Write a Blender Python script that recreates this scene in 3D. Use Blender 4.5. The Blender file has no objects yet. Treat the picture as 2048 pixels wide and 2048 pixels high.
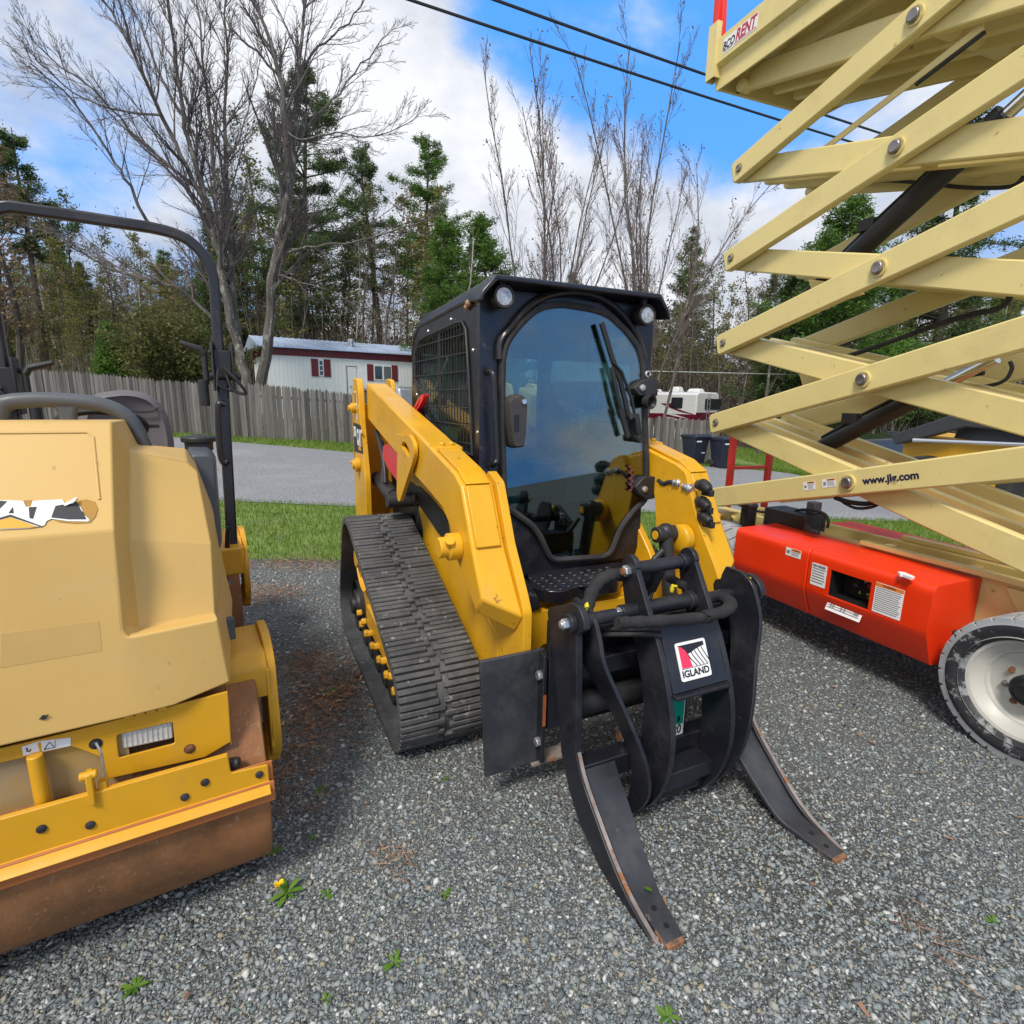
import bpy, bmesh, math, random
import numpy as np
from mathutils import Vector, Matrix
from mathutils.geometry import tessellate_polygon
R_=math.radians
sc=bpy.context.scene; COL=sc.collection
# ---------------------------------------------------------------- camera, sky, sun, exposure
CAMF,PITCH,ROLL,EYE=1090.0,R_(11.7),R_(-1.0),1.55
_fw=np.array([0,math.cos(PITCH),-math.sin(PITCH)]); _d0=np.array([0,-math.sin(PITCH),-math.cos(PITCH)]); _r0=np.array([1.,0,0])
_rt=math.cos(ROLL)*_r0+math.sin(ROLL)*_d0; _dn=-math.sin(ROLL)*_r0+math.cos(ROLL)*_d0
_O=np.array([0,0,EYE])
cd=bpy.data.cameras.new('camera'); cam=bpy.data.objects.new('camera',cd); COL.objects.link(cam)
cam.matrix_world=Matrix(((_rt[0],-_dn[0],-_fw[0],0),(_rt[1],-_dn[1],-_fw[1],0),(_rt[2],-_dn[2],-_fw[2],EYE),(0,0,0,1)))
cd.sensor_fit='HORIZONTAL'; cd.sensor_width=36; cd.lens=36*CAMF/2048; cd.clip_start=0.05; cd.clip_end=2000
sc.camera=cam
SUN_EL,SUN_AZ=52.0,200.0      # azimuth clockwise from +Y : behind and left of the camera
w=bpy.data.worlds.new('World'); sc.world=w; w.use_nodes=True
nt=w.node_tree; nt.nodes.clear(); N=nt.nodes.new; LK=nt.links.new
out=N('ShaderNodeOutputWorld'); bg=N('ShaderNodeBackground'); LK(bg.outputs[0],out.inputs[0])
sky=N('ShaderNodeTexSky'); sky.sky_type='NISHITA'; sky.sun_disc=False
sky.sun_elevation=R_(SUN_EL); sky.sun_rotation=R_(SUN_AZ); sky.air_density=1.0; sky.dust_density=0.35; sky.ozone_density=2.5
bg.inputs[1].default_value=0.13
tc=N('ShaderNodeTexCoord'); sp=N('ShaderNodeSeparateXYZ'); LK(tc.outputs['Generated'],sp.inputs[0])
def mth(op,a,b=None,c=None):
    n=N('ShaderNodeMath'); n.operation=op
    for i,v in enumerate((a,b,c)):
        if v is None: continue
        if isinstance(v,(int,float)): n.inputs[i].default_value=v
        else: LK(v,n.inputs[i])
    return n.outputs[0]
# heaped clouds by direction
mp=N('ShaderNodeMapping'); LK(tc.outputs['Generated'],mp.inputs[0]); mp.inputs['Location'].default_value=(3.1,1.7,0.4); mp.inputs['Scale'].default_value=(1,1,1.7)
n1=N('ShaderNodeTexNoise'); LK(mp.outputs[0],n1.inputs['Vector']); n1.inputs['Scale'].default_value=2.3; n1.inputs['Detail'].default_value=10; n1.inputs['Roughness'].default_value=0.55; n1.inputs['Distortion'].default_value=0.15
n2=N('ShaderNodeTexNoise'); LK(mp.outputs[0],n2.inputs['Vector']); n2.inputs['Scale'].default_value=2.9; n2.inputs['Detail'].default_value=7; n2.inputs['Roughness'].default_value=0.6
# an open blue gap in the cloud deck, high and a little right of the view, another behind the camera
def gap(vx,vy,vz,lo,hi):
    v=Vector((vx,vy,vz)).normalized()
    d=N('ShaderNodeVectorMath'); d.operation='DOT_PRODUCT'; LK(tc.outputs['Generated'],d.inputs[0]); d.inputs[1].default_value=v
    m=N('ShaderNodeMapRange'); m.interpolation_type='SMOOTHSTEP'; LK(d.outputs['Value'],m.inputs[0]); m.inputs[1].default_value=lo; m.inputs[2].default_value=hi
    return m.outputs[0]
g=mth('MAXIMUM',gap(0.27,1.12,0.86,0.93,0.988),mth('MULTIPLY',gap(0.85,-0.62,0.09,0.86,0.985),0.62))
g=mth('MAXIMUM',g,mth('MULTIPLY',gap(-.95,1,0.70,0.95,0.997),0.42))
cov=mth('SUBTRACT',mth('ADD',n1.outputs[0],0.03),mth('MULTIPLY',g,0.34))
cr=N('ShaderNodeMapRange'); cr.interpolation_type='SMOOTHSTEP'; LK(cov,cr.inputs[0]); cr.inputs[1].default_value=0.28; cr.inputs[2].default_value=0.49
cl=N('ShaderNodeMix'); cl.data_type='RGBA'; cmr=N('ShaderNodeMapRange'); LK(n2.outputs[0],cmr.inputs[0]); cmr.inputs[1].default_value=0.40; cmr.inputs[2].default_value=0.63
LK(cmr.outputs[0],cl.inputs[0]); cl.inputs[6].default_value=(2.5,2.75,3.25,1); cl.inputs[7].default_value=(4.35,4.45,4.65,1)
skb=N('ShaderNodeMix'); skb.data_type='RGBA'; skb.inputs[0].default_value=.82; LK(sky.outputs[0],skb.inputs[6]); skb.inputs[7].default_value=(0.40,1.95,5.2,1)
mx=N('ShaderNodeMix'); mx.data_type='RGBA'; LK(cr.outputs[0],mx.inputs[0]); LK(skb.outputs[2],mx.inputs[6]); LK(cl.outputs[2],mx.inputs[7]); LK(mx.outputs[2],bg.inputs[0])
sl=bpy.data.lights.new('sun','SUN'); sl.energy=2.0; sl.angle=R_(14); sl.color=(1,.94,.84)
so=bpy.data.objects.new('sun',sl); COL.objects.link(so)
_sd=Vector((math.sin(R_(SUN_AZ))*math.cos(R_(SUN_EL)),math.cos(R_(SUN_AZ))*math.cos(R_(SUN_EL)),math.sin(R_(SUN_EL))))
so.rotation_euler=_sd.to_track_quat('Z','Y').to_euler(); so.location=(-10,-10,30)
sc.view_settings.view_transform='Standard'; sc.view_settings.look='None'; sc.view_settings.exposure=0.80; sc.view_settings.gamma=1
# ---------------------------------------------------------------- measuring: a picture point on a known plane of a machine
def ray(x,y): return _fw+_rt*((x-1024)/CAMF)+_dn*((y-1024)/CAMF)
def on_plane(x,y,p0,n):
    d=ray(x,y); return _O+d*(np.dot(p0-_O,n)/np.dot(d,n))
def on_z(x,y,z=0.):
    d=ray(x,y); return _O+d*((z-EYE)/d[2])
def on_y(x,y,Y):
    d=ray(x,y); return _O+d*(Y/d[1])
class Frame:
    def __init__(s,ox,oy,deg):
        a=R_(deg); s.o=np.array([ox,oy,0.]); s.X=np.array([math.sin(a),-math.cos(a),0]); s.Y=np.array([math.cos(a),math.sin(a),0]); s.rz=math.atan2(s.X[1],s.X[0])
    def loc(s,p): q=p-s.o; return (float(q@s.X),float(q@s.Y),float(q[2]))
    def ax(s,x,y,X): return s.loc(on_plane(x,y,s.o+X*s.X,s.X))
    def ay(s,x,y,Y): return s.loc(on_plane(x,y,s.o+Y*s.Y,s.Y))
    def az(s,x,y,z): return s.loc(on_z(x,y,z))
ZM=dict(a=(0,350,3.22),b=(0,800,3.22),c=(0,1350,3.22),d=(640,950,2.972),e=(660,500,3.513),f=(950,520,3.22),g=(940,1020,2.927),h=(1050,1400,2.76),i=(1380,0,2.892),j=(1380,450,2.892),k=(1380,800,2.892),l=(1550,1100,3.864),m=(0,0,2.147),n=(700,0,2.415),o=(300,600,3.22),p=(1280,700,4.6),q=(1120,1080,6.44),r=(1300,1060,6.44),s=(1140,1350,5.084),t=(1380,0,5.682),w=(0,0,.9434),W=(0,0,1))
def P(k,x,y): a,b,s=ZM[k]; return a+x/s,b+y/s
def trX(F,k,pts,X): return [F.ax(*P(k,*p),X)[1:] for p in pts]           # -> (y,z)
def trY(F,k,pts,Y): return [(lambda v:(v[0],v[2]))(F.ay(*P(k,*p),Y)) for p in pts]   # -> (x,z)
# ---------------------------------------------------------------- mesh building
class MB:
    def __init__(s): s.v=[]; s.f=[]; s.m=[]; s.mi=0
    def add(s,vs,fs):
        b=len(s.v); s.v+=[tuple(map(float,v)) for v in vs]; s.f+=[tuple(i+b for i in f) for f in fs]; s.m+=[s.mi]*len(fs); return s
    def box(s,x0,x1,y0,y1,z0,z1): return s.loft([(x0,y0,z0),(x1,y0,z0),(x1,y1,z0),(x0,y1,z0)],[(x0,y0,z1),(x1,y0,z1),(x1,y1,z1),(x0,y1,z1)])
    def loft(s,*loops,cap=True,closed=True):
        n=len(loops[0]); vs=[]; fs=[]
        for L in loops: vs+=list(L)
        for k in range(len(loops)-1):
            for i in range(n if closed else n-1):
                j=(i+1)%n; fs.append((k*n+i,k*n+j,(k+1)*n+j,(k+1)*n+i))
        if cap and closed: fs.append(tuple(range(n))[::-1]); fs.append(tuple(range((len(loops)-1)*n,len(loops)*n)))
        return s.add(vs,fs)
    @staticmethod
    def _3(ax,p,t): return (t,p[0],p[1]) if ax=='x' else (p[0],t,p[1]) if ax=='y' else (p[0],p[1],t)
    def prism(s,poly,ax,a,b): return s.loft([s._3(ax,p,a) for p in poly],[s._3(ax,p,b) for p in poly])
    def plate(s,outer,holes,ax,a,b):
        loops=[outer]+list(holes); tri=tessellate_polygon([[Vector((p[0],p[1],0)) for p in L] for L in loops])
        pts=[p for L in loops for p in L]; n=len(pts)
        vs=[s._3(ax,p,a) for p in pts]+[s._3(ax,p,b) for p in pts]
        fs=[tuple(t) for t in tri]+[tuple(i+n for i in t) for t in tri]; k=0
        for L in loops:
            for i in range(len(L)): j=(i+1)%len(L); fs.append((k+i,k+j,n+k+j,n+k+i))
            k+=len(L)
        return s.add(vs,fs)
    def lathe(s,prof,p0,d,seg=24,cap=True):     # prof: (radius, distance along d)
        d=Vector(d).normalized(); u=d.orthogonal().normalized(); v=d.cross(u); p0=Vector(p0); loops=[]
        for r,t in prof: loops.append([p0+d*t+(u*math.cos(2*math.pi*i/seg)+v*math.sin(2*math.pi*i/seg))*r for i in range(seg)])
        return s.loft(*loops,cap=cap)
    def cyl(s,p0,p1,r,r1=None,seg=20): 
        d=Vector(p1)-Vector(p0); return s.lathe([(r,0),(r if r1 is None else r1,d.length)],p0,d,seg)
    def hexn(s,p,d,r,h): return s.lathe([(r,0),(r,h*.85),(r*.8,h)],p,d,6)
    def tube(s,pts,r,seg=10,sx=1.,up=None,cap=True):
        pts=[Vector(p) for p in pts]; n=len(pts); loops=[]; u=None
        for i in range(n):
            t=(pts[min(i+1,n-1)]-pts[max(i-1,0)]).normalized()
            if u is None: u=(Vector(up) if up else t.orthogonal())
            u=(u-t*u.dot(t)).normalized(); v=t.cross(u); rr=r[i] if isinstance(r,(list,tuple)) else r
            loops.append([pts[i]+(u*math.cos(2*math.pi*k/seg)+v*math.sin(2*math.pi*k/seg)*sx)*rr for k in range(seg)])
        return s.loft(*loops,cap=cap)
    def bar(s,pts,w,h,up=(0,0,1),closed=False):     # rectangular section swept along points; w across, h along up
        pts=[Vector(p) for p in pts]; n=len(pts); loops=[]; up=Vector(up)
        for i in range(n):
            a=pts[(i-1)%n] if closed or i>0 else pts[i]; b=pts[(i+1)%n] if closed or i<n-1 else pts[i]
            t=(b-a).normalized(); x=t.cross(up)
            x=x.normalized() if x.length>1e-6 else Vector((1,0,0)); u=x.cross(t).normalized()
            k=1.0
            if 0<i<n-1:
                c=(pts[i]-pts[i-1]).normalized().dot(t); k=1/max(c,.5)
            loops.append([pts[i]-x*w/2-u*h/2*k,pts[i]+x*w/2-u*h/2*k,pts[i]+x*w/2+u*h/2*k,pts[i]-x*w/2+u*h/2*k])
        if closed: loops.append(loops[0]); return s.loft(*loops,cap=False)
        return s.loft(*loops)
    def ball(s,c,r,seg=16,rings=10,sc=(1,1,1)):
        c=Vector(c); loops=[]
        for i in range(rings+1):
            a=math.pi*(i/rings); a=min(max(a,.02),math.pi-.02)
            loops.append([c+Vector((math.sin(a)*math.cos(2*math.pi*k/seg)*r*sc[0],math.sin(a)*math.sin(2*math.pi*k/seg)*r*sc[1],-math.cos(a)*r*sc[2])) for k in range(seg)])
        return s.loft(*loops)
    def obj(s,name,mat,parent=None,bevel=0.,ang=38,seg=2,flip=True,smooth=True):
        me=bpy.data.meshes.new(name); me.from_pydata(s.v,[],s.f)
        for mm in (mat if isinstance(mat,(list,tuple)) else [mat]): me.materials.append(mm)
        if max(s.m,default=0)>0: me.polygons.foreach_set('material_index',s.m)
        if flip:
            bm=bmesh.new(); bm.from_mesh(me); bmesh.ops.recalc_face_normals(bm,faces=bm.faces); bm.to_mesh(me); bm.free()
        if smooth:
            me.polygons.foreach_set('use_smooth',[True]*len(me.polygons)); me.set_sharp_from_angle(angle=R_(ang))
        o=bpy.data.objects.new(name,me); COL.objects.link(o)
        if parent: o.parent=parent
        if bevel:
            b=o.modifiers.new('edge','BEVEL'); b.width=bevel; b.segments=seg; b.limit_method='ANGLE'; b.angle_limit=R_(ang); b.harden_normals=False
        return o
def rnd(poly,r,n=4):       # round the corners of a 2-D outline
    o=[]; k=len(poly)
    for i in range(k):
        p=Vector(poly[i]); a=Vector(poly[i-1])-p; b=Vector(poly[(i+1)%k])-p
        rr=min(r,a.length*.45,b.length*.45); A=p+a.normalized()*rr; B=p+b.normalized()*rr
        for j in range(n+1):
            t=j/n; q=A*(1-t)**2+p*2*t*(1-t)+B*t*t; o.append(tuple(q))
    return o
def smooth(pts,n=6,closed=False):     # Catmull-Rom
    pts=[Vector(p) for p in pts]; k=len(pts); o=[]
    for i in range(k if closed else k-1):
        g=lambda j: pts[j%k] if closed else pts[min(max(j,0),k-1)]
        a,b,c,d=g(i-1),g(i),g(i+1),g(i+2)
        for j in range(n):
            t=j/n; o.append(.5*((2*b)+(c-a)*t+(2*a-5*b+4*c-d)*t*t+(3*b-a-3*c+d)*t**3))
    if not closed: o.append(pts[-1])
    return [tuple(p) for p in o]
def empty(name,label,cat,loc=(0,0,0),rz=0.,group=None):
    o=bpy.data.objects.new(name,None); COL.objects.link(o); o.location=loc; o.rotation_euler=(0,0,rz); o.empty_display_size=.3
    return tag(o,label,cat,group)
def tag(o,label=None,cat=None,group=None,kind=None):
    for k,v in (('label',label),('category',cat),('group',group),('kind',kind)):
        if v: o[k]=v
    return o
def copy_tree(o,parent=None):
    c=o.copy(); COL.objects.link(c)
    if parent: c.parent=parent
    for ch in list(o.children): copy_tree(ch,c)
    return c
def text(s,size,mat,parent,M,name='lettering',bold=0.,shear=0.,sx=1.,ex=.0008,align='CENTER'):
    cu=bpy.data.curves.new('t','FONT'); cu.body=s; cu.size=size; cu.extrude=ex; cu.offset=bold; cu.shear=shear; cu.align_x=align; cu.align_y='CENTER'
    to=bpy.data.objects.new('t',cu); COL.objects.link(to); dg=bpy.context.evaluated_depsgraph_get()
    me=bpy.data.meshes.new_from_object(to.evaluated_get(dg)); bpy.data.objects.remove(to); bpy.data.curves.remove(cu)
    me.transform(M@Matrix.Diagonal((sx,1,1,1))); me.materials.clear(); me.materials.append(mat); me.name=name
    o=bpy.data.objects.new(name,me); COL.objects.link(o); o.parent=parent; return o
def basis(o,r,u):       # matrix: origin, text direction, up
    r=Vector(r).normalized(); u=Vector(u); u=(u-r*u.dot(r)).normalized(); n=r.cross(u)
    return Matrix(((r.x,u.x,n.x,o[0]),(r.y,u.y,n.y,o[1]),(r.z,u.z,n.z,o[2]),(0,0,0,1)))
def quad_on(mb,M,pts,t=.0012):      # flat plate given in the plane of matrix M
    a=[M@Vector((p[0],p[1],0)) for p in pts]; b=[M@Vector((p[0],p[1],t)) for p in pts]; return mb.loft(a,b)
# ---------------------------------------------------------------- materials
def nodes(name):
    m=bpy.data.materials.new(name); m.use_nodes=True; t=m.node_tree; b=t.nodes['Principled BSDF']; return m,t,b
def lin(c): return tuple(x for x in c)
def mat(name,col,rough=.5,metal=0.,var=.12,vs=5.,spot=None,spot_amt=.0,spot_s=18.,bump=0.,bs=60.,coat=0.,spec=.5,rv=.15,dust=None,dust_amt=.3,dust_s=2.5,stretch=(1,1,1)):
    """painted / plain surface: two-scale colour variation, optional worn spots and dust blotches, optional grain bump"""
    m,t,b=nodes(name); n=t.nodes.new; l=t.links.new
    tc=n('ShaderNodeTexCoord'); mp=n('ShaderNodeMapping'); l(tc.outputs['Object'],mp.inputs[0]); mp.inputs['Scale'].default_value=stretch; V=mp.outputs[0]
    a=n('ShaderNodeTexNoise'); l(V,a.inputs['Vector']); a.inputs['Scale'].default_value=vs; a.inputs['Detail'].default_value=7; a.inputs['Roughness'].default_value=.65
    r=n('ShaderNodeMapRange'); l(a.outputs[0],r.inputs[0]); r.inputs[1].default_value=.3; r.inputs[2].default_value=.7; r.inputs[3].default_value=1-var; r.inputs[4].default_value=1+var
    x=n('ShaderNodeMix'); x.data_type='RGBA'; x.blend_type='MULTIPLY'; x.inputs[0].default_value=1; x.inputs[6].default_value=(*col,1); l(r.outputs[0],x.inputs[7]); C=x.outputs[2]
    def blotch(C,colr,amt,scale,soft,seed):
        q=n('ShaderNodeTexNoise'); q.noise_dimensions='4D'; q.inputs['W'].default_value=seed; l(V,q.inputs['Vector']); q.inputs['Scale'].default_value=scale; q.inputs['Detail'].default_value=9; q.inputs['Roughness'].default_value=.72
        k=n('ShaderNodeMapRange'); l(q.outputs[0],k.inputs[0]); k.inputs[1].default_value=1-amt; k.inputs[2].default_value=1-amt+soft
        y=n('ShaderNodeMix'); y.data_type='RGBA'; l(k.outputs[0],y.inputs[0]); l(C,y.inputs[6]); y.inputs[7].default_value=(*colr,1); return y.outputs[2],k.outputs[0]
    rr=n('ShaderNodeMapRange'); l(a.outputs[0],rr.inputs[0]); rr.inputs[1].default_value=.3; rr.inputs[2].default_value=.7; rr.inputs[3].default_value=max(rough-rv,.03); rr.inputs[4].default_value=min(rough+rv,1); RG=rr.outputs[0]
    if dust: C,k=blotch(C,dust,dust_amt,dust_s,.35,3.3); RG=_mx(t,k,RG,.85)
    if spot: C,k=blotch(C,spot,spot_amt,spot_s,.05,7.1); RG=_mx(t,k,RG,.8)
    l(C,b.inputs['Base Color']); l(RG,b.inputs['Roughness']); b.inputs['Metallic'].default_value=metal; b.inputs['Specular IOR Level'].default_value=spec; b.inputs['Coat Weight'].default_value=coat; b.inputs['Coat Roughness'].default_value=.12
    if bump:
        h=n('ShaderNodeTexNoise'); l(V,h.inputs['Vector']); h.inputs['Scale'].default_value=bs; h.inputs['Detail'].default_value=4
        u=n('ShaderNodeBump'); u.inputs['Strength'].default_value=bump; u.inputs['Distance'].default_value=.004; l(h.outputs[0],u.inputs['Height']); l(u.outputs[0],b.inputs['Normal'])
    return m
def _mx(t,k,a,v):
    y=t.nodes.new('ShaderNodeMix'); y.data_type='FLOAT'; t.links.new(k,y.inputs[0]); t.links.new(a,y.inputs[2]); y.inputs[3].default_value=v; return y.outputs[0]
def glass(name,tint,glossf=1.0):
    m=bpy.data.materials.new(name); m.use_nodes=True; t=m.node_tree; t.nodes.clear(); n=t.nodes.new; l=t.links.new
    o=n('ShaderNodeOutputMaterial'); tr=n('ShaderNodeBsdfTransparent'); tr.inputs[0].default_value=(*tint,1); gl=n('ShaderNodeBsdfGlossy'); gl.inputs['Roughness'].default_value=.015
    fr=n('ShaderNodeFresnel'); fr.inputs[0].default_value=1.55; mu=n('ShaderNodeMath'); mu.operation='MULTIPLY_ADD'; l(fr.outputs[0],mu.inputs[0]); mu.inputs[1].default_value=glossf; mu.inputs[2].default_value=.05*glossf; mu.use_clamp=True
    x=n('ShaderNodeMixShader'); l(mu.outputs[0],x.inputs[0]); l(tr.outputs[0],x.inputs[1]); l(gl.outputs[0],x.inputs[2]); l(x.outputs[0],o.inputs[0]); return m
YEL=mat('yellow_paint',(.70,.365,.012),.36,var=.07,vs=3,spot=(.20,.095,.02),spot_amt=.385,spot_s=24,dust=(.50,.27,.05),dust_amt=.50,dust_s=3,coat=.0)
YEL2=mat('roller_yellow_paint',(.64,.325,.012),.36,var=.07,vs=3,spot=(.10,.04,.02),spot_amt=.34,spot_s=28,dust=(.46,.26,.05),dust_amt=.47,dust_s=4,coat=.0)
BLK=mat('black_cab_paint',(.012,.012,.017),.34,var=.3,vs=4,spot=(.06,.055,.055),spot_amt=.39,spot_s=22,dust=(.055,.05,.05),dust_amt=.5,dust_s=3,coat=.1)
GRB=mat('black_grapple_paint',(.013,.014,.020),.42,var=.25,vs=4,spot=(.10,.09,.09),spot_amt=.345,spot_s=35,dust=(.045,.046,.05),dust_amt=.5,dust_s=5)
GRW=mat('worn_grapple_steel',(.028,.030,.038),.42,var=.25,vs=6,spot=(.13,.12,.11),spot_amt=.35,spot_s=18,dust=(.075,.077,.078),dust_amt=.53,dust_s=5)
EDGE=mat('scraped_edge_steel',(.22,.19,.18),.5,var=.4,vs=12,spot=(.26,.10,.035),spot_amt=.47,spot_s=22,dust=(.03,.03,.035),dust_amt=.42,dust_s=10)
RUB=mat('black_rubber',(.020,.020,.022),.72,var=.25,vs=7,dust=(.062,.062,.064),dust_amt=.56,dust_s=7,bump=.25,bs=90)
TRK=mat('track_rubber',(.060,.061,.065),.72,var=.3,vs=8,dust=(.15,.15,.148),dust_amt=.54,dust_s=6,spot=(.24,.235,.225),spot_amt=.41,spot_s=22,bump=.35,bs=70)
DKS=mat('dark_steel',(.030,.030,.033),.5,metal=.2,var=.3,vs=8,spot=(.2,.09,.04),spot_amt=.34,spot_s=14)
ZNC=mat('zinc_plated_steel',(.62,.63,.64),.32,metal=.85,var=.15,vs=30)
CHR=mat('chrome_rod',(.75,.76,.78),.12,metal=1,var=.05)
RST=mat('rusty_steel',(.20,.085,.035),.75,var=.35,vs=9,spot=(.32,.15,.06),spot_amt=.45,spot_s=30,bump=.2)
SLV=mat('hose_sleeve_fabric',(.016,.016,.018),.92,var=.3,vs=14,dust=(.04,.04,.042),dust_amt=.5,dust_s=9,bump=.5,bs=40)
PLB=mat('black_plastic',(.018,.018,.019),.5,var=.2,vs=10,dust=(.05,.047,.045),dust_amt=.45,dust_s=5)
PLG=mat('grey_plastic',(.075,.083,.095),.5,var=.12,vs=6,dust=(.13,.14,.15),dust_amt=.42,dust_s=4)
SEATM=mat('grey_seat_vinyl',(.125,.112,.118),.6,var=.1,vs=6,bump=.15,bs=120)
RED=mat('red_lock_paint',(.62,.022,.035),.4,var=.08)
WHT=mat('white_decal',(.80,.80,.80),.45,var=.05,vs=12)
BLD=mat('black_decal',(.012,.012,.014),.45,var=.1)
GLS=glass('cab_glass',(.58,.76,.74),1.7)
SGL=glass('side_glass',(.80,.90,.89),.7)
LENS=mat('lamp_lens',(.34,.35,.37),.08,var=.7,vs=45,coat=1.,spec=1)
# ================================================================ ground, road, grass
def sstep(a,b,x): t=np.clip((np.asarray(x,float)-a)/(b-a),0,1); return t*t*(3-2*t)
def zt(x,y):
    x=np.asarray(x,float); y=np.asarray(y,float)
    z=sstep(5.5,17,y)*np.clip(-.052*(x+5.5),-1.25,1.1)
    z=z+sstep(24,60,y)*np.where(x<0,1.6,.9)           # the wood stands on a gentle rise
    z=z-.10*np.exp(-((y-7.0)/1.1)**2)*sstep(-9,-6,x)*.0
    return z
def on_ground(px,py):
    z=0.
    for _ in range(40):
        p=on_z(px,py,z) if py>812 else on_y(px,py,30.); z=.5*z+.5*float(zt(p[0],p[1]))
    return p
def road_near(x): return 7.75-.03*x+.10*np.sin(x*.9)
def road_far(x): return 15.4-.10*x+.12*np.sin(x*.7+1)+4.3*sstep(.5,3.5,x)*(1-sstep(9,11.5,x))
def yard(x): return 4.55+.10*np.sin(x*2.1)+.16*np.sin(x*.7+2)+np.where(x>1.,.55*sstep(1,4,x),0)
def grid_obj(name,xs,ys,zf,mt,kind='structure'):
    X,Y=np.meshgrid(xs,ys); Z=zf(X,Y); v=np.stack([X,Y,Z],-1).reshape(-1,3); nx,ny=len(xs),len(ys)
    i=np.arange(nx*ny).reshape(ny,nx); f=np.stack([i[:-1,:-1],i[:-1,1:],i[1:,1:],i[1:,:-1]],-1).reshape(-1,4)
    return np_obj(name,v,f,mt,kind)
def np_obj(name,v,f,mt,kind=None,parent=None,smooth=False):
    v=np.ascontiguousarray(v,dtype=np.float32); f=np.ascontiguousarray(f,dtype=np.int32); k=f.shape[1]
    me=bpy.data.meshes.new(name); me.vertices.add(len(v)); me.vertices.foreach_set('co',v.ravel()); me.loops.add(f.size); me.loops.foreach_set('vertex_index',f.ravel())
    me.polygons.add(len(f)); me.polygons.foreach_set('loop_start',np.arange(0,f.size,k,dtype=np.int32)); me.polygons.foreach_set('loop_total',np.full(len(f),k,dtype=np.int32))
    if smooth: me.polygons.foreach_set('use_smooth',np.ones(len(f),dtype=bool))
    me.update(); me.validate(); me.materials.append(mt); o=bpy.data.objects.new(name,me); COL.objects.link(o)
    if parent: o.parent=parent
    if kind: o['kind']=kind
    return o
def ramp(t,stops):
    n=t.nodes.new('ShaderNodeValToRGB'); e=n.color_ramp.elements
    while len(e)<len(stops): e.new(.5)
    for q,(p,c) in zip(e,stops): q.position=p; q.color=(*c,1)
    return n
def island(name,stops,rough=.8,trans=0.,spec=.3):      # every loose piece gets its own tone
    m,t,b=nodes(name); g=t.nodes.new('ShaderNodeNewGeometry'); r=ramp(t,stops); t.links.new(g.outputs['Random Per Island'],r.inputs[0]); t.links.new(r.outputs[0],b.inputs['Base Color']); b.inputs['Roughness'].default_value=rough; b.inputs['Specular IOR Level'].default_value=spec
    if trans:
        tr=t.nodes.new('ShaderNodeBsdfTranslucent'); t.links.new(r.outputs[0],tr.inputs[0]); x=t.nodes.new('ShaderNodeMixShader'); x.inputs[0].default_value=trans; o=t.nodes['Material Output']; t.links.new(b.outputs[0],x.inputs[1]); t.links.new(tr.outputs[0],x.inputs[2]); t.links.new(x.outputs[0],o.inputs[0])
    return m
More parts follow.
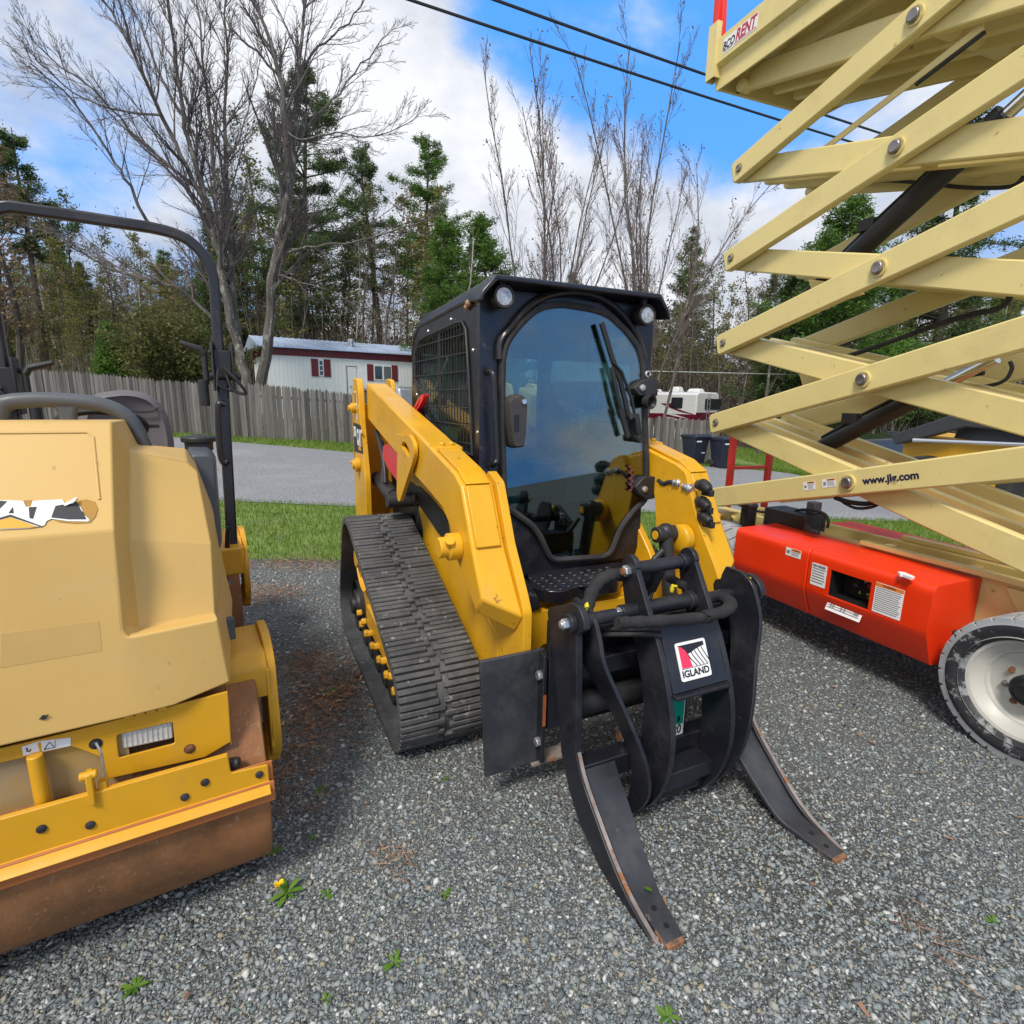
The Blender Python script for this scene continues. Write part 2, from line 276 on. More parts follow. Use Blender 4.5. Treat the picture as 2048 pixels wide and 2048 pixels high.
def stone_mat(name,scale,stops,gap,dirt,dirt_amt,big=1.2,damp=None):
    m,t,b=nodes(name); n=t.nodes.new; l=t.links.new
    tc=n('ShaderNodeTexCoord'); nz=n('ShaderNodeTexNoise'); l(tc.outputs['Object'],nz.inputs['Vector']); nz.inputs['Scale'].default_value=scale*.7; nz.inputs['Detail'].default_value=2
    ad=n('ShaderNodeMixRGB'); ad.blend_type='LINEAR_LIGHT'; ad.inputs[0].default_value=.012; l(tc.outputs['Object'],ad.inputs[1]); l(nz.outputs['Color'],ad.inputs[2])
    C=None; H=None
    for k,s in enumerate((scale,scale*2.3)):
        v=n('ShaderNodeTexVoronoi'); l(ad.outputs[0],v.inputs['Vector']); v.inputs['Scale'].default_value=s; v.inputs['Randomness'].default_value=1
        sx=n('ShaderNodeSeparateColor'); l(v.outputs['Color'],sx.inputs[0]); r=ramp(t,stops); l(sx.outputs[0],r.inputs[0])
        g=n('ShaderNodeMapRange'); l(v.outputs['Distance'],g.inputs[0]); g.inputs[1].default_value=.25; g.inputs[2].default_value=.75
        mx=n('ShaderNodeMix'); mx.data_type='RGBA'; l(g.outputs[0],mx.inputs[0]); l(r.outputs[0],mx.inputs[6]); mx.inputs[7].default_value=(*gap,1)
        if C is None: C,H,S0=mx.outputs[2],v.outputs['Distance'],sx.outputs[1]
        else:
            gt=n('ShaderNodeMath'); gt.operation='GREATER_THAN'; l(S0,gt.inputs[0]); gt.inputs[1].default_value=.55; y=n('ShaderNodeMix'); y.data_type='RGBA'; l(gt.outputs[0],y.inputs[0]); l(C,y.inputs[6]); l(mx.outputs[2],y.inputs[7]); C=y.outputs[2]
    d=n('ShaderNodeTexNoise'); l(tc.outputs['Object'],d.inputs['Vector']); d.inputs['Scale'].default_value=big; d.inputs['Detail'].default_value=9; d.inputs['Roughness'].default_value=.68
    k=n('ShaderNodeMapRange'); l(d.outputs[0],k.inputs[0]); k.inputs[1].default_value=1-dirt_amt; k.inputs[2].default_value=1-dirt_amt+.22; k.inputs[4].default_value=.75
    y=n('ShaderNodeMix'); y.data_type='RGBA'; l(k.outputs[0],y.inputs[0]); l(C,y.inputs[6]); y.inputs[7].default_value=(*dirt,1)
    OUT=y.outputs[2]
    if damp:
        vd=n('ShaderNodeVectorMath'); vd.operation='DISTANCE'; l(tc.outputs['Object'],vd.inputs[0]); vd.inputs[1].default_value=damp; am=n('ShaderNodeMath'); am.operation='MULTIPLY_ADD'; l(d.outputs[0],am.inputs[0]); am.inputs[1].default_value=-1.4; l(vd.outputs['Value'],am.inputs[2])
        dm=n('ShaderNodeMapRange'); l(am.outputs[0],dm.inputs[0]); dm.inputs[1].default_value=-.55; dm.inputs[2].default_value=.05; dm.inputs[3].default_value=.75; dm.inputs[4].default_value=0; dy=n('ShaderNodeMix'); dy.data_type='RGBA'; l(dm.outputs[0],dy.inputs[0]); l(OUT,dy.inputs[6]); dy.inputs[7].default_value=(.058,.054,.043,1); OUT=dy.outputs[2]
    l(OUT,b.inputs['Base Color']); b.inputs['Roughness'].default_value=.85; b.inputs['Specular IOR Level'].default_value=.25
    u=n('ShaderNodeBump'); u.inputs['Strength'].default_value=.9; u.inputs['Distance'].default_value=.012; u.invert=True; l(H,u.inputs['Height']); l(u.outputs[0],b.inputs['Normal']); return m
STONE=[(0,(.075,.082,.085)),(.25,(.115,.124,.126)),(.5,(.165,.178,.178)),(.72,(.23,.243,.242)),(.86,(.25,.22,.175)),(.93,(.20,.22,.195)),(1,(.44,.45,.44))]
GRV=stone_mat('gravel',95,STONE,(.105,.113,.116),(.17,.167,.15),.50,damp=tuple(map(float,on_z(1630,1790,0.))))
RDM=stone_mat('road_gravel',26,[(0,(.20,.205,.22)),(.5,(.25,.255,.27)),(1,(.33,.335,.35))],(.19,.195,.205),(.30,.30,.31),.50,.6)
SOIL=mat('lawn_soil',(.13,.19,.040),.95,var=.35,vs=3,dust=(.16,.125,.07),dust_amt=.5,dust_s=1.3,bump=.6,bs=25)
LIT=mat('leaf_litter_floor',(.10,.065,.038),.95,var=.4,vs=2,dust=(.06,.065,.025),dust_amt=.5,dust_s=.6,bump=.6,bs=8)
far=np.concatenate([np.linspace(-2,8,26),np.linspace(8.6,30,36),np.linspace(32,70,16),np.linspace(90,600,8)])
side=np.concatenate([np.linspace(-500,-60,7),np.linspace(-50,50,84),np.linspace(60,500,7)])
grid_obj('ground',side,far,lambda X,Y: zt(X,Y)-.030*sstep(4.4,5,Y),LIT)
def strip(name,fa,fb,xs,n,mt,dz,kind='structure'):
    t=np.linspace(0,1,n)[:,None]; X=np.repeat(xs[None,:],n,0); Y=fa(xs)[None,:]*(1-t)+fb(xs)[None,:]*t; Z=zt(X,Y)+dz
    v=np.stack([X,Y,Z],-1).reshape(-1,3); nx=len(xs); i=np.arange(nx*n).reshape(n,nx); f=np.stack([i[:-1,:-1],i[:-1,1:],i[1:,1:],i[1:,:-1]],-1).reshape(-1,4); return np_obj(name,v,f,mt,kind)
xs=np.linspace(-45,45,181)
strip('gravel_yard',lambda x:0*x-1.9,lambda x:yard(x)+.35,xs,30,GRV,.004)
strip('grass_strip',lambda x:yard(x)-.1,lambda x:road_near(x)+.1,xs,24,SOIL,.0)
strip('road',road_near,road_far,xs,26,RDM,.010)
strip('grass_verge',lambda x:road_far(x)-.05,lambda x:0*x+30,xs,40,SOIL,.003)
# loose stones
rs=np.random.default_rng(4)
def stones(n,xlo,xhi,ylo,yhi,pw,size,name):
    u=rs.random(n); y=ylo*(yhi/ylo)**u if pw else ylo+(yhi-ylo)*u
    x=(rs.random(n)-.5)*2; x=np.where(True,x*(y*1.02+.45),x)
    s=size*np.exp(rs.normal(0,.45,n))*(.78+.13*y); s=np.clip(s,.0018,.0115)
    ico=np.array([(0,0,1),(1,0,0),(0,1,0),(-1,0,0),(0,-1,0),(0,0,-1)]) if True else np.array([(0,0,1)]+[(math.cos(a)*.89,math.sin(a)*.89,.447) for a in np.arange(5)*2*math.pi/5]+[(math.cos(a+.628)*.89,math.sin(a+.628)*.89,-.447) for a in np.arange(5)*2*math.pi/5]+[(0,0,-1)])
    F=[(0,1+i,1+(i+1)%5) for i in range(5)]+[(1+i,6+i,1+(i+1)%5) for i in range(5)]+[(1+(i+1)%5,6+i,6+(i+1)%5) for i in range(5)]+[(11,6+(i+1)%5,6+i) for i in range(5)]
    F=[(0,1,2),(0,2,3),(0,3,4),(0,4,1),(5,2,1),(5,3,2),(5,4,3),(5,1,4)]; K=6
    v=ico[None]*(1.15+rs.normal(0,.22,(n,K,1)))+rs.normal(0,.25,(n,K,3)); sc_=np.stack([s*(.9+.6*rs.random(n)),s*(.7+.4*rs.random(n)),s*(.38+.30*rs.random(n))],-1); v=v*sc_[:,None,:]
    a=rs.random(n)*6.283; ca,sa=np.cos(a),np.sin(a); tl=rs.normal(0,.25,n)
    vx,vy,vz=v[...,0],v[...,1],v[...,2]; vz=vz+vx*tl[:,None]; X=vx*ca[:,None]-vy*sa[:,None]+x[:,None]; Y=vx*sa[:,None]+vy*ca[:,None]+y[:,None]; Z=vz+(s*.18)[:,None]+.004
    v=np.stack([X,Y,Z],-1).reshape(-1,3); f=(np.array(F)[None]+(np.arange(n)*K)[:,None,None]).reshape(-1,3); return np_obj(name,v,f,STN,'stuff')
STN=island('loose_stone',[(0,(.10,.118,.128)),(.3,(.17,.195,.208)),(.55,(.235,.262,.272)),(.74,(.29,.315,.32)),(.82,(.30,.26,.19)),(.87,(.17,.22,.20)),(.93,(.36,.37,.36)),(1,(.56,.57,.56))],.75)
stones(190000,0,0,.75,4.9,True,.0040,'gravel_stones')
# grass blades
GRS=island('grass_blade',[(0,(.085,.17,.014)),(.35,(.13,.25,.022)),(.7,(.18,.31,.035)),(.9,(.27,.31,.08)),(1,(.36,.31,.15))],.6,.4)
def blades(name,pts,h,wd,kind='stuff',mt=None,lean=.5):
    n=len(pts); a=rs.random(n)*6.283; b=rs.random(n)*6.283; hh=h*np.exp(rs.normal(0,.3,n)); w=wd*(.7+.6*rs.random(n)); ln=hh*lean*rs.random(n)
    base=pts; dx=np.stack([np.cos(a)*w,np.sin(a)*w,0*w],-1); tip=np.stack([np.cos(b)*ln,np.sin(b)*ln,hh],-1)
    mid=tip*np.array([.35,.35,.6]); v=np.stack([base-dx,base+dx,base+mid+dx*.6,base+mid-dx*.6,base+tip],1).reshape(-1,3)
    k=np.arange(n)[:,None]*5; f=np.concatenate([k+np.array([[0,1,2]]),k+np.array([[0,2,3]]),k+np.array([[3,2,4]])]); return np_obj(name,v,f,mt or GRS,kind)
def scat(n,xr,fy0,fy1,edge=0.,pw=1.):
    x=xr[0]+(xr[1]-xr[0])*rs.random(n); t=rs.random(n)**pw; y=fy0(x)*(1-t)+fy1(x)*t; return np.stack([x,y,zt(x,y)],-1)
def patchy(p,sc,thr):
    q=np.sin(p[:,0]*sc+1.3*np.sin(p[:,1]*sc*.8))+np.sin(p[:,1]*sc*1.3+1.7*np.sin(p[:,0]*sc*.6+2)); return p[q+rs.normal(0,.6,len(p))>thr]
blades('grass',scat(70000,(-7,10),lambda x:yard(x)+.22,lambda x:road_near(x)+.12),.040,.0042)
blades('grass',patchy(scat(9000,(-6,10),lambda x:yard(x)-.25,lambda x:yard(x)+.4),3.1,.5),.05,.004)
blades('grass',scat(80000,(-22,14),lambda x:road_far(x)-.1,lambda x:road_far(x)+np.where(x<.5,4.4-.33*np.minimum(x,0),.9)),.085,.009)
blades('grass',scat(50000,(9.5,26),lambda x:13.5+0*x,lambda x:30+0*x),.10,.010)
# fallen needles and dead leaves between the machines
NDL=island('dead_needle',[(0,(.16,.08,.05)),(.5,(.28,.15,.09)),(.85,(.38,.24,.14)),(1,(.46,.36,.24))],.85)
def needles(pts,ln,wd,name):
    n=len(pts); a=rs.random(n)*6.283; L=ln*(.5+rs.random(n)); d=np.stack([np.cos(a)*L/2,np.sin(a)*L/2,rs.normal(0,.004,n)],-1); w=np.stack([-np.sin(a)*wd,np.cos(a)*wd,0*a],-1); c=pts+np.array([0,0,.010])+np.stack([0*a,0*a,np.abs(rs.normal(0,.006,n))],-1)
    u=np.array([0,0,.0015]); v=np.stack([c-d-w,c-d+w+u,c+d+w*.4+u,c+d-w*.4],1).reshape(-1,3); k=np.arange(n)[:,None]*4; return np_obj(name,v,k+np.array([[0,1,2,3]]),NDL,'stuff')
def blob(px,py,rx,ry,n): c=on_z(px,py,0.); g=rs.normal(0,1,(n,2)); return np.stack([c[0]+g[:,0]*rx,c[1]+g[:,1]*ry,np.zeros(n)+.004],-1)
pts=np.concatenate([blob(650,1400,.12,.17,900),blob(600,1500,.10,.13,500),blob(530,1190,.20,.16,800),blob(600,1130,.35,.12,1000),blob(620,1330,.10,.10,500),blob(790,1715,.05,.04,60),blob(1870,1880,.05,.05,40),blob(560,1600,.12,.1,160)]); needles(pts,.045,.0012,'needle_litter')
lf=np.concatenate([blob(650,1400,.10,.16,110),blob(700,1380,.05,.08,50),np.stack([(rs.random(90)-.5)*6,1.0+3.2*rs.random(90),np.zeros(90)+.006],-1)]); needles(lf,.028,.007,'dead_leaves')
# ================================================================ trees
BARK=mat('grey_bark',(.098,.086,.076),.9,var=.5,vs=4,spot=(.25,.245,.225),spot_amt=.46,spot_s=7,dust=(.045,.038,.032),dust_amt=.5,dust_s=5,bump=.8,bs=14,stretch=(1,1,.35))
BARKD=mat('dark_bark',(.085,.070,.058),.9,var=.35,vs=2,bump=.8,bs=14,stretch=(1,1,.35))
BIRCH=mat('pale_bark',(.36,.34,.30),.85,var=.25,vs=3,dust=(.13,.12,.10),dust_amt=.45,dust_s=5)
TWIG=mat('twig_bark',(.105,.086,.084),.9,var=.25,vs=1.)
TWIGR=mat('purple_brown_twig',(.125,.088,.088),.9,var=.25,vs=1.)
NEED=island('pine_needles',[(0,(.035,.060,.026)),(.35,(.062,.108,.038)),(.7,(.10,.16,.048)),(1,(.16,.22,.065))],.65,.35)
NEEDB=island('bright_pine_needles',[(0,(.042,.085,.020)),(.4,(.08,.165,.028)),(.75,(.125,.235,.038)),(1,(.18,.30,.055))],.65,.4)
BUD=island('spring_buds',[(0,(.12,.12,.03)),(.5,(.20,.20,.05)),(.85,(.28,.27,.08)),(1,(.32,.26,.13))],.7,.4)
BUDR=island('red_brown_buds',[(0,(.13,.085,.06)),(.6,(.21,.14,.09)),(1,(.26,.20,.10))],.7,.35)
OLV=island('olive_leaves',[(0,(.085,.090,.028)),(.5,(.145,.150,.045)),(1,(.22,.215,.075))],.7,.4)
class Br:      # collects tapered limbs and leaf points
    def __init__(s,seed): s.r=random.Random(seed); s.main=MB(); s.fine=MB(); s.leaf=[]
    def limb(s,pts,r0,r1,fine=False,seg=None):
        n=len(pts); rr=[r0+(r1-r0)*i/(n-1) for i in range(n)]; (s.fine if fine else s.main).tube(pts,rr,seg or (3 if fine and r0<.03 else 5 if r0<.12 else 8),cap=False)
    def wander(s,p,d,L,n,up,wob):
        pts=[Vector(p)]; d=Vector(d).normalized()
        for i in range(n):
            d=(d+Vector((s.r.gauss(0,wob),s.r.gauss(0,wob),s.r.gauss(0,wob)+up))).normalized(); pts.append(pts[-1]+d*(L/n))
        return pts
    def sprout(s,pts,r0,r1,lvl,L,ang,up,k,start=.25,wob=.10,minr=.006):
        n=len(pts)
        for j in range(k):
            t=start+(1-start)*(j+s.r.random())/k; f=t*(n-1); i=min(int(f),n-2); p=pts[i].lerp(pts[i+1],f-i); d=(pts[i+1]-pts[i]).normalized(); o=d.orthogonal().normalized(); o.rotate(Matrix.Rotation(s.r.uniform(0,6.283),3,d)); a=ang*s.r.uniform(.65,1.3); nd=d*math.cos(a)+o*math.sin(a)
            l=L*(1.15-.75*t)*s.r.uniform(.6,1.25); r=max((r0+(r1-r0)*t)*.55,minr); q=s.wander(p,nd,l,4 if lvl<2 else 3,up,wob); s.limb(q,r,max(r*.3,minr*.7),fine=True)
            if lvl<2: s.sprout(q,r,r*.35,lvl+1,l*.48,ang,up,max(3,int(k*.55)),.2,wob*1.3,minr)
            else: s.leaf+=q[1:]
def leafmesh(name,pts,size,n,spread,mt,parent,seed,flat=.6,asp=.45):
    g=np.random.default_rng(seed); P_=np.array([tuple(p) for p in pts])
    if len(P_)==0: return None
    i=g.integers(0,len(P_),n); c=P_[i]+g.normal(0,spread,(n,3)); a=g.normal(0,1,(n,3)); b=g.normal(0,1,(n,3)); a[:,2]*=flat; a/=np.linalg.norm(a,axis=1)[:,None]; b=np.cross(a,b); b/=np.linalg.norm(b,axis=1)[:,None]+1e-9; s=size*(.5+g.random(n))[:,None]
    v=np.stack([c-a*s,c+b*s*asp,c+a*s,c-b*s*asp],1).reshape(-1,3); k=np.arange(n)[:,None]*4; return np_obj(name,v,k+np.array([[0,1,2,3]]),mt,None,parent)
def tree_root(label,loc,cat='tree',name='bare_tree',group=None,rz=0.): return empty(name,label,cat,loc,rz,group)
def finish(b,root,mtrunk,mtwig,leaf=None,seed=0):
    b.main.obj('trunk',mtrunk,root,flip=False)
    if b.fine.v: b.fine.obj('crown',mtwig,root,flip=False)
    if leaf: mt,size,n,sp=leaf; leafmesh('foliage',b.leaf,size,n,sp,mt,root,seed)
# the many-stemmed bare maple behind the fence, limbs followed from the photograph and spread in depth
def pxl(k,pts,D): return [Vector(on_y(*P(k,*p),d)) for p,d in zip(pts,D)]
def big_maple():
    gp=on_y(505,772,23.); base=Vector((gp[0],23.,float(zt(gp[0],23.))-.1)); root=tree_root('big bare tree with several thick leaning stems just behind the grey picket fence',base); b=Br(11)
    Ls=[([(1075,1680),(1020,1500),(975,1290),(940,1100),(890,900),(830,680),(785,500),(745,200),(712,-60)],.30,.05,23.,23.6),
        ([(1115,1680),(1150,1480),(1165,1250),(1190,1050),(1235,820),(1225,560),(1195,320),(1140,120),(1060,-80)],.34,.06,23.,22.2),
        ([(1190,1050),(1245,860),(1265,620),(1285,300),(1305,60),(1330,-80)],.20,.05,22.8,23.8),
        ([(1065,1660),(1020,1400),(990,1120),(970,860),(965,560),(975,250),(965,-60)],.22,.04,23.3,24.8),
        ([(890,900),(800,720),(700,500),(600,290),(530,140),(420,-30)],.15,.05,23.2,21.8),
        ([(940,1000),(920,780),(900,500),(870,250),(845,-40)],.14,.04,23.2,24.6),
        ([(860,830),(720,700),(560,560),(400,380),(250,280),(130,170)],.09,.02,23.2,21.5),
        ([(640,970),(560,800),(470,660),(300,420),(200,330),(110,255)],.10,.02,23.5,21.4),
        ([(905,1370),(800,1260),(700,1215),(560,1180),(430,1130),(280,1040),(150,960)],.13,.02,23.,21.2),
        ([(1195,1120),(1260,1075),(1400,1055),(1560,1030),(1720,980),(1880,930)],.10,.02,22.8,21.5),
        ([(1195,1180),(1290,1210),(1420,1250),(1560,1330)],.06,.015,22.7,22.),
        ([(1265,620),(1340,520),(1460,400),(1580,240),(1680,130)],.09,.02,23.3,24.),
        ([(1225,560),(1300,600),(1450,570),(1620,590),(1800,500)],.07,.015,22.5,21.8),
        ([(1285,300),(1400,180),(1520,60),(1600,-60)],.07,.02,23.6,23.),
        ([(785,500),(690,330),(600,100),(520,-60)],.09,.025,23.5,24.5),
        ([(1195,320),(1100,220),(990,120),(900,-60)],.08,.02,22.3,21.6),
        ([(700,500),(520,470),(350,420),(200,300),(140,240)],.07,.015,22.6,21.5),
        ([(975,700),(1040,560),(1090,380),(1130,200)],.06,.02,24,24.6)]
    for i,(pp,r0,r1,d0,d1) in enumerate(Ls):
        D=np.linspace(d0,d1,len(pp)); q=[Vector(x) for x in smooth([tuple(v-base) for v in pxl('m',pp,D)],4)]
        q=[v+Vector((b.r.gauss(0,.03),b.r.gauss(0,.05),b.r.gauss(0,.02))) for v in q]; b.limb(q,r0*.68,r1*.6); ln=sum((q[j+1]-q[j]).length for j in range(len(q)-1))
        b.sprout(q,r0*.5,r1,0,min(3.6,ln*.42),.52,.05,int(10+ln*1.0),.22 if i<4 else .10,.075,.006)
    finish(b,root,BARK,TWIG)
big_maple()
def vase(label,px,py,D,stems,H,spread,seed,r0=.16,k=9,L=2.4,group=None,name='bare_tree',leaf=None,mt=BARK,up=.085,ang=.40):
    g=on_y(px,py,D); z0=float(zt(g[0],D))-.05; base=Vector((g[0],D,z0)); root=tree_root(label,base,name=name,group=group); b=Br(seed)
    for i in range(stems):
        az=6.283*i/stems+b.r.uniform(-.4,.4); a=spread*b.r.uniform(.35,1.1); p=Vector((b.r.gauss(0,.25),b.r.gauss(0,.25),0)) if stems>1 else Vector((0,0,0)); q=b.wander(p,(math.cos(az)*math.sin(a),math.sin(az)*math.sin(a),math.cos(a)),H*b.r.uniform(.8,1.05),9,.02,.055); r=r0*b.r.uniform(.7,1.1); b.limb(q,r,.018); b.sprout(q,r*.6,.02,0,L,ang,up,k,.22,.06,.0062)
    finish(b,root,mt,TWIGR if stems>1 else TWIG,leaf,seed); return root
vase('tall fan-shaped bare tree right above the black cab roof',1100,560,27,9,15.5,.15,21,.08,18,3.3,leaf=(BUDR,.06,900,.12))
vase('tall bare tree forking low, between the cab roof and the scissor lift',1300,590,26,9,16.,.19,22,.08,18,3.4,leaf=(BUDR,.06,900,.12))
vase('leaning pale birch trunk rising behind the left side of the cab',825,690,25,1,9.5,.34,23,.085,9,1.9,mt=BIRCH)
vase('dead grey snag with a broken pale limb behind the motorhome',1528,800,27,1,7.,.05,24,.14,6,1.5)
vase('crooked dark bare tree at the left edge behind the fence',30,740,25,3,11.5,.22,25,.17,12,2.3,leaf=(BUDR,.10,2200,.2),mt=BARKD,up=.03,ang=.75)
# conifers
def conifer(seed,H,W,mt,n,root,base=.12,gap=.0,shape=1.0):
    b=Br(seed); q=b.wander((0,0,0),(0,0,1),H,10,.06,.02); b.limb(q,.018*H,.02); pts=[]; z=H*base; k=0
    while z<H*.985:
        t=(z/H-base)/(1-base); R=W*1.18*(1-t)**shape*(.75+.5*b.r.random())*(min(1,.45+t*3)); 
        for j in range(b.r.randint(4,6)):
            a=b.r.uniform(0,6.283); el=b.r.uniform(-.12,.22)+.25*t; L=R*b.r.uniform(.55,1.1)
            if b.r.random()<gap: continue
            f=z/H*10; i=min(int(f),9); p=q[i].lerp(q[i+1],f-i); w=b.wander(p,(math.cos(a),math.sin(a),el),L,4,.04,.08); b.limb(w,.012+.012*L,.006,fine=True)
            for s in range(int(8+L*15)):
                u=.25+.75*b.r.random(); f2=u*4; i2=min(int(f2),3); c=w[i2].lerp(w[i2+1],f2-i2); side=Vector((-math.sin(a),math.cos(a),0))*b.r.gauss(0,.26*L*(1.15-u)); pts.append(c+side+Vector((0,0,b.r.gauss(.02,.06))))
        z+=H*b.r.uniform(.022,.040)
    b.main.obj('trunk',BARKD,root,flip=False); b.fine.obj('branches',BARKD,root,flip=False); leafmesh('crown',pts,.085,int(n*4.6),.12,mt,root,seed,flat=.6,asp=.26)
def place_conifer(label,px,pytop,D,W,mt,seed,n=9000,base=.12,gap=0.,shape=1.,name='pine_tree',group=None):
    p=on_y(px,pytop,D); z0=float(zt(p[0],D))-.05; root=empty(name,label,'tree',(p[0],D,z0),0,group); conifer(seed,p[2]-z0,W,mt,n,root,base,gap,shape); return root
place_conifer('tall dark pine rising behind the big bare tree',575,120,38,5.0,NEED,31,19000,.25,.12,.62)
place_conifer('ragged pine with tiered branches left of the cab roof',835,262,42,4.0,NEEDB,32,9000,.42,.25,.6)
place_conifer('narrow half-bare pine just left of the tiered pine',752,285,43,2.6,NEED,33,4200,.45,.35,.6)
place_conifer('bushy bright green pine behind the cab roof',985,425,30,3.0,NEEDB,34,13000,.02,.0,.55)
place_conifer('broad green pine between the cab roof and the tiered pine',925,440,33,3.2,NEEDB,35,11000,.02,.0,.6)
place_conifer('dark spruce behind the right-hand bare tree',1395,445,46,3.6,NEED,36,8000,.05,.1,.8,'spruce_tree')
place_conifer('big pine seen through the middle of the scissor arms',1730,395,26,3.6,NEEDB,37,15000,.12,.1,.55)
place_conifer('dark pine at the right edge beyond the scissor lift',1960,180,30,3.6,NEED,38,15000,.1,.05,.6)
place_conifer('small dark spruce under the roll hoop',398,395,36,1.9,NEED,39,5000,.05,.1,.85,'spruce_tree')
place_conifer('thin dark spruce beside the big bare tree',450,360,38,1.8,NEED,40,4500,.1,.2,.8,'spruce_tree')
place_conifer('pine standing low behind the lift boxes on the right',1600,520,29,2.8,NEED,41,9000,.08,.1,.6)
place_conifer('dark pine above the left end of the roll hoop',20,255,33,2.2,NEED,42,5000,.55,.3,.6)
place_conifer('little bright green fir behind the fence, left of the olive shrub',215,655,25.2,.85,NEEDB,43,5000,.0,.0,.6,'fir_tree')
# the wood: prototypes, then copies of each tree with its parts
def proto_bare(seed,H,leaf,mt): 
    root=empty('forest_tree','x','tree'); b=Br(seed); q=b.wander((0,0,0),(0,0,1),H,9,.03,.045); b.limb(q,.0095*H,.015,seg=6); b.sprout(q,.05,.014,0,H*.17,.8,.05,15,.28,.13,.0085); finish(b,root,mt,TWIG,leaf,seed); return root
PB=[proto_bare(51,13,(BUD,.10,1500,.2),BARK),proto_bare(52,15,(OLV,.12,1900,.25),BARKD),proto_bare(53,11,(BUD,.10,2300,.25),BARK),proto_bare(54,14,(BUDR,.09,900,.2),BARK),proto_bare(55,12,None,BIRCH),proto_bare(56,16,(OLV,.11,1200,.22),BARKD)]
def proto_con(seed,H,W,mt,n,base): root=empty('forest_conifer','x','tree'); conifer(seed,H,W,mt,n,root,base,.12,.7); return root
PC=[proto_con(61,14,2.4,NEED,7000,.2),proto_con(62,11,2.1,NEED,6000,.1),proto_con(63,15,2.7,NEEDB,7500,.35)]
LB=['slender bare grey tree with yellow-green buds in the wood','dark-trunked tree with olive young leaves in the wood','small bare tree thick with yellow buds in the wood','tall bare tree with reddish buds in the wood','thin pale-barked bare tree in the wood','high dark-trunked tree with few olive leaves in the wood']
GB=['yellow-budded trees of the wood','olive-leaved trees of the wood','small yellow-budded trees of the wood','red-budded trees of the wood','pale birches of the wood','high olive trees of the wood']
LC=['dark green conifer standing among the bare trees of the wood','low dark conifer among the bare trees of the wood','lighter green pine among the bare trees of the wood']
GC=['dark conifers of the wood','low conifers of the wood','light pines of the wood']
rw=random.Random(9); used=set(); cnt=0
def put(kind,i,x,y,s):
    src=(PB if kind=='b' else PC)[i]; key=(kind,i)
    o=src if key not in used else copy_tree(src); used.add(key)
    o.location=(x,y,float(zt(x,y))-.1); o.rotation_euler=(0,0,rw.uniform(0,6.28)); o.scale=(s,s,s*rw.uniform(.92,1.08)); o['label']=(LB if kind=='b' else LC)[i]; o['group']=(GB if kind=='b' else GC)[i]
for row,(D,step,smin,smax,pc) in enumerate(((28.5,1.7,.55,.82,.02),(32,1.5,.62,.95,.04),(37,1.5,.75,1.05,.07),(43,1.8,.8,1.15,.11),(51,2.2,.95,1.25,.16))):
    x=-D*1.0
    while x<D*1.06:
        y=D+rw.uniform(-1.6,1.6); xx=x+rw.uniform(-.7,.7); px=1024+1090*xx/y
        x+=step*rw.uniform(.7,1.35)
        if row<2 and 480<px<960: continue          # the mobile home stands here
        if row<2 and 1225<px<1640: continue
        s=rw.uniform(smin,smax)
        if 900<px<1330: s*=.62
        elif px<480: s*=.80
        elif px>1330: s*=.82
        if 480<px<960: pc_=.03
        else: pc_=pc
        if rw.random()<pc_: put('c',rw.choice((0,1,1,2)),xx,y,s)
        else: put('b',rw.choice((0,0,1,2,3,4,5)),xx,y,s)
for k,PP in (('b',PB),('c',PC)):
    for i,o in enumerate(PP):
        if (k,i) not in used: put(k,i,-30+3*i,40,.8)
# undergrowth: twiggy brush as one mass
g=np.random.default_rng(71)
def brush(name,n,xr,yr,h,mt,size,excl=None):
    x=g.uniform(*xr,n); y=g.uniform(*yr,n); 
    z=zt(x,y)+np.abs(g.normal(0,1,n))*h*.55*(.45+.55*(np.sin(x*1.1)+np.sin(x*.43+y*.5)+2)/4)
    c=np.stack([x,y,z],-1)
    if excl: px=1024+1090*x/y; c=c[~((px>excl[0])&(px<excl[1]))]
    return leafmesh(name,c,size,len(c)*1,.05,mt,None,5,.9)
def twigs(name,n,xr,yr,h,mt,excl=None):
    x=g.uniform(*xr,n); y=g.uniform(*yr,n)
    if excl: px=1024+1090*x/y; k=~((px>excl[0])&(px<excl[1])); x,y=x[k],y[k]; n=len(x)
    b0=np.stack([x,y,zt(x,y)],-1); L=h*(.4+.9*g.random(n)); d=g.normal(0,.25,(n,3)); d[:,2]=1; d/=np.linalg.norm(d,axis=1)[:,None]; w=.008+.010*g.random(n); s=np.stack([w,0*w,0*w],-1); t=b0+d*L[:,None]; e=np.stack([0*w,w,0*w],-1)
    v=np.stack([b0-s,b0+s,b0+e,t],1).reshape(-1,3); k=np.arange(n)[:,None]*4; return np_obj(name,v,np.concatenate([k+np.array([[0,1,3]]),k+np.array([[1,2,3]]),k+np.array([[2,0,3]])]),mt,'stuff')
TWI=island('brush_twig',[(0,(.09,.075,.062)),(.6,(.17,.145,.12)),(1,(.34,.31,.28))],.9)
for nm,n,xr,yr,h,mt,sz in (('brush',26000,(-34,-9),(27,36),2.6,OLV,.085),('brush',55000,(-44,-4),(31,50),7.5,BUD,.085),('brush',30000,(-44,40),(36,52),7.5,BUDR,.085),('brush',22000,(3,36),(29,38),2.3,OLV,.10),('brush',34000,(-24,12),(40,52),7.5,BUDR,.085),('brush',26000,(-22,12),(38,50),5.0,OLV,.09),('brush',14000,(2,40),(34,46),4.2,NEED,.15)):
    o=brush(nm,n,xr,yr,h,mt,sz,(500,900) if xr[1]<0 else (1225,1560) if yr[0]<35 and xr[0]>=2 else None); o['kind']='stuff'
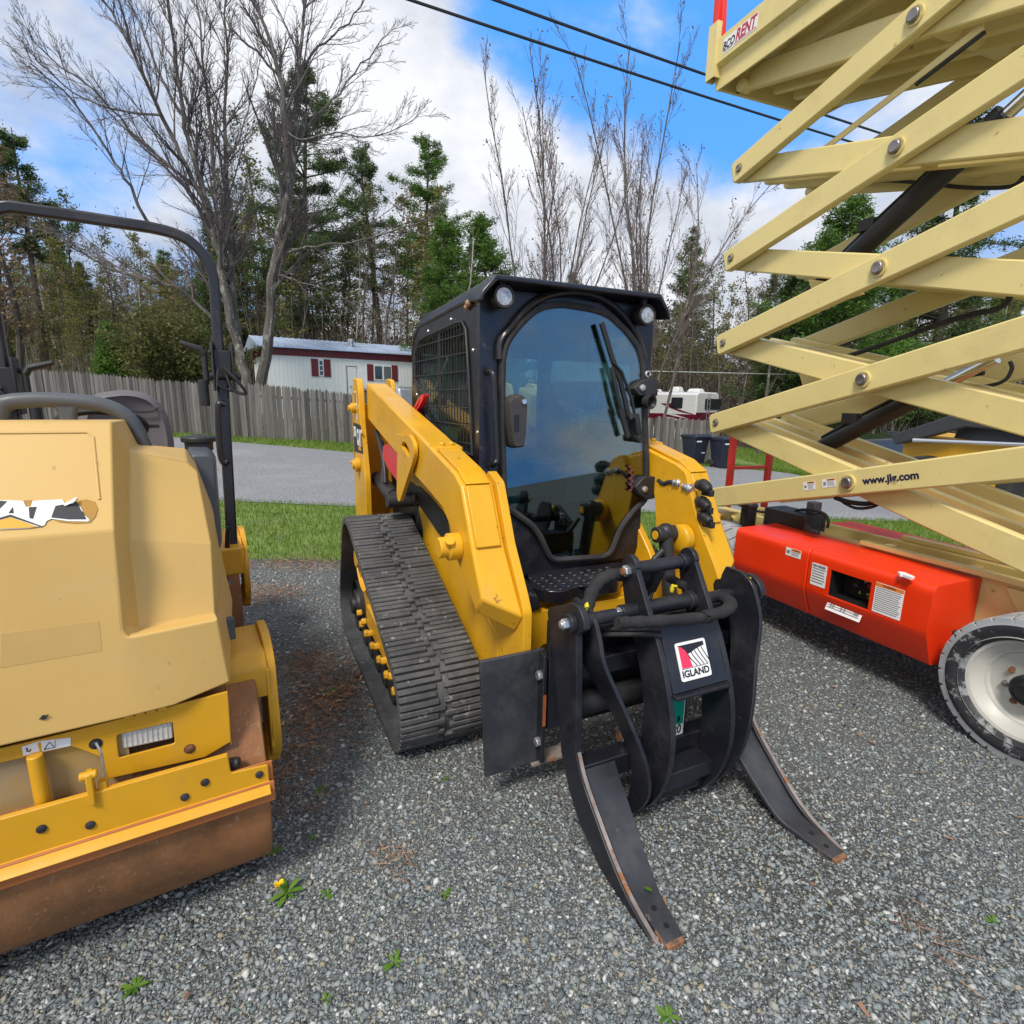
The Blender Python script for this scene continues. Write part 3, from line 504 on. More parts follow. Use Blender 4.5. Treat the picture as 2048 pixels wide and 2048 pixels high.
def woodland(name,n,xr,yr,h,mt,size):      # the far wood reads as one mass of twigs and young leaves
    x=g.uniform(*xr,n); y=g.uniform(*yr,n); hh=h*(.72+.28*np.sin(x*.55+1.7*np.sin(x*.21)))*(.8+.2*np.sin(x*1.7+y))
    z=zt(x,y)+hh*g.random(n)**1.15; o=leafmesh(name,np.stack([x,y,z],-1),size,n,.05,mt,None,6,.9); o['kind']='stuff'
WDM=island('wood_haze',[(0,(.085,.073,.060)),(.4,(.14,.122,.090)),(.75,(.185,.170,.105)),(1,(.25,.21,.16))],.9,.35)
woodland('woodland',110000,(-58,4),(50,58),11.5,WDM,.17); woodland('woodland',90000,(-8,60),(47,56),10.5,WDM,.17); woodland('woodland',50000,(-40,-5),(40,48),6.5,WDM,.12); woodland('woodland',40000,(8,45),(38,46),6.5,WDM,.12)
twigs('brush_stems',5000,(-36,1),(26.5,40),2.6,TWI,(480,960)); twigs('brush_stems',3000,(1,40),(26.5,40),2.6,TWI,(1215,1560)); twigs('brush_stems',3500,(-24,20),(38,50),5.0,TWI); twigs('brush_stems',5000,(-34,0),(36,52),9.0,TWI); twigs('brush_stems',3500,(4,44),(37,50),8.0,TWI)
tw_=np.stack([g.uniform(-20,-13,2500),g.uniform(24.5,28,2500),np.zeros(2500)],-1); tw_[:,2]=zt(tw_[:,0],tw_[:,1])+.05; needles(tw_,.5,.012,'bracken_litter')
# the olive shrub behind the fence
def shrub(label,px,py,D,W,H,seed,mt,n,size):
    p=on_y(px,py,D); base=Vector((p[0],D,float(zt(p[0],D)))); root=empty('shrub',label,'shrub',base); b=Br(seed)
    for i in range(30): a=b.r.uniform(0,6.28); e=b.r.uniform(.1,.62); q=b.wander((b.r.gauss(0,.2),b.r.gauss(0,.2),0),(math.cos(a)*e,math.sin(a)*e,1),H*b.r.uniform(.7,1.1),5,-.01,.12); b.limb(q,.03,.01); b.sprout(q,.03,.01,1,H*.4,.7,.03,7,.2,.15,.006)
    b.main.obj('trunk',BARKD,root,flip=False); b.fine.obj('branches',TWIG,root,flip=False); leafmesh('crown',b.leaf,size,n,.16,mt,root,seed)
shrub('round olive-leaved shrub behind the fence under the roll hoop',365,765,24.6,1.8,4.3,81,OLV,16000,.075)
# ================================================================ fences, houses, vehicles behind
WOOD=mat('weathered_picket',(.118,.110,.102),.9,var=.5,vs=2.2,dust=(.075,.066,.060),dust_amt=.52,dust_s=3,spot=(.26,.25,.235),spot_amt=.40,spot_s=9,stretch=(5,5,.22),bump=.6,bs=12)
_t=WOOD.node_tree; _b=_t.nodes['Principled BSDF']; _src=_b.inputs['Base Color'].links[0].from_socket; _g=_t.nodes.new('ShaderNodeNewGeometry'); _r=_t.nodes.new('ShaderNodeMapRange'); _t.links.new(_g.outputs['Random Per Island'],_r.inputs[0]); _r.inputs[3].default_value=.5; _r.inputs[4].default_value=1.5
_m=_t.nodes.new('ShaderNodeMix'); _m.data_type='RGBA'; _m.blend_type='MULTIPLY'; _m.inputs[0].default_value=1; _t.links.new(_src,_m.inputs[6]); _t.links.new(_r.outputs[0],_m.inputs[7]); _t.links.new(_m.outputs[2],_b.inputs['Base Color'])
def fence(label,p0,p1,h,seed,pointed=True,gaps=()):
    p0,p1=Vector(p0),Vector(p1); L=(p1-p0).length; d=(p1-p0).normalized(); root=empty('picket_fence' if pointed else 'board_fence',label,'fence',(p0.x,p0.y,float(zt(p0.x,p0.y))),math.atan2(d.y,d.x)); z0=root.location.z; r=random.Random(seed); m=MB(); s=0.; w=.098 if pointed else .115
    tops=[]
    while s<L:
        ww=w*r.uniform(.88,1.06); q=p0+d*s; zb=float(zt(q.x,q.y))-z0-.03; hh=h+r.gauss(0,.022)+.03*math.sin(s*1.1); y=r.gauss(0,.006); tl=r.gauss(0,.008)
        if pointed: o=[(s,zb),(s+ww*.93,zb),(s+ww*.93+tl,zb+hh-.07),(s+ww*.52+tl,zb+hh),(s+ww*.42+tl,zb+hh),(s+tl,zb+hh-.07)]
        else: o=[(s,zb),(s+ww*.94,zb),(s+ww*.94+tl,zb+hh-.02),(s+ww*.5+tl,zb+hh),(s+tl,zb+hh-.03)]
        m.prism(o,'y',y-.011,y+.011); s+=ww
    m.obj('pickets',WOOD,root,smooth=False)
    for zz in (.35,h*.78):
        k=MB(); k.bar([(t,.035,float(zt(*(p0+d*t)[:2]))-z0+zz) for t in np.linspace(0,L,12)],.04,.08); k.obj('rail',WOOD,root,smooth=False)
    for t in np.arange(.1,L,2.4): q=p0+d*t; zb=float(zt(q.x,q.y))-z0; k=MB(); k.box(t-.045,t+.045,.055,.14,zb-.2,zb+h-.12); k.obj('post',WOOD,root,smooth=False)
    return root
fa=on_ground(360,868); fb=on_ground(690,887); dv=(fb-fa)/np.linalg.norm(fb-fa)
fence('weathered grey picket fence across the road behind the roller',(fa-dv*16)[:2].tolist()+[0],(fb+dv*1.6)[:2].tolist()+[0],1.74,3)
RFD=20.5
def onD(px,D): v=on_y(px,900,D); return (v[0],D,0)
fence('weathered board fence behind the wheelie bins, right of the cab',onD(1075,RFD+.8),onD(1434,RFD-.1),1.60,4,False)
# mobile home
HO=on_y(535,735,28.); HF=Frame(HO[0],HO[1],33.)
MH=empty('mobile_home','white mobile home with red trim and pale blue metal roof behind the picket fence','house',(HO[0],HO[1],float(zt(HO[0],HO[1]))),HF.rz); z0=MH.location.z
HW=mat('white_siding',(.82,.835,.84),.5,var=.03,vs=1.5); t_=HW.node_tree; wv=t_.nodes.new('ShaderNodeTexWave'); tcw=t_.nodes.new('ShaderNodeTexCoord'); t_.links.new(tcw.outputs['Object'],wv.inputs['Vector']); wv.bands_direction='Y'; wv.inputs['Scale'].default_value=1.6; bw_=t_.nodes.new('ShaderNodeBump'); bw_.inputs['Strength'].default_value=.25; bw_.inputs['Distance'].default_value=.02; t_.links.new(wv.outputs['Fac'],bw_.inputs['Height']); t_.links.new(bw_.outputs[0],t_.nodes['Principled BSDF'].inputs['Normal'])
HRD=mat('barn_red_trim',(.16,.018,.022),.55,var=.1); HRF=mat('pale_blue_metal_roof',(.50,.60,.76),.35,metal=.3,var=.06,vs=.8); WIN=mat('dark_window',(.05,.055,.06),.12,var=.2,spec=.8); CUR=mat('window_screen',(.14,.14,.15),.4,var=.2)
zf=HF.ax(*P('o',770,340),0)[2]-z0; zf2=HF.ax(*P('o',1680,410),0)[2]-z0; ZF=(zf+zf2)/2
LEN,DEP=17.5,4.2
m=MB(); m.box(-DEP,0,0,LEN,-.2,ZF+.42); m.obj('wall',HW,MH,smooth=False)
m=MB(); m.box(-DEP-.03,.035,-.03,LEN+.03,ZF,ZF+.42); m.obj('fascia',HRD,MH,smooth=False)
m=MB(); m.loft([(.30,-.45,ZF+.41),(-DEP/2,-.45,ZF+1.05),(-DEP-.3,-.45,ZF+.41),(-DEP-.3,-.45,ZF+.36),(.30,-.45,ZF+.36)],[(.30,LEN+.4,ZF+.41),(-DEP/2,LEN+.4,ZF+1.05),(-DEP-.3,LEN+.4,ZF+.41),(-DEP-.3,LEN+.4,ZF+.36),(.30,LEN+.4,ZF+.36)])
for y in np.arange(-.4,LEN+.4,.30): m.bar([(.30,y,ZF+.42),(-DEP/2,y,ZF+1.06)],.03,.03)
m.obj('roof',HRF,MH,smooth=False)
def hwin(q,sh):
    p=trX(HF,'o',q,.0); y0=min(a[0] for a in p); y1=max(a[0] for a in p); za=min(a[1] for a in p)-z0; zb=max(a[1] for a in p)-z0
    m=MB(); m.box(.0,.05,y0,y1,za,zb); w=m.obj('window',WHT,MH,smooth=False); n=2 if y1-y0>1 else 1
    if n==2:
        for k in range(2): m=MB(); m.box(.03,.058,y0+.06+k*(y1-y0)/2,y0+(y1-y0)/2*(k+1)-.04,za+.06,zb-.06); m.obj('pane',CUR if k else WIN,w,smooth=False)
    else:
        for k in range(3): m=MB(); m.box(.03,.058,y0+.05,y1-.05,za+.05+k*(zb-za-.06)/3,za+(zb-za-.06)/3*(k+1)); m.obj('pane',WIN,w,smooth=False)
    for a,b in ((y0-sh,y0-.02),(y1+.02,y1+sh)): m=MB(); m.box(.0,.045,a,b,za-.03,zb+.03); m.obj('shutter',HRD,w,smooth=False)
hwin([(1082,384),(1120,490)],.36); hwin([(1438,418),(1556,520)],.36)
hwin([(1760,430),(1800,540)],.36) if False else None
p=trX(HF,'o',[(1268,430),(1332,585)],0); m=MB(); m.box(0,.04,p[0][0],p[1][0],p[1][1]-z0-.6,p[0][1]-z0); dr=m.obj('door',WHT,MH,bevel=.02); m=MB(); m.ball((.09,p[0][0]+.12,p[0][1]-z0-1.0),.05,8,6); m.obj('handle',ZNC,dr)
m=MB(); m.box(.03,.05,p[0][0]-.05,p[0][0]-.01,p[1][1]-z0-.6,p[0][1]-z0+.05); m.box(.03,.05,p[0][0]-.05,p[1][0]+.05,p[0][1]-z0+.01,p[0][1]-z0+.05); m.obj('door_trim',CUR,dr)
v=HF.ax(*P('o',1295,290),-.9); m=MB(); m.lathe([(.12,-.3),(.12,.15),(.2,.16),(.2,.3),(.05,.36)],(-.9,v[1],v[2]-z0),(0,0,1),14); m.obj('roof_vent',ZNC,MH)
# van and car behind the fence
SIL=mat('silver_car_paint',(.42,.44,.46),.25,metal=.6,var=.04,coat=.6); BLKP=mat('black_car_paint',(.02,.021,.024),.22,var=.1,coat=.7); TIN=mat('tinted_glass',(.025,.03,.034),.06,var=.1,spec=.9)
def car(label,cat,px,D,rz,paint,L=4.6,W=1.8,H=1.75,van=True,name='parked_car'):
    p=on_y(px,790,D); root=empty(name,label,cat,(p[0],D,float(zt(p[0],D))),rz); k=H
    body=[(-L/2,.35),(-L/2,.95),(-L/2+.15,1.02),(L/2-1.15,1.05),(L/2-.1,.85),(L/2,.55),(L/2,.35)]
    m=MB(); m.loft([(x,-W/2,z) for x,z in body],[(x,W/2,z) for x,z in body]); m.obj('body',paint,root,bevel=.08,seg=3)
    cab_=[(-L/2+.05,1.0),(-L/2+.30,k-.08),(-L/2+.55,k),(L/2-2.1,k),(L/2-1.05,1.04)]; m=MB(); m.loft([(x,-W/2+.06,z) if z<1.2 else (x,-W/2+.20,z) for x,z in cab_],[(x,W/2-.06,z) if z<1.2 else (x,W/2-.20,z) for x,z in cab_]); m.obj('cabin',paint,root,bevel=.07,seg=3)
    w=[(-L/2+.42,1.08),(-L/2+.58,k-.16),(L/2-2.2,k-.16),(L/2-1.45,1.08)]
    for s in (-1,1): m=MB(); m.loft([(x,s*(W/2-.045 if z<1.2 else W/2-.175),z) for x,z in w],[(x,s*(W/2-.03 if z<1.2 else W/2-.16),z) for x,z in w]); m.obj('side_window',TIN,root,bevel=.02)
    m=MB(); m.loft([(L/2-1.16,-W/2+.2,1.10),(L/2-1.16,W/2-.2,1.10),(L/2-2.02,W/2-.30,k-.10),(L/2-2.02,-W/2+.30,k-.10)],[(L/2-1.13,-W/2+.2,1.13),(L/2-1.13,W/2-.2,1.13),(L/2-1.99,W/2-.30,k-.07),(L/2-1.99,-W/2+.30,k-.07)]); m.obj('windscreen',TIN,root)
    for x in (-L/2+.85,L/2-.85):
        for s in (-1,1): m=MB(); m.lathe([(.18,0),(.32,0),(.33,.03),(.33,.18),(.3,.2)],(x,s*(W/2+.01),.33),(0,-s,0),24); wl=m.obj('wheel',RUB,root); m=MB(); m.lathe([(.02,-.01),(.2,-.005),(.21,.02)],(x,s*(W/2+.01),.33),(0,-s,0),16); m.obj('rim',ZNC,wl)
    return root
car('silver van parked between the picket fence and the mobile home','van',752,24.6,math.pi-.55,SIL,4.8,1.9,1.95,True,'parked_van')
car('dark car whose roof just shows over the fence by the roll hoop','car',400,25.5,.3,BLKP,4.4,1.8,1.45)
# motorhome
VF_=on_y(1394,800,33.); VF=Frame(VF_[0],VF_[1],40.); gz=-1.35
RV=empty('motorhome','white motorhome with a maroon swoosh behind the board fence','motorhome',(VF_[0],VF_[1],gz),VF.rz)
VW=mat('white_gelcoat',(.74,.745,.75),.3,var=.03,coat=.3); MAR=mat('maroon_stripe',(.14,.008,.025),.3,var=.08,coat=.3)
vz=lambda k,x,y:VF.ax(*P(k,x,y),0)[2]-gz
zr=vz('p',600,388); LR_=8.5; WR=2.45
m=MB(); m.loft([(0,0,.5),(0,WR,.5),(0,WR,zr-.12),(0,WR-.25,zr),(0,.25,zr),(0,0,zr-.12)],[(-LR_,0,.5),(-LR_,WR,.5),(-LR_,WR,zr-.12),(-LR_,WR-.25,zr),(-LR_,.25,zr),(-LR_,0,zr-.12)]); m.obj('body',VW,RV,bevel=.08,seg=3)
zs=vz('p',650,575); zb_=zs-.9
m=MB(); m.box(-.02,.022,.03,WR-.03,zb_,zs); m.box(-LR_+.1,.0,-.022,.0,zb_,zs-.12); m.obj('stripe',MAR,RV)
m=MB(); sp2=lambda q:[(x,z) for x,z in q]
m.prism([(-.1,zs-.1),(-1.0,zs+.02),(-1.7,zs+.22),(-2.5,zs+.50),(-1.9,zs+.50),(-1.5,zs+.62),(-1.75,zs+.40),(-1.2,zs+.16)],'y',-.03,-.001); m.obj('swoosh',MAR,RV)
m=MB(); m.prism([(-.4,zs-.40),(-1.4,zs-.16),(-2.6,zs-.05),(-1.5,zs-.24)],'y',-.034,-.021); m.prism([(-.7,zs-.62),(-1.5,zs-.36),(-2.2,zs-.30),(-1.5,zs-.46)],'y',-.034,-.021); m.obj('swoosh_line',VW,RV)
q=trX(VF,'p',[(622,448),(745,458),(738,548),(616,538)],0); y0=min(a[0] for a in q); y1=max(a[0] for a in q); za=min(a[1] for a in q)-gz; zc_=max(a[1] for a in q)-gz
m=MB(); m.prism(rnd([(y0-.25,za),(y1,za),(y1,zc_),(y0-.25,zc_)],.08),'x',.0,.03); m.obj('rear_window',TIN,RV)
for xa,xb in ((-.95,-1.75),(-4.2,-4.9),(-6,-7)):
    m=MB(); m.prism(rnd([(xa,za+.05),(xb,za+.05),(xb,zc_+.05),(xa,zc_+.05)],.08),'y',-.03,0); m.obj('side_window',TIN,RV)
m=MB()
for y in (y0-.12,y0+.16): m.tube([(.10,y,zr-.05),(.10,y,zb_-.1)],.022)
for z in np.arange(zb_,zr,.28): m.tube([(.10,y0-.12,z),(.10,y0+.16,z)],.018)
m.obj('ladder',ZNC,RV)
for x,w_,h_ in ((-.9,.9,.22),(-2.3,.75,.34),(-4.0,1.0,.2)): m=MB(); m.loft([(x-w_/2,.9,zr),(x+w_/2,.9,zr),(x+w_/2,1.6,zr),(x-w_/2,1.6,zr)],[(x-w_/2.6,1.0,zr+h_),(x+w_/2.6,1.0,zr+h_),(x+w_/2.6,1.5,zr+h_),(x-w_/2.6,1.5,zr+h_)]); m.obj('roof_unit',VW,RV,bevel=.06,seg=3)
for x in (-1.8,-7): 
    for y in (0,WR): m=MB(); m.cyl((x,y-.02 if y==0 else y-.25,.42),(x,y+.25 if y==0 else y+.02,.42),.42); m.obj('wheel',RUB,RV)
# wheelie bins
BIN=mat('navy_bin_plastic',(.018,.022,.040),.5,var=.15,dust=(.04,.042,.055),dust_amt=.4,dust_s=3)
def bin_():
    r=empty('wheelie_bin','x','bin'); m=MB(); m.loft([(-.24,-.25,.08),(.20,-.25,.02),(.20,.25,.02),(-.24,.25,.08)],[(-.38,-.32,1.0),(.34,-.32,1.0),(.34,.32,1.0),(-.38,.32,1.0)]); m.loft([(-.40,-.34,.95),(.37,-.34,.95),(.37,.34,.95),(-.40,.34,.95)],[(-.40,-.34,1.0),(.37,-.34,1.0),(.37,.34,1.0),(-.40,.34,1.0)]); m.obj('tub',BIN,r,bevel=.02)
    m=MB(); m.loft([(-.42,-.35,1.0),(.40,-.35,1.0),(.40,.35,1.0),(-.42,.35,1.0)],[(-.40,-.31,1.06),(.34,-.30,1.10),(.34,.30,1.10),(-.40,.31,1.06)]); m.obj('lid',BIN,r,bevel=.02)
    for s in (-1,1): m=MB(); m.cyl((-.27,s*.26,.14),(-.27,s*.33,.14),.14); m.obj('wheel',RUB,r)
    m=MB(); m.tube([(-.40,-.28,.98),(-.50,-.28,1.0),(-.50,.28,1.0),(-.40,.28,.98)],.018); m.obj('handle',BIN,r)
    m=MB(); m.box(.316,.322,-.24,-.02,.83,.90); m.box(.285,.30,.05,.14,.74,.77); m.box(.255,.27,.06,.20,.44,.465); m.obj('label_patch',WHT,r); return r
b1=bin_(); b2=copy_tree(b1)
for o,px,D,rz,lab in ((b1,1390,19.2,-1.15,'dark navy wheelie bin standing clear in front of the board fence'),(b2,1447,18.8,-1.2,'dark navy wheelie bin half hidden by the red ladder of the lift')): p=on_y(px,900,D); o.location=(p[0],D,float(zt(p[0],D))); o.rotation_euler=(0,0,rz); o['label']=lab; o['group']='wheelie bins by the board fence'
# far right yard: cut post, black trailer, yellow buckets, another machine
p=on_ground(1822,905); m=MB(); h_=2.6; m.tube([(p[0],p[1],p[2]-.2),(p[0]+.03,p[1],p[2]+1.2),(p[0]+.16,p[1]+.05,p[2]+h_)],[.21,.20,.185],14); o=m.obj('timber_post',mat('weathered_post',(.17,.16,.15),.9,var=.3,vs=3,stretch=(4,4,.3),bump=.5,bs=15),None,bevel=.01); tag(o,'thick weathered grey timber post behind the scissor lift','post')
D=16.; p=on_y(1755,880,D); TR=empty('box_trailer','black and white utility trailer behind the scissor arms','trailer',(p[0],D,float(zt(p[0],D))),.25)
m=MB(); m.loft([(-1.6,-.9,.45),(1.3,-.9,.45),(1.3,.9,.45),(-1.6,.9,.45)],[(-1.6,-.9,.85),(1.3,-.9,.85),(1.3,.9,.85),(-1.6,.9,.85)]); m.obj('bed',VW,TR,bevel=.03); m=MB(); m.loft([(-1.6,-.92,.85),(1.0,-.92,.85),(1.0,.92,.85),(-1.6,.92,.85)],[(-1.45,-.85,1.45),(1.25,-.85,1.55),(1.25,.85,1.55),(-1.45,.85,1.45)]); m.obj('cover',BLKP,TR,bevel=.05); m=MB(); m.loft([(1.1,-.95,.3),(1.35,-.95,.3),(1.35,.95,.3),(1.1,.95,.3)],[(1.3,-.9,1.6),(1.55,-.9,1.6),(1.55,.9,1.6),(1.3,.9,1.6)]); m.obj('tailgate',BLKP,TR,bevel=.03)
for s in (-1,1): m=MB(); m.cyl((0,s*.95,.33),(0,s*1.12,.33),.33); m.obj('wheel',RUB,TR)
for px,py,lab,sz in ((1852,908,'small yellow bucket on the lawn right of the timber post',.30),(1722,872,'small yellow bucket beside the black trailer, left of the post',.17)):
    p=on_ground(px,py); m=MB(); s=sz; m.loft([(-s,-s*.7,0),(s,-s*.7,0),(s,s*.7,0),(-s,s*.7,0)],[(-s*1.25,-s*.9,s*1.1),(s*1.25,-s*.9,s*1.1),(s*1.25,s*.9,s*1.1),(-s*1.25,s*.9,s*1.1)]); m.box(-s*1.3,s*1.3,-s*.95,s*.95,s*1.08,s*1.25); m.box(-s*1.3,-s*1.05,-s*.3,s*.3,s*1.2,s*1.5); o=m.obj('yellow_bucket',YEL,None,bevel=.02); o.location=p; o.rotation_euler=(0,0,.4); tag(o,lab,'bucket')
# second machine at the right edge
D=8.6; p=on_y(2010,900,D); M2=empty('skid_loader','yellow loader with angular charcoal hood at the right edge behind the lift','loader',(p[0],D,0),-1.15)
CHA=mat('charcoal_hood',(.035,.037,.042),.45,var=.1)
m=MB(); m.prism(rnd([(-1.2,.25),(1.2,.25),(1.25,.8),(.6,1.0),(-1.2,1.1)],.05),'y',-.55,.55); m.obj('body',YEL,M2,bevel=.02)
for s in (-1,1):
    m=MB(); m.prism([(-1.3,1.05),(-.2,1.52),(.5,1.50),(1.25,1.08),(1.3,.85),(1.05,.85),(.4,1.22),(-.2,1.25),(-1.2,.9)],'y',*sorted((s*.58,s*.78))); m.obj('loader_arm',CHA,M2,bevel=.02)
    m=MB(); m.cyl((-.9,s*.8,1.0),(.8,s*.7,1.05),.035); m.obj('cylinder',CHR,M2)
    for x in (-.7,.7): m=MB(); m.lathe([(.2,0),(.36,0),(.38,.04),(.38,.22),(.36,.26)],(x,s*.84,.38),(0,-s,0),28); m.obj('wheel',RUB,M2)
m=MB(); m.loft([(-.5,-.5,1.0),(.5,-.5,1.0),(.5,.5,1.0),(-.5,.5,1.0)],[(-.45,-.45,1.36),(.3,-.45,1.36),(.3,.45,1.36),(-.45,.45,1.36)]); m.obj('engine_cover',CHA,M2,bevel=.03)
# overhead cables
CAB_=mat('black_cable',(.012,.012,.014),.6)
def cable(label,pts,z,r,sag):
    q=[Vector(on_z(*p,z)) for p in pts]; a,b=q[0],q[-1]; d=b-a; A=a-d*.8; B=b+d*.6; n=30; v=[A.lerp(B,i/n)+Vector((0,0,-sag*4*(i/n)*(1-i/n)+sag*.9)) for i in range(n+1)]; m=MB(); m.tube(v,r,6); o=m.obj('power_cable',CAB_,None); tag(o,label,'cable')
cable('lower of the two black overhead cables crossing the sky',((820,0),(1733,296)),8.2,.026,.22); cable('upper of the two black overhead cables crossing the sky',((990,0),(1788,278)),8.2,.026,.22)
m=MB(); a=on_y(1255,741,27); b=on_y(1700,752,27); m.tube([tuple(a),tuple(b)],.02,5); o=m.obj('service_wire',ZNC,None); tag(o,'thin pale wire strung low before the dark wood on the right','wire')
# ================================================================ compact track loader
LF=Frame(.035,3.114,25.5)
LR=empty('track_loader','yellow rubber-tracked compact loader with black glass cab, parked in the middle of the gravel','loader',(LF.o[0],LF.o[1],0),LF.rz)
def hull(ps):
    ps=sorted(set(ps)); 
    def half(q):
        o=[]
        for p in q:
            while len(o)>1 and (o[-1][0]-o[-2][0])*(p[1]-o[-2][1])-(o[-1][1]-o[-2][1])*(p[0]-o[-2][0])<=0: o.pop()
            o.append(p)
        return o
    a=half(ps); b=half(ps[::-1]); return a[:-1]+b[:-1]
def circ(cx,cz,r,n=40): return [(cx+r*math.cos(2*math.pi*i/n),cz+r*math.sin(2*math.pi*i/n)) for i in range(n)]
WH=[(.575,.235,.19),(-.68,.215,.17),(-.44,.60,.215)]
def loop(off,step):
    h=hull([p for c in WH for p in circ(c[0],c[1],c[2]+off,72)]); h=[Vector(p) for p in h]+[Vector(h[0])]
    L=[0.]
    for i in range(len(h)-1): L.append(L[-1]+(h[i+1]-h[i]).length)
    n=int(L[-1]/step); o=[]
    for k in range(n):
        d=L[-1]*k/n; i=max(j for j in range(len(L)) if L[j]<=d); i=min(i,len(h)-2); o.append(h[i].lerp(h[i+1],(d-L[i])/(L[i+1]-L[i])))
    return o
rng=random.Random(5)
def track(sg):
    ya,yb=.91*sg,.53*sg; mb=MB(); A=loop(.022,.03); n=len(A)
    def frames(A):
        n=len(A); r=[]
        for i in range(n):
            t=(A[(i+1)%n]-A[i-1]).normalized(); r.append((A[i],t,Vector((t.y,-t.x))))
        return r
    F=frames(A); vs=[];fs=[]
    for p,t,m in F:
        q=p-m*.028
        for (pt,y) in ((p,ya),(p,yb),(q,yb),(q,ya)): vs.append((pt.x,y,pt.y))
    for i in range(n):
        j=(i+1)%n
        for k in range(4): l=(k+1)%4; fs.append((i*4+k,i*4+l,j*4+l,j*4+k))
    mb.add(vs,fs)
    B=loop(.022,.0295); FB=frames(B)
    for i,(p,t,m) in enumerate(FB):
        jag=[(.0,.172),(.196,.38)] if i%2==0 else [(0,.200),(.226,.38)]
        if i%5==2: jag=[(0,.165),(.215,.38)]
        for a,b in jag:
            a+=rng.uniform(-.004,.004)*(a>0); b+=rng.uniform(-.004,.004)*(b<.38); h=.0165+rng.uniform(-.003,.0025); l0=.0134; l1=.0108
            y0=(.91-a)*sg; y1=(.91-b)*sg; s=rng.uniform(-.0018,.0018)
            def q(l,hh,y): v=p+t*(l+s)+m*hh; return (v.x,y,v.y)
            mb.loft([q(-l0,-.002,y0),q(l0,-.002,y0),q(l0,-.002,y1),q(-l0,-.002,y1)],[q(-l1,h,y0-.003*sg),q(l1,h,y0-.003*sg),q(l1,h,y1+.003*sg),q(-l1,h,y1+.003*sg)])
        # guide lug inside
        if i%2==0:
            def g(l,hh,y): v=p+t*l+m*hh; return (v.x,y,v.y)
            ym=.72*sg
            mb.loft([g(-.02,-.026,ym-.04),g(.02,-.026,ym-.04),g(.02,-.026,ym+.04),g(-.02,-.026,ym+.04)],[g(-.012,-.075,ym-.03),g(.012,-.075,ym-.03),g(.012,-.075,ym+.03),g(-.012,-.075,ym+.03)])
    mb.obj('rubber_track',TRK,LR,bevel=.003,seg=1)
    fr=MB(); y0,y1=sorted((.80*sg,.62*sg))
    fr.prism(rnd([(-.62,.16),(.42,.14),(.60,.20),(.60,.27),(.30,.36),(-.20,.44),(-.30,.62),(-.52,.64),(-.60,.40)],.03,2),'y',y0,y1)
    fr.prism(rnd([(-.30,.22),(.50,.20),(.52,.27),(.20,.33),(-.30,.36)],.02,2),'y',*sorted((.835*sg,.80*sg)))
    f=fr.obj('track_frame',YEL,LR,bevel=.006)
    for x in (-.42,-.24,-.06,.12,.30):
        r=MB(); r.lathe([(.03,0),(.085,.0),(.085,.09),(.04,.09),(.04,.14),(.085,.14),(.085,.23),(.03,.23)],(x,.835*sg,.135),(0,-sg,0),20); r.obj('roller',DKS,f,bevel=.004)
    for x in (-.48,-.33,-.15,.03,.21,.38,.5):
        for q in ((x,.833*sg,.235,.02,.03),(x+.03,.80*sg,.17,.024,.055)): bo=MB(); bo.hexn(q[:3],(0,sg,0),q[3],q[4]); bo.obj('frame_bolt',YEL,f,bevel=.002)
    for (x,z,r),m in zip(WH,(DKS,DKS,YEL)):
        wv=MB(); wv.lathe([(.05,-.005),(r*.55,-.005),(r*.62,.03),(r*.92,.03),(r-.01,.0),(r-.01,.07),(r*.7,.09),(r*.7,.13),(r-.01,.15),(r-.01,.22),(.05,.22)],(x,.835*sg,z),(0,-sg,0),36); wv.lathe([(.055,-.03),(.06,-.005),(.06,.02)],(x,.835*sg,z),(0,-sg,0),20); wv.obj('track_wheel',m,LR,bevel=.004)
track(-1); track(1)
# ---- body
mb=MB()
side=[(-1.08,.30),(.62,.26),(.86,.36),(.86,.58),(.74,.62),(.60,.80),(.40,1.00),(.10,1.10),(-.45,1.12),(-.55,1.20),(-1.08,1.20)]
for y in ((-.505,-.465),(.465,.505)): mb.prism(rnd(side,.03,3),'y',*y)
mb.box(-1.08,.60,-.465,.465,.26,.50); mb.box(-1.10,-1.06,-.5,.5,.30,1.2)
body=mb.obj('chassis',YEL,LR,bevel=.006)
mb=MB(); mb.prism(rnd([(-.95,.62),(-.30,.60),(-.22,.78),(-.40,1.04),(-.95,1.06)],.03),'y',-.512,-.50); 
mb.prism(rnd(trY(LF,'d',[(505,40),(600,75),(655,130),(750,245),(785,440),(700,340),(640,250),(590,180),(540,120)],-.51),.01,2),'y',-.513,-.50)
mb.obj('side_recess',PLB,LR,bevel=.003)
mb=MB(); mb.prism(rnd([(-1.16,.55),(-1.16,1.12),(-.72,1.24),(-.60,1.24),(-.60,.55)],.04),'y',-.44,.44); mb.obj('engine_hood',BLK,LR,bevel=.01)
# front cross member under the step
cm=[(-.47,.385),(-.47,.80),(-.44,.70),(-.40,.655),(-.33,.625),(-.25,.612),(.25,.612),(.33,.625),(.40,.655),(.44,.70),(.47,.80),(.47,.385),(.30,.36),(.24,.45),(-.24,.45),(-.30,.36)]
mb=MB(); mb.prism(rnd(cm,.03,3),'x',.70,.76); mb.prism([(-.465,.60),(.465,.60),(.465,.64),(-.465,.64)],'x',.50,.70); mb.obj('front_panel',YEL,LR,bevel=.008)
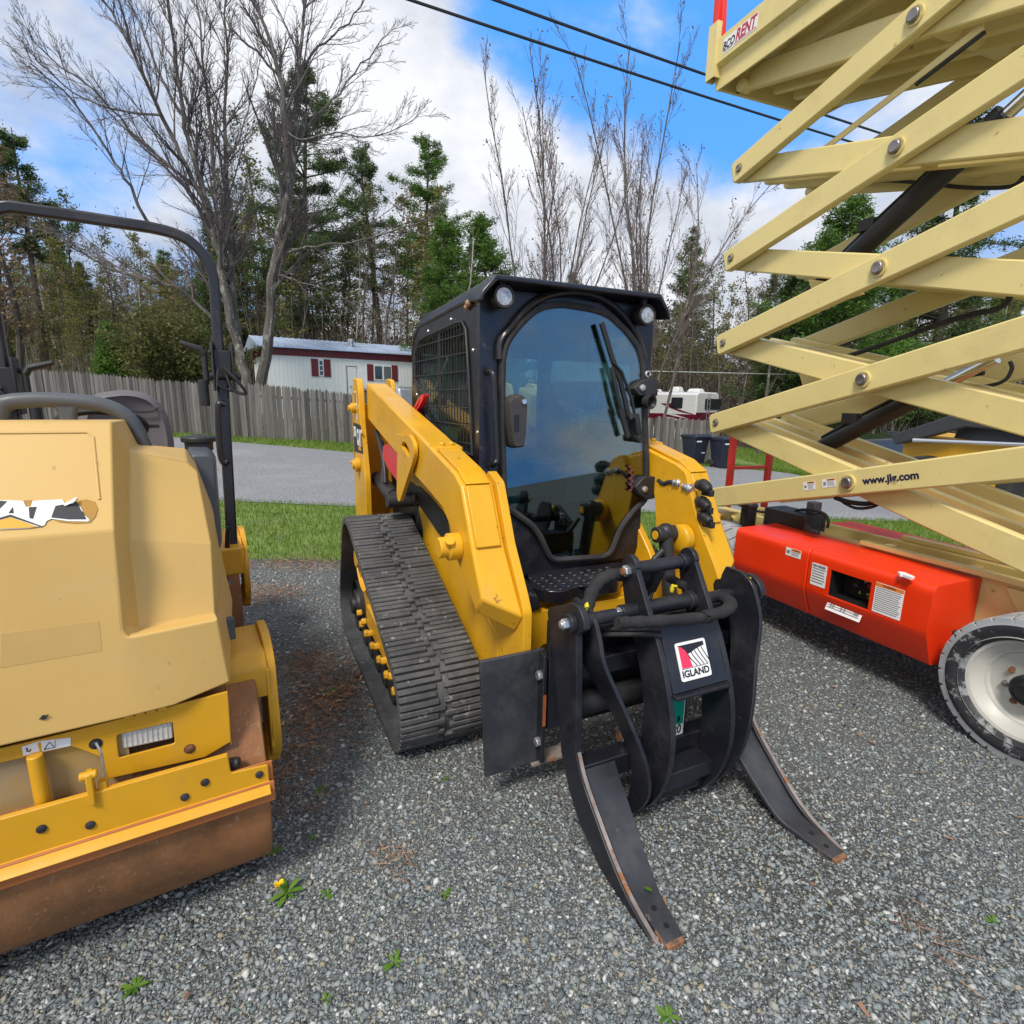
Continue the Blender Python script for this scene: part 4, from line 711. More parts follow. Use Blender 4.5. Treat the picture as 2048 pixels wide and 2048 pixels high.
# ---- loader arms
def arm(sg):
    M=lambda p:[(a,b) for a,b in p]
    yo,yi,yn=.645*sg,.505*sg,.47*sg
    o=MB()
    top=[(-1.06,1.64),(.20,1.375),(.72,1.255),(.80,1.215),(.92,.985),(1.02,.82)]
    bot=[(.965,.745),(.86,.82),(.70,.925),(.66,1.02),(.56,1.08),(.28,1.135),(.10,1.165),(-1.06,1.40)]
    po=top+bot
    # inner side runs lower: the chin is cut back from the outside to the inside
    pi=[p for p in top[:-1]]+[(1.095,.755),(1.03,.67)]+bot[1:]
    o.loft([(x,yo,z) for x,z in po],[(x,yi,z) for x,z in pi])
    a=o.obj('loader_arm',YEL,LR,bevel=.010,ang=18)
    n=MB(); n.prism(rnd([(.74,1.262),(.83,1.225),(.94,1.0),(1.06,.83),(1.095,.77),(1.095,.48),(.88,.42),(.86,.60),(.78,.75),(.66,.90),(.62,1.1)],.015,3),'y',*sorted((yi,yn)))
    n.prism([(-1.05,1.62),(.20,1.365),(.20,1.15),(-1.05,1.42)],'y',*sorted((yi,yi-.004*sg))); n.obj('arm_plate',YEL,a,bevel=.005)
    # raised cover on the front face and its bolted clip
    def onf(t,y,h):     # t along the front face from the elbow down
        A,B=Vector((.80,1.215)),Vector((.92,.985)); C=Vector((1.02,.82)); 
        L1=(B-A).length; p=A.lerp(B,t/L1) if t<L1 else B.lerp(C,(t-L1)/(C-B).length); d=(B-A).normalized() if t<L1 else (C-B).normalized(); nn=Vector((-d.y,d.x)); nn=nn if nn.x>0 else -nn; q=p+nn*h; return (q.x,y,q.y)
    c=MB(); ya,yb=.628*sg,.525*sg
    ts=[.005,.10,.20,.258]; c.loft(*[[onf(t,ya,-.002),onf(t,yb,-.002),onf(t,yb,.013),onf(t,ya,.013)] for t in ts])
    T=lambda x,y,h:(x,y,1.255+(.72-x)*.2307+h)
    c.loft([T(.46,ya,.002),T(.46,yb,.002),T(.46,yb,.016),T(.46,ya,.016)],[T(.72,ya,.0),T(.72,yb,.0),T(.72,yb,.016),T(.72,ya,.016)],[(.80,ya,1.213),(.80,yb,1.213),(.815,yb,1.222),(.815,ya,1.222)])
    cv=c.obj('arm_cover',YEL,a,bevel=.004)
    k=MB(); k.loft([T(.38,.60*sg,.0),T(.38,.53*sg,0),T(.38,.53*sg,.02),T(.38,.60*sg,.02)],[T(.47,.635*sg,0),T(.47,.515*sg,0),T(.47,.515*sg,.022),T(.47,.635*sg,.022)])
    for y in (.60,.555): k.lathe([(.014,0),(.014,.010),(.008,.014)],T(.43,y*sg,.02),(0.2,0,1),10)
    k.obj('hose_clip',YEL,a,bevel=.003)
    b=MB(); b.lathe([(.055,0),(.055,.05),(.042,.055),(.042,.085),(.0415,.09)],(.78,.645*sg,.965),(0,sg,0),28); b.lathe([(.02,0),(.02,.02)],(.82,.70*sg,.99),(.5,0,.6),10); b.obj('pivot_boss',YEL,a,bevel=.003)
    # hanging bracket with a grip slot
    h=MB(); out=trY(LF,'e',[(470,1290),(520,1300),(575,1298),(608,1370),(606,1460),(502,1775),(482,1740),(487,1440)],-.66)
    h.plate(rnd(out,.03,3),[rnd(trY(LF,'e',[(525,1348),(545,1350),(574,1400),(576,1455),(562,1455),(515,1372)],-.66),.008,3)],'y',*sorted((.652*sg,.672*sg)))
    h.obj('arm_bracket',YEL,a,bevel=.003)
    for (x,z) in ((-.05,1.30),(.22,1.24),(.86,1.02)): pass
    # tower
    t=MB(); to=[(-1.30,.52),(-.93,.55),(-.93,1.0),(-.98,1.17),(-1.04,1.36),(-1.06,1.58),(-1.10,1.665),(-1.24,1.68),(-1.32,1.55),(-1.36,1.2),(-1.32,.95)]
    t.prism(rnd(to,.03,3),'y',*sorted((.66*sg,.70*sg))); t.prism(rnd(to,.03,3),'y',*sorted((.44*sg,.47*sg))); t.box(-1.36,-1.30,*sorted((.44*sg,.70*sg)),.55,1.5)
    tw=t.obj('arm_tower',YEL,LR,bevel=.005)
    for x,z,r in ((-1.13,1.08,.05),(-1.2,1.47,.035),(-1.2,1.09,.02)): b=MB(); b.lathe([(r,0),(r,.03),(r*.6,.035),(r*.6,.05)],(x,.70*sg,z),(0,sg,0),24); b.obj('tower_pin',YEL,tw,bevel=.003)
    l=MB(); l.cyl((-1.12,.58*sg,.98),(-.62,.58*sg,.93),.05); l.cyl((-.66,.58*sg,.935),(-.32,.60*sg,.96),.03); l.cyl((-.33,.53*sg,.96),(-.33,.69*sg,.96),.045)
    l.tube(smooth([(-1.0,.57*sg,1.25),(-.9,.58*sg,1.1),(-.86,.6*sg,.98)],5),.018); l.tube(smooth([(-1.0,.60*sg,1.32),(-.8,.6*sg,1.15),(-.72,.61*sg,1.0)],5),.016)
    l.obj('lift_cylinder',DKS,LR,bevel=.003)
    return a,tw
armR,towR=arm(-1); armL,towL=arm(1)
mb=MB(); mb.prism(rnd(trY(LF,'e',[(372,1375),(405,1360),(486,1450),(490,1640),(470,1625),(400,1530),(368,1450)],-.635),.012,2),'y',-.635,-.60); mb.obj('red_lift_lock',RED,LR,bevel=.004)
mb=MB(); mb.plate(rnd([(-.52,1.41),(-.40,1.44),(-.20,1.545),(-.19,1.57),(-.27,1.56),(-.44,1.475)],.02),[rnd([(-.40,1.46),(-.26,1.535),(-.25,1.55),(-.38,1.48)],.008,2)],'y',-.50,-.47); mb.obj('red_lock_handle',RED,LR,bevel=.003)
# decals on the outer tower face
def tower_decal():
    y=-.7005; d=MB(); q=lambda pts,t=.0012: d.prism(pts,'y',y-t,y)
    q([(-1.30,1.365),(-1.03,1.36),(-.975,1.17),(-1.30,1.155),(-1.31,1.2)]); o=d.obj('side_decal',BLD,towR)
    up=(0,0,1); r=(1,0,0)
    text('CAT',.150,WHT,o,basis((-1.085,y-.0012,1.265),r,up),bold=.006,sx=.62)
    text('239D',.095,WHT,o,basis((-1.25,y-.0012,1.30),r,up),bold=.004,sx=.42)
    t=MB(); t.prism([(-1.13,1.185),(-1.03,1.185),(-1.08,1.245)],'y',y-.0026,y-.0014); t.obj('yellow_triangle',YEL,o)
    l=MB(); l.prism([(-1.21,1.62-.16),(-1.15,1.62-.16),(-1.15,1.585),(-1.21,1.585)],'y',y-.0012,y); 
    l.prism([(-1.215,1.39),(-1.15,1.39),(-1.15,1.43),(-1.215,1.43)],'y',y-.0012,y); ob=l.obj('warning_label',WHT,towR)
    k=MB(); k.prism([(-1.20,1.505),(-1.16,1.505),(-1.16,1.575),(-1.20,1.575)],'y',y-.002,y-.0012)
    for i in range(3): k.prism([(-1.205,1.397+i*.011),(-1.16,1.397+i*.011),(-1.16,1.401+i*.011),(-1.205,1.401+i*.011)],'y',y-.002,y-.0012)
    k.prism([(-1.205,1.468),(-1.155,1.468),(-1.155,1.49),(-1.205,1.49)],'y',y-.002,y-.0012); k.obj('label_print',BLD,ob)
tower_decal()
# ---- cab
cab=MB()
FX=.53
gl=trX(LF,'f',[(400,335),(470,312),(560,305),(720,330),(800,350),(860,378),(960,470),(1040,580),(1066,690),(1075,1000),(1085,1300),(1088,1530),(1000,1610),(920,1720),(870,1850),(850,1880),(820,1895),(520,1915),(490,1900),(470,1860),(430,1770),(370,1690),(250,1605),(215,1580),(200,1540),(192,1300),(186,1000),(190,640),(215,540),(300,425)],FX)
gl=rnd(gl,.03,3)
ctr=Vector((sum(p[0] for p in gl)/len(gl),sum(p[1] for p in gl)/len(gl)))
def grow(poly,d):
    o=[];n=len(poly)
    A=sum(poly[i][0]*poly[(i+1)%n][1]-poly[(i+1)%n][0]*poly[i][1] for i in range(n)); s=1 if A>0 else -1
    for i in range(n):
        t=(Vector(poly[(i+1)%n])-Vector(poly[i-1])).normalized(); o.append((poly[i][0]+t.y*d*s,poly[i][1]-t.x*d*s))
    return o
front=rnd([(-.455,2.0),(.475,2.0),(.475,.80),(.44,.74),(.30,.72),(-.30,.70),(-.40,.78),(-.455,.95)],.03,4)
cab.plate(front,[grow(gl,.022)],'x',.485,.52)
win=trY(LF,'e',[(640,640),(690,605),(800,558),(900,512),(945,505),(970,560),(990,850),(1005,1150),(1016,1440),(900,1400),(760,1270),(690,1160),(640,1050),(610,880),(612,740)],-.45)
sidep=rnd([(.485,2.0),(-.36,1.985),(-.50,1.93),(-.575,1.80),(-.60,1.55),(-.60,.95),(.30,.72),(.485,.72)],.05,4)
for y in ((-.455,-.425),(.445,.475)): cab.plate(sidep,[rnd(win,.03,3)],'y',*y)
bw=rnd([(-.40,1.22),(.42,1.22),(.42,1.84),(-.40,1.84)],.06); cab.plate([(-.425,.95),(.445,.95),(.445,1.97),(-.425,1.97)],[bw],'x',-.60,-.57)
CAB=cab.obj('cab',BLK,LR,bevel=.010,seg=3)
# sculpted arch above the door
ar=MB(); arc=trX(LF,'f',[(150,640),(160,520),(235,420),(330,310),(430,245),(560,212),(690,215),(800,245),(900,310),(980,400),(1050,520),(1085,640)],FX)
ar.tube([(FX-.004,p[0],p[1]) for p in smooth(arc,4)],.030,10,sx=.6,up=(1,0,0)); ar.obj('door_arch',BLK,CAB)
df=MB(); df.tube([(FX+.004,p[0],p[1]) for p in grow(gl,.012)+[grow(gl,.012)[0]]],.0185,8,sx=.9,up=(1,0,0),cap=False); df.obj('door_frame',RUB,CAB)
g=MB(); g.prism(grow(gl,.003),'x',FX+.002,FX+.007); g.obj('front_glass',GLS,CAB)
g=MB(); g.prism(grow(rnd(win,.03,3),.004),'y',-.437,-.432); g.obj('side_glass',SGL,CAB)
g=MB(); g.prism(grow(rnd(win,.03,3),.004),'y',.452,.457); g.obj('side_glass',SGL,CAB)
g=MB(); g.prism(grow(bw,.004),'x',-.592,-.588); g.obj('rear_glass',SGL,CAB)
def clip(poly,c,axis):
    xs=[];n=len(poly)
    for i in range(n):
        a=poly[i];b=poly[(i+1)%n]
        if (a[axis]-c)*(b[axis]-c)<0: t=(c-a[axis])/(b[axis]-a[axis]); xs.append(a[1-axis]+t*(b[1-axis]-a[1-axis]))
    return sorted(xs)
for yy in (-.462,.482):
    gr=MB(); x0=min(p[0] for p in win); x1=max(p[0] for p in win); z0=min(p[1] for p in win); z1=max(p[1] for p in win)
    x=x0+.02
    while x<x1:
        c=clip(win,x,0)
        for a,b in zip(c[::2],c[1::2]): gr.box(x-.0019,x+.0019,yy-.002,yy+.002,a,b)
        x+=.043
    zz=z0+.05
    while zz<z1:
        c=clip(win,zz,1)
        for a,b in zip(c[::2],c[1::2]): gr.box(a,b,yy-.0062 if yy<0 else yy+.0031,yy-.0031 if yy<0 else yy+.0062,zz-.0024,zz+.0024)
        zz+=.082
    gr.tube([(p[0],yy,p[1]) for p in win+[win[0]]],.006,6,cap=False)
    gr.box((x0+x1)/2-.05,(x0+x1)/2-.02,yy+.01 if yy<0 else yy-.016,yy+.016 if yy<0 else yy-.01,z0+.2,z1-.02)
    gr.obj('window_guard',DKS,CAB)
# roof with a drooping visor
rf=MB(); pr=[(-.505,1.945),(-.49,1.985),(-.43,2.052),(.42,2.052),(.472,1.985),(.487,1.945),(.474,1.94),(.46,1.975),(.41,2.03),(-.42,2.03),(-.475,1.975),(-.49,1.94)]
pb=[(-.462,1.975),(-.46,2.0),(-.43,2.035),(.45,2.035),(.48,2.0),(.482,1.975),(.47,1.97),(.465,1.98),(.43,2.01),(-.41,2.01),(-.445,1.98),(-.45,1.97)]
mixp=lambda k:[(a[0]*(1-k)+b[0]*k,a[1]*(1-k)+b[1]*k) for a,b in zip(pb,pr)]
xs=[(-.585,-.20,0),(-.52,-.085,0),(-.40,-.03,0),(.30,0,.1),(.46,0,.35),(.56,0,1),(.635,-.006,1)]
rf.loft(*[[(x,y,z+dz) for y,z in mixp(k)] for x,dz,k in xs]); rf.box(-.40,.50,-.43,.45,1.985,2.02)
rf.obj('roof',BLK,CAB,bevel=.006)
for px,yx in (((188,235),.60),((1110,355),.60)):
    _,y,z=LF.ax(*P('f',*px),yx); l=MB(); l.lathe([(.020,-.075),(.042,-.06),(.049,-.012),(.049,.004),(.042,.008),(.038,0.0)],(yx,y,z),(1,0,0),28); l.box(yx-.05,yx-.02,y-.012,y+.012,z+.04,z+.085); wl=l.obj('work_light',PLB,CAB,bevel=.003)
    l=MB(); l.lathe([(.0385,-.004),(.035,.003),(.022,.006),(.004,.007)],(yx,y,z),(1,0,0),28)
    l.obj('lens',LENS,wl)
def FXp(pts,X,k='f'): return [LF.ax(*P(k,*p),X) for p in pts]
h=MB(); h.tube(smooth([FXp([(92,712)],.535)[0]]+FXp([(118,735),(126,860),(134,1080),(142,1270),(128,1310)],.575)+[FXp([(105,1325)],.535)[0]],5),.0125,10)
for p in ((92,712),(105,1325)): v=FXp([p],.53)[0]; h.cyl((.515,v[1],v[2]),(.545,v[1],v[2]),.02)
h.obj('grab_rail',BLK,CAB)
h=MB(); hp=trX(LF,'f',[(213,935),(222,890),(300,862),(338,900),(340,960),(332,1120),(318,1205),(250,1212),(236,1180),(222,1060)],.58)
h.loft([(.545,y,z) for y,z in grow(rnd(hp,.012,2),.004)],[(.575,y,z) for y,z in rnd(hp,.012,2)],[(.588,y,z) for y,z in grow(rnd(hp,.012,2),-.008)])
dh=h.obj('door_handle',mat('brown_plastic',(.045,.040,.037),.45,var=.1),CAB,bevel=.003)
v=FXp([(316,912)],.59)[0]; h=MB(); h.cyl((.585,v[1],v[2]),(.596,v[1],v[2]),.011); h.obj('lock',ZNC,dh)
h=MB(); v=FXp([(270,1040)],.59)[0]; h.box(.588,.5895,v[1]-.012,v[1]+.012,v[2]-.045,v[2]+.03); h.obj('pull_recess',BLD,dh)
wp=MB(); wp.bar(FXp([(815,405),(850,520),(885,640),(935,775),(990,1010)],.572),.022,.016,up=(1,0,0)); wp.bar(FXp([(895,660),(945,720),(1010,900),(1055,1130)],.585),.010,.012,up=(1,0,0)); wp.bar(FXp([(935,960),(985,1140)],.578),.024,.016,up=(1,0,0)); wp.bar(FXp([(880,690),(925,900),(960,1010)],.578),.02,.012,up=(1,0,0)); wp.bar(FXp([(985,1010),(1020,1000),(1050,1130),(1020,1150)],.57),.03,.03,up=(1,0,0)); 
v=FXp([(1040,1150)],.56)[0]; wp.cyl((.545,v[1],v[2]),(.60,v[1],v[2]),.02); wp.obj('wiper',PLB,CAB,bevel=.002)
for a in ([(1020,830),(1060,785),(1110,765),(1175,760),(1170,860),(1120,872),(1060,875)],[(1030,1460),(1090,1395),(1175,1395),(1180,1470),(1175,1530),(1110,1545),(1050,1500)]):
    q=rnd(trX(LF,'f',a,.575),.012,2); h=MB(); h.prism(q,'x',.53,.578); y=sum(p[0] for p in q)/len(q); z=sum(p[1] for p in q)/len(q); h.cyl((.545,y+.03,z-.05),(.545,y+.03,z+.06),.022); h.box(.47,.56,.47,.50,z-.04,z+.04); hg=h.obj('door_hinge',DKS,CAB,bevel=.004)
    h=MB(); h.lathe([(.016,0),(.016,.012),(.010,.016)],(.577,y-.03,z-.002),(1,0,0),14); h.obj('hinge_bolt',ZNC,hg)
v=FXp([(1115,735)],.56)[0]; h=MB(); h.tube([(.56,v[1]+.014*math.cos(t*.7),v[2]+.014*math.sin(t*.7)) for t in range(10)],.005,6); h.obj('lifting_eye',ZNC,CAB)
v=FXp([(1140,915)],.60)[0]; h=MB(); h.lathe([(.012,-.05),(.034,-.04),(.036,0),(.030,-.002),(.018,-.03)],v,(1,.2,-.1),20); h.obj('horn',DKS,CAB)
# door seal at the lower corner, chipped red reflector strip
h=MB()
for i in range(9):
    v=FXp([(1000+(i%2)*12,1330+i*19)],.55)[0]; h.box(v[0],v[0]+.004,v[1]-.008,v[1]+.008,v[2]-.006,v[2]+.006)
h.obj('reflector_strip',mat('red_reflector',(.18,.04,.05),.5),CAB)
# rusty clamps on the roof corner
h=MB(); v=LF.ay(*P('e',985,375),-.46); h.ball((v[0],-.468,v[2]),.016,10,6); h.ball((v[0]-.03,-.466,v[2]-.012),.013,10,6); h.obj('corner_clip',mat('tan_clip',(.33,.19,.10),.6),CAB)
for p in ((690,570),(850,487),(1005,703),(1036,1280),(610,1015),(835,1058)): h=MB(); v=LF.ay(*P('e',*p),-.457); h.lathe([(.008,0),(.006,.005)],(v[0],-.456,v[2]),(0,-1,0),8); h.obj('panel_screw',ZNC,CAB)
# inside the cab
IN=mat('cab_trim',(.085,.098,.098),.6,var=.2,vs=8); h=MB(); h.box(-.55,.46,-.42,.44,.70,.74); h.box(-.56,-.50,-.42,.44,.74,1.18); h.prism([(-.42,.74),(-.26,.74),(-.24,1.14),(-.42,1.18)],'x',-.45,.33); h.prism([(.28,.74),(.44,.74),(.44,1.18),(.26,1.14)],'x',-.45,.33); h.obj('cab_interior',IN,CAB,bevel=.015)
st=MB(); st.loft([(-.42,-.24,.98),(.05,-.24,.98),(.05,.24,.98),(-.42,.24,.98)],[(-.40,-.22,1.08),(.03,-.22,1.08),(.03,.22,1.08),(-.40,.22,1.08)]); st.loft([(-.45,-.22,1.05),(-.32,-.22,1.05),(-.32,.22,1.05),(-.45,.22,1.05)],[(-.52,-.20,1.32),(-.42,-.20,1.32),(-.42,.20,1.32),(-.52,.20,1.32)],[(-.53,-.12,1.42),(-.46,-.12,1.42),(-.46,.12,1.42),(-.53,.12,1.42)]); st.box(-.2,0,-.15,.15,.74,.98); st.obj('seat',SEATM,CAB,bevel=.04,seg=3)
for y in (-.30,.20):
    j=MB(); j.loft([(.10,y-.11,1.02),(.36,y-.10,1.02),(.36,y+.10,1.02),(.10,y+.11,1.02)],[(.02,y-.13,1.20),(.38,y-.12,1.22),(.38,y+.12,1.22),(.02,y+.13,1.20)]); j.lathe([(.085,1.21),(.085,1.235),(.07,1.24),(.072,1.26),(.055,1.265),(.055,1.285),(.03,1.30)],(.24,y,0),(0,0,1),20); j.tube([(.24,y,1.29),(.23,y,1.36),(.24,y,1.44)],[.02,.024,.03],10); j.obj('joystick_pod',mat('pod_trim',(.14,.175,.18),.5) if y<0 else bpy.data.materials['pod_trim'],CAB,bevel=.02,seg=3)
# clear teal door card seen low at the left
h=MB(); h.prism(rnd(trX(LF,'f',[(205,1390),(250,1395),(285,1440),(293,1520),(275,1600),(215,1570)],.47),.02),'x',.46,.475); h.obj('kick_panel',mat('teal_trim',(.16,.27,.28),.5),CAB,bevel=.004)
# step
stp=MB(); sp_=[LF.az(*P('g',*p),.72)[:2] for p in [(335,362),(880,297),(905,345),(868,408),(610,445),(545,470),(460,468),(350,440)]]
stp.prism(rnd(sp_,.02,2),'z',.655,.715)
for i in range(9):
    for k in range(5): 
        x=.60+k*.042+(i%2)*.02; y=-.22+i*.055
        stp.loft([(x-.016,y,.714),(x,y-.02,.714),(x+.016,y,.714),(x,y+.02,.714)],[(x-.010,y,.723),(x,y-.014,.723),(x+.010,y,.723),(x,y+.014,.723)])
stp.obj('entry_step',BLK,LR,bevel=.004)
b=MB(); b.loft([(.62,-.40,.66),(.78,-.40,.63),(.78,-.25,.63),(.62,-.25,.66)],[(.62,-.39,.74),(.75,-.38,.72),(.77,-.27,.70),(.62,-.26,.74)]); b.obj('step_side',BLK,LR,bevel=.012)
b=MB(); b.cyl((.62,-.45,.60),(.64,-.44,.86),.035); b.cyl((.63,-.48,.84),(.63,-.40,.84),.04); b.obj('tilt_cylinder',DKS,LR,bevel=.004)
b=MB(); v0=LF.ay(*P('f',1225,1790),.36); 
b.cyl((v0[0],.36,v0[2]+.02),(v0[0]+.07,.36,v0[2]-.32),.034); b.cyl((v0[0],.30,v0[2]+.02),(v0[0],.42,v0[2]+.02),.038); b.ball((v0[0],.36,v0[2]+.03),.042,16,10,(1,1,1)); b.tube([(v0[0]+.05,.31,v0[2]-.04),(v0[0]+.04,.27,v0[2]-.08),(v0[0]+.05,.24,v0[2]-.12)],.014); cyl=b.obj('tilt_cylinder',DKS,LR,bevel=.004)
b=MB(); b.cyl((v0[0]+.065,.36,v0[2]-.30),(v0[0]+.11,.36,v0[2]-.50),.021); b.obj('rod',CHR,cyl)
b=MB(); b.lathe([(.021,0),(.021,.004)],(v0[0]+.002,.298,v0[2]+.02),(0,-1,0),16); b.obj('pin_cap',YEL,cyl)
b=MB(); b.lathe([(.066,0),(.066,.04),(.05,.05)],(v0[0]+.03,.455,v0[2]),(0,-1,0),28); b.obj('cylinder_mount',YEL,LR,bevel=.004); b=MB(); b.ball((.33,.50,v0[2]-.10),.10,20,12); b.obj('lift_arm_boss',YEL,LR)
# couplers at the head of the far arm
cp=MB(); cq=MB(); cs=MB()
for i,p in enumerate(((1465,1450),(1460,1560),(1470,1650))):
    v=LF.ay(*P('f',*p),.49); cp.lathe([(.024,-.045),(.026,-.01),(.03,0),(.03,.012)],v,(.8,-.35,.1),18); q=(Vector(v)+Vector((.8,-.35,.1)).normalized()*.012); cq.lathe([(.030,0),(.026,.035),(.016,.055)],q,(.8,-.2,-.25),14); cq.box(q[0],q[0]+.06,q[1]-.012,q[1]+.012,q[2]-.045,q[2]-.015)
for p0,p1 in (((1280,1435),(1330,1440)),((1340,1455),(1400,1480))):
    a=LF.ay(*P('f',*p0),.47); b_=LF.ay(*P('f',*p1),.48); cs.cyl(a,b_,.018); cs.cyl(tuple(Vector(a).lerp(Vector(b_),.6)),tuple(Vector(a).lerp(Vector(b_),.8)),.024)
cp.obj('coupler',DKS,LR,bevel=.002); cq.obj('dust_cap',PLB,LR,bevel=.004); cs.obj('hose_coupling',ZNC,LR,bevel=.002)
b=MB(); b.tube(smooth([LF.ay(*P('f',*p),.47) for p in ((1180,1420),(1215,1440),(1250,1430),(1285,1436))],5),.011); b.obj('hose',SLV,LR)
# ================================================================ log grapple on the loader's front
_g0=LF.o+1.30*LF.X
GR=empty('log_grapple','black steel log grapple with two fork tines, resting on the gravel before the loader','grapple',(_g0[0],_g0[1],0),LF.rz)
FORK=[(1.33,.80),(1.345,.62),(1.358,.40),(1.362,.335),(1.41,.258),(1.50,.175),(1.61,.085),(1.70,.036),(1.815,.004)]
REAR=[(1.13,.775),(1.155,.68),(1.20,.565),(1.235,.42),(1.265,.28),(1.33,.165),(1.41,.085),(1.53,.022),(1.66,.003),(1.80,.0)]
def tine(sg):
    yo,yi=.425*sg,.398*sg; mb=MB()
    eye=[(1.31+.07*math.cos(a),.805+.07*math.sin(a)) for a in np.linspace(0,math.pi*.75,9)]
    out=smooth(FORK[:4],4)[:-1]+smooth(FORK[3:],4); out=out[::-1]
    poly=eye+[(1.14,.80)]+REAR+[p for p in out if p[1]<.78]
    mb.prism(poly,'y',*sorted((yo,yi))); sp=mb.obj('side_plate',GRB,GR,bevel=.003)
    # bright scraped front edge
    e=MB(); pts=smooth(FORK[3:],5); e.bar([(p[0]+.0015,(yo+yi)/2,p[1]+.003) for p in pts],.013,.005,up=(1,0,.6)); e.obj('worn_edge',EDGE,sp)
    b=MB(); bl=[(1.375,.272),(1.475,.180),(1.63,.056),(1.71,.030),(1.835,.0195)]; ws=[.135,.127,.108,.088,.064]
    L=[]
    pts=smooth(bl,5); n=len(pts)
    for i,p in enumerate(pts):
        t=(Vector(pts[min(i+1,n-1)])-Vector(pts[max(i-1,0)])).normalized(); m=Vector((-t.y,t.x)); w=np.interp(i/(n-1)*4,range(5),ws); q=Vector(p)-m*.017
        ya=yi; yb=(.398-w)*sg; L.append([(p[0],ya,p[1]),(p[0],yb,p[1]),(q.x,yb,max(q.y,.001)),(q.x,ya,max(q.y,.001))])
    b.loft(*L); bl_=b.obj('tine_blade',GRW,GR,bevel=.003)
    h=MB()
    for t in (.80,.93):
        i=int(t*(n-1)); p=pts[i]; h.cyl((p[0],.360*sg,p[1]+.0012),(p[0],.360*sg,p[1]-.01),.009,seg=14)
    h.obj('bolt_hole',BLD,bl_)
    # rusty tip
    t=MB(); t.loft([(1.785,.40*sg,.0215),(1.785,.322*sg,.0215),(1.785,.322*sg,.0005),(1.785,.40*sg,.0005)],[(1.845,.398*sg,.018),(1.845,.338*sg,.018),(1.848,.338*sg,.0005),(1.848,.398*sg,.0005)]); t.obj('rusty_tip',mat('tip_rust',(.23,.105,.05),.7,var=.4,vs=20,spot=(.05,.05,.05),spot_amt=.45,spot_s=16) if sg<0 else bpy.data.materials['tip_rust'],bl_,bevel=.004)
    # pivot boss outside
    k=MB(); k.cyl((1.31,.425*sg,.805),(1.31,.447*sg,.805),.034); k.cyl((1.31,.398*sg,.805),(1.31,.35*sg,.805),.030); k.obj('pivot_boss',GRB,sp,bevel=.003)
    k=MB(); k.hexn((1.31,.447*sg,.805),(0,sg,0),.020,.024); k.cyl((1.31,.470*sg,.805),(1.31,.477*sg,.805),.012); k.obj('lock_nut',ZNC,sp,bevel=.0015)
    k=MB(); k.lathe([(.006,0),(.006,.012),(.009,.014),(.009,.02),(.004,.03)],(1.31,.375*sg,.842),(.2,0,1),10); k.lathe([(.005,0),(.004,.02)],(1.318,.375*sg,.86),(.7,.5*sg,.4),8); k.obj('grease_nipple',mat('nipple_cap',(.75,.62,.02),.4) if sg<0 else bpy.data.materials['nipple_cap'],sp)
tine(-1); tine(1)
m=MB(); m.box(1.30,1.37,-.398,.398,.20,.278); m.obj('lower_crossbar',GRB,GR,bevel=.004)
m=MB(); m.box(1.18,1.25,-.398,.398,.545,.615); m.obj('middle_crossbar',GRB,GR,bevel=.004)
m=MB(); m.box(1.16,1.24,-.398,.398,.715,.735); m.obj('top_crossbar',GRB,GR,bevel=.003)
m=MB()
m.box(1.12,1.15,-.42,.42,.30,.74); m.obj('back_plate',GRB,GR,bevel=.003)
m=MB(); m.cyl((1.21,-.39,.42),(1.21,.39,.42),.045); m.obj('torque_tube',DKS,GR,bevel=.003)
# clamp jaw: two inner plates run up to the link pins, two outer plates bend in to meet them
JX=[(1.29,.955),(1.335,.88),(1.385,.80),(1.445,.70),(1.50,.57),(1.532,.45),(1.535,.32),(1.505,.20),(1.45,.10),(1.385,.025)]
JR=[(1.352,.012),(1.365,.10),(1.385,.20),(1.395,.32),(1.385,.45),(1.355,.57),(1.30,.70),(1.25,.78),(1.215,.88),(1.205,.955)]
for sg,dx,dz in ((-1,0,0),(1,.005,.01)):
    y=(-.155,-.133) if sg<0 else (.118,.140); cap=[(1.248+.045*math.cos(a)+dx,.955+.045*math.sin(a)) for a in np.linspace(.15,math.pi-.15,7)]
    m=MB(); m.prism([(a+dx,b) for a,b in smooth(JX,3)]+[(a+dx,b) for a,b in smooth(JR,3)]+cap[::-1],'y',*y); jp=m.obj('jaw_plate',GRB,GR,bevel=.0025)
    if sg<0: m=MB(); m.cyl((1.30,-.155,.805),(1.30,-.222,.805),.028); m.obj('spacer',GRB,jp,bevel=.002)
    for z in (.94,.805):
        e=.067 if sg<0 and z<.9 else 0
        m=MB(); m.hexn((1.248 if z>.9 else 1.30,y[0]-e if sg<0 else y[1],z),(0,sg,0),.022,.024); nb=m.obj('link_nut',ZNC,jp,bevel=.0015)
        m=MB(); m.cyl((1.248 if z>.9 else 1.30,(y[0]-e-.024) if sg<0 else (y[1]+.024),z),(1.248 if z>.9 else 1.30,(y[0]-e-.030) if sg<0 else (y[1]+.030),z),.013,seg=14)
        m.obj('bolt_end',RST,nb)
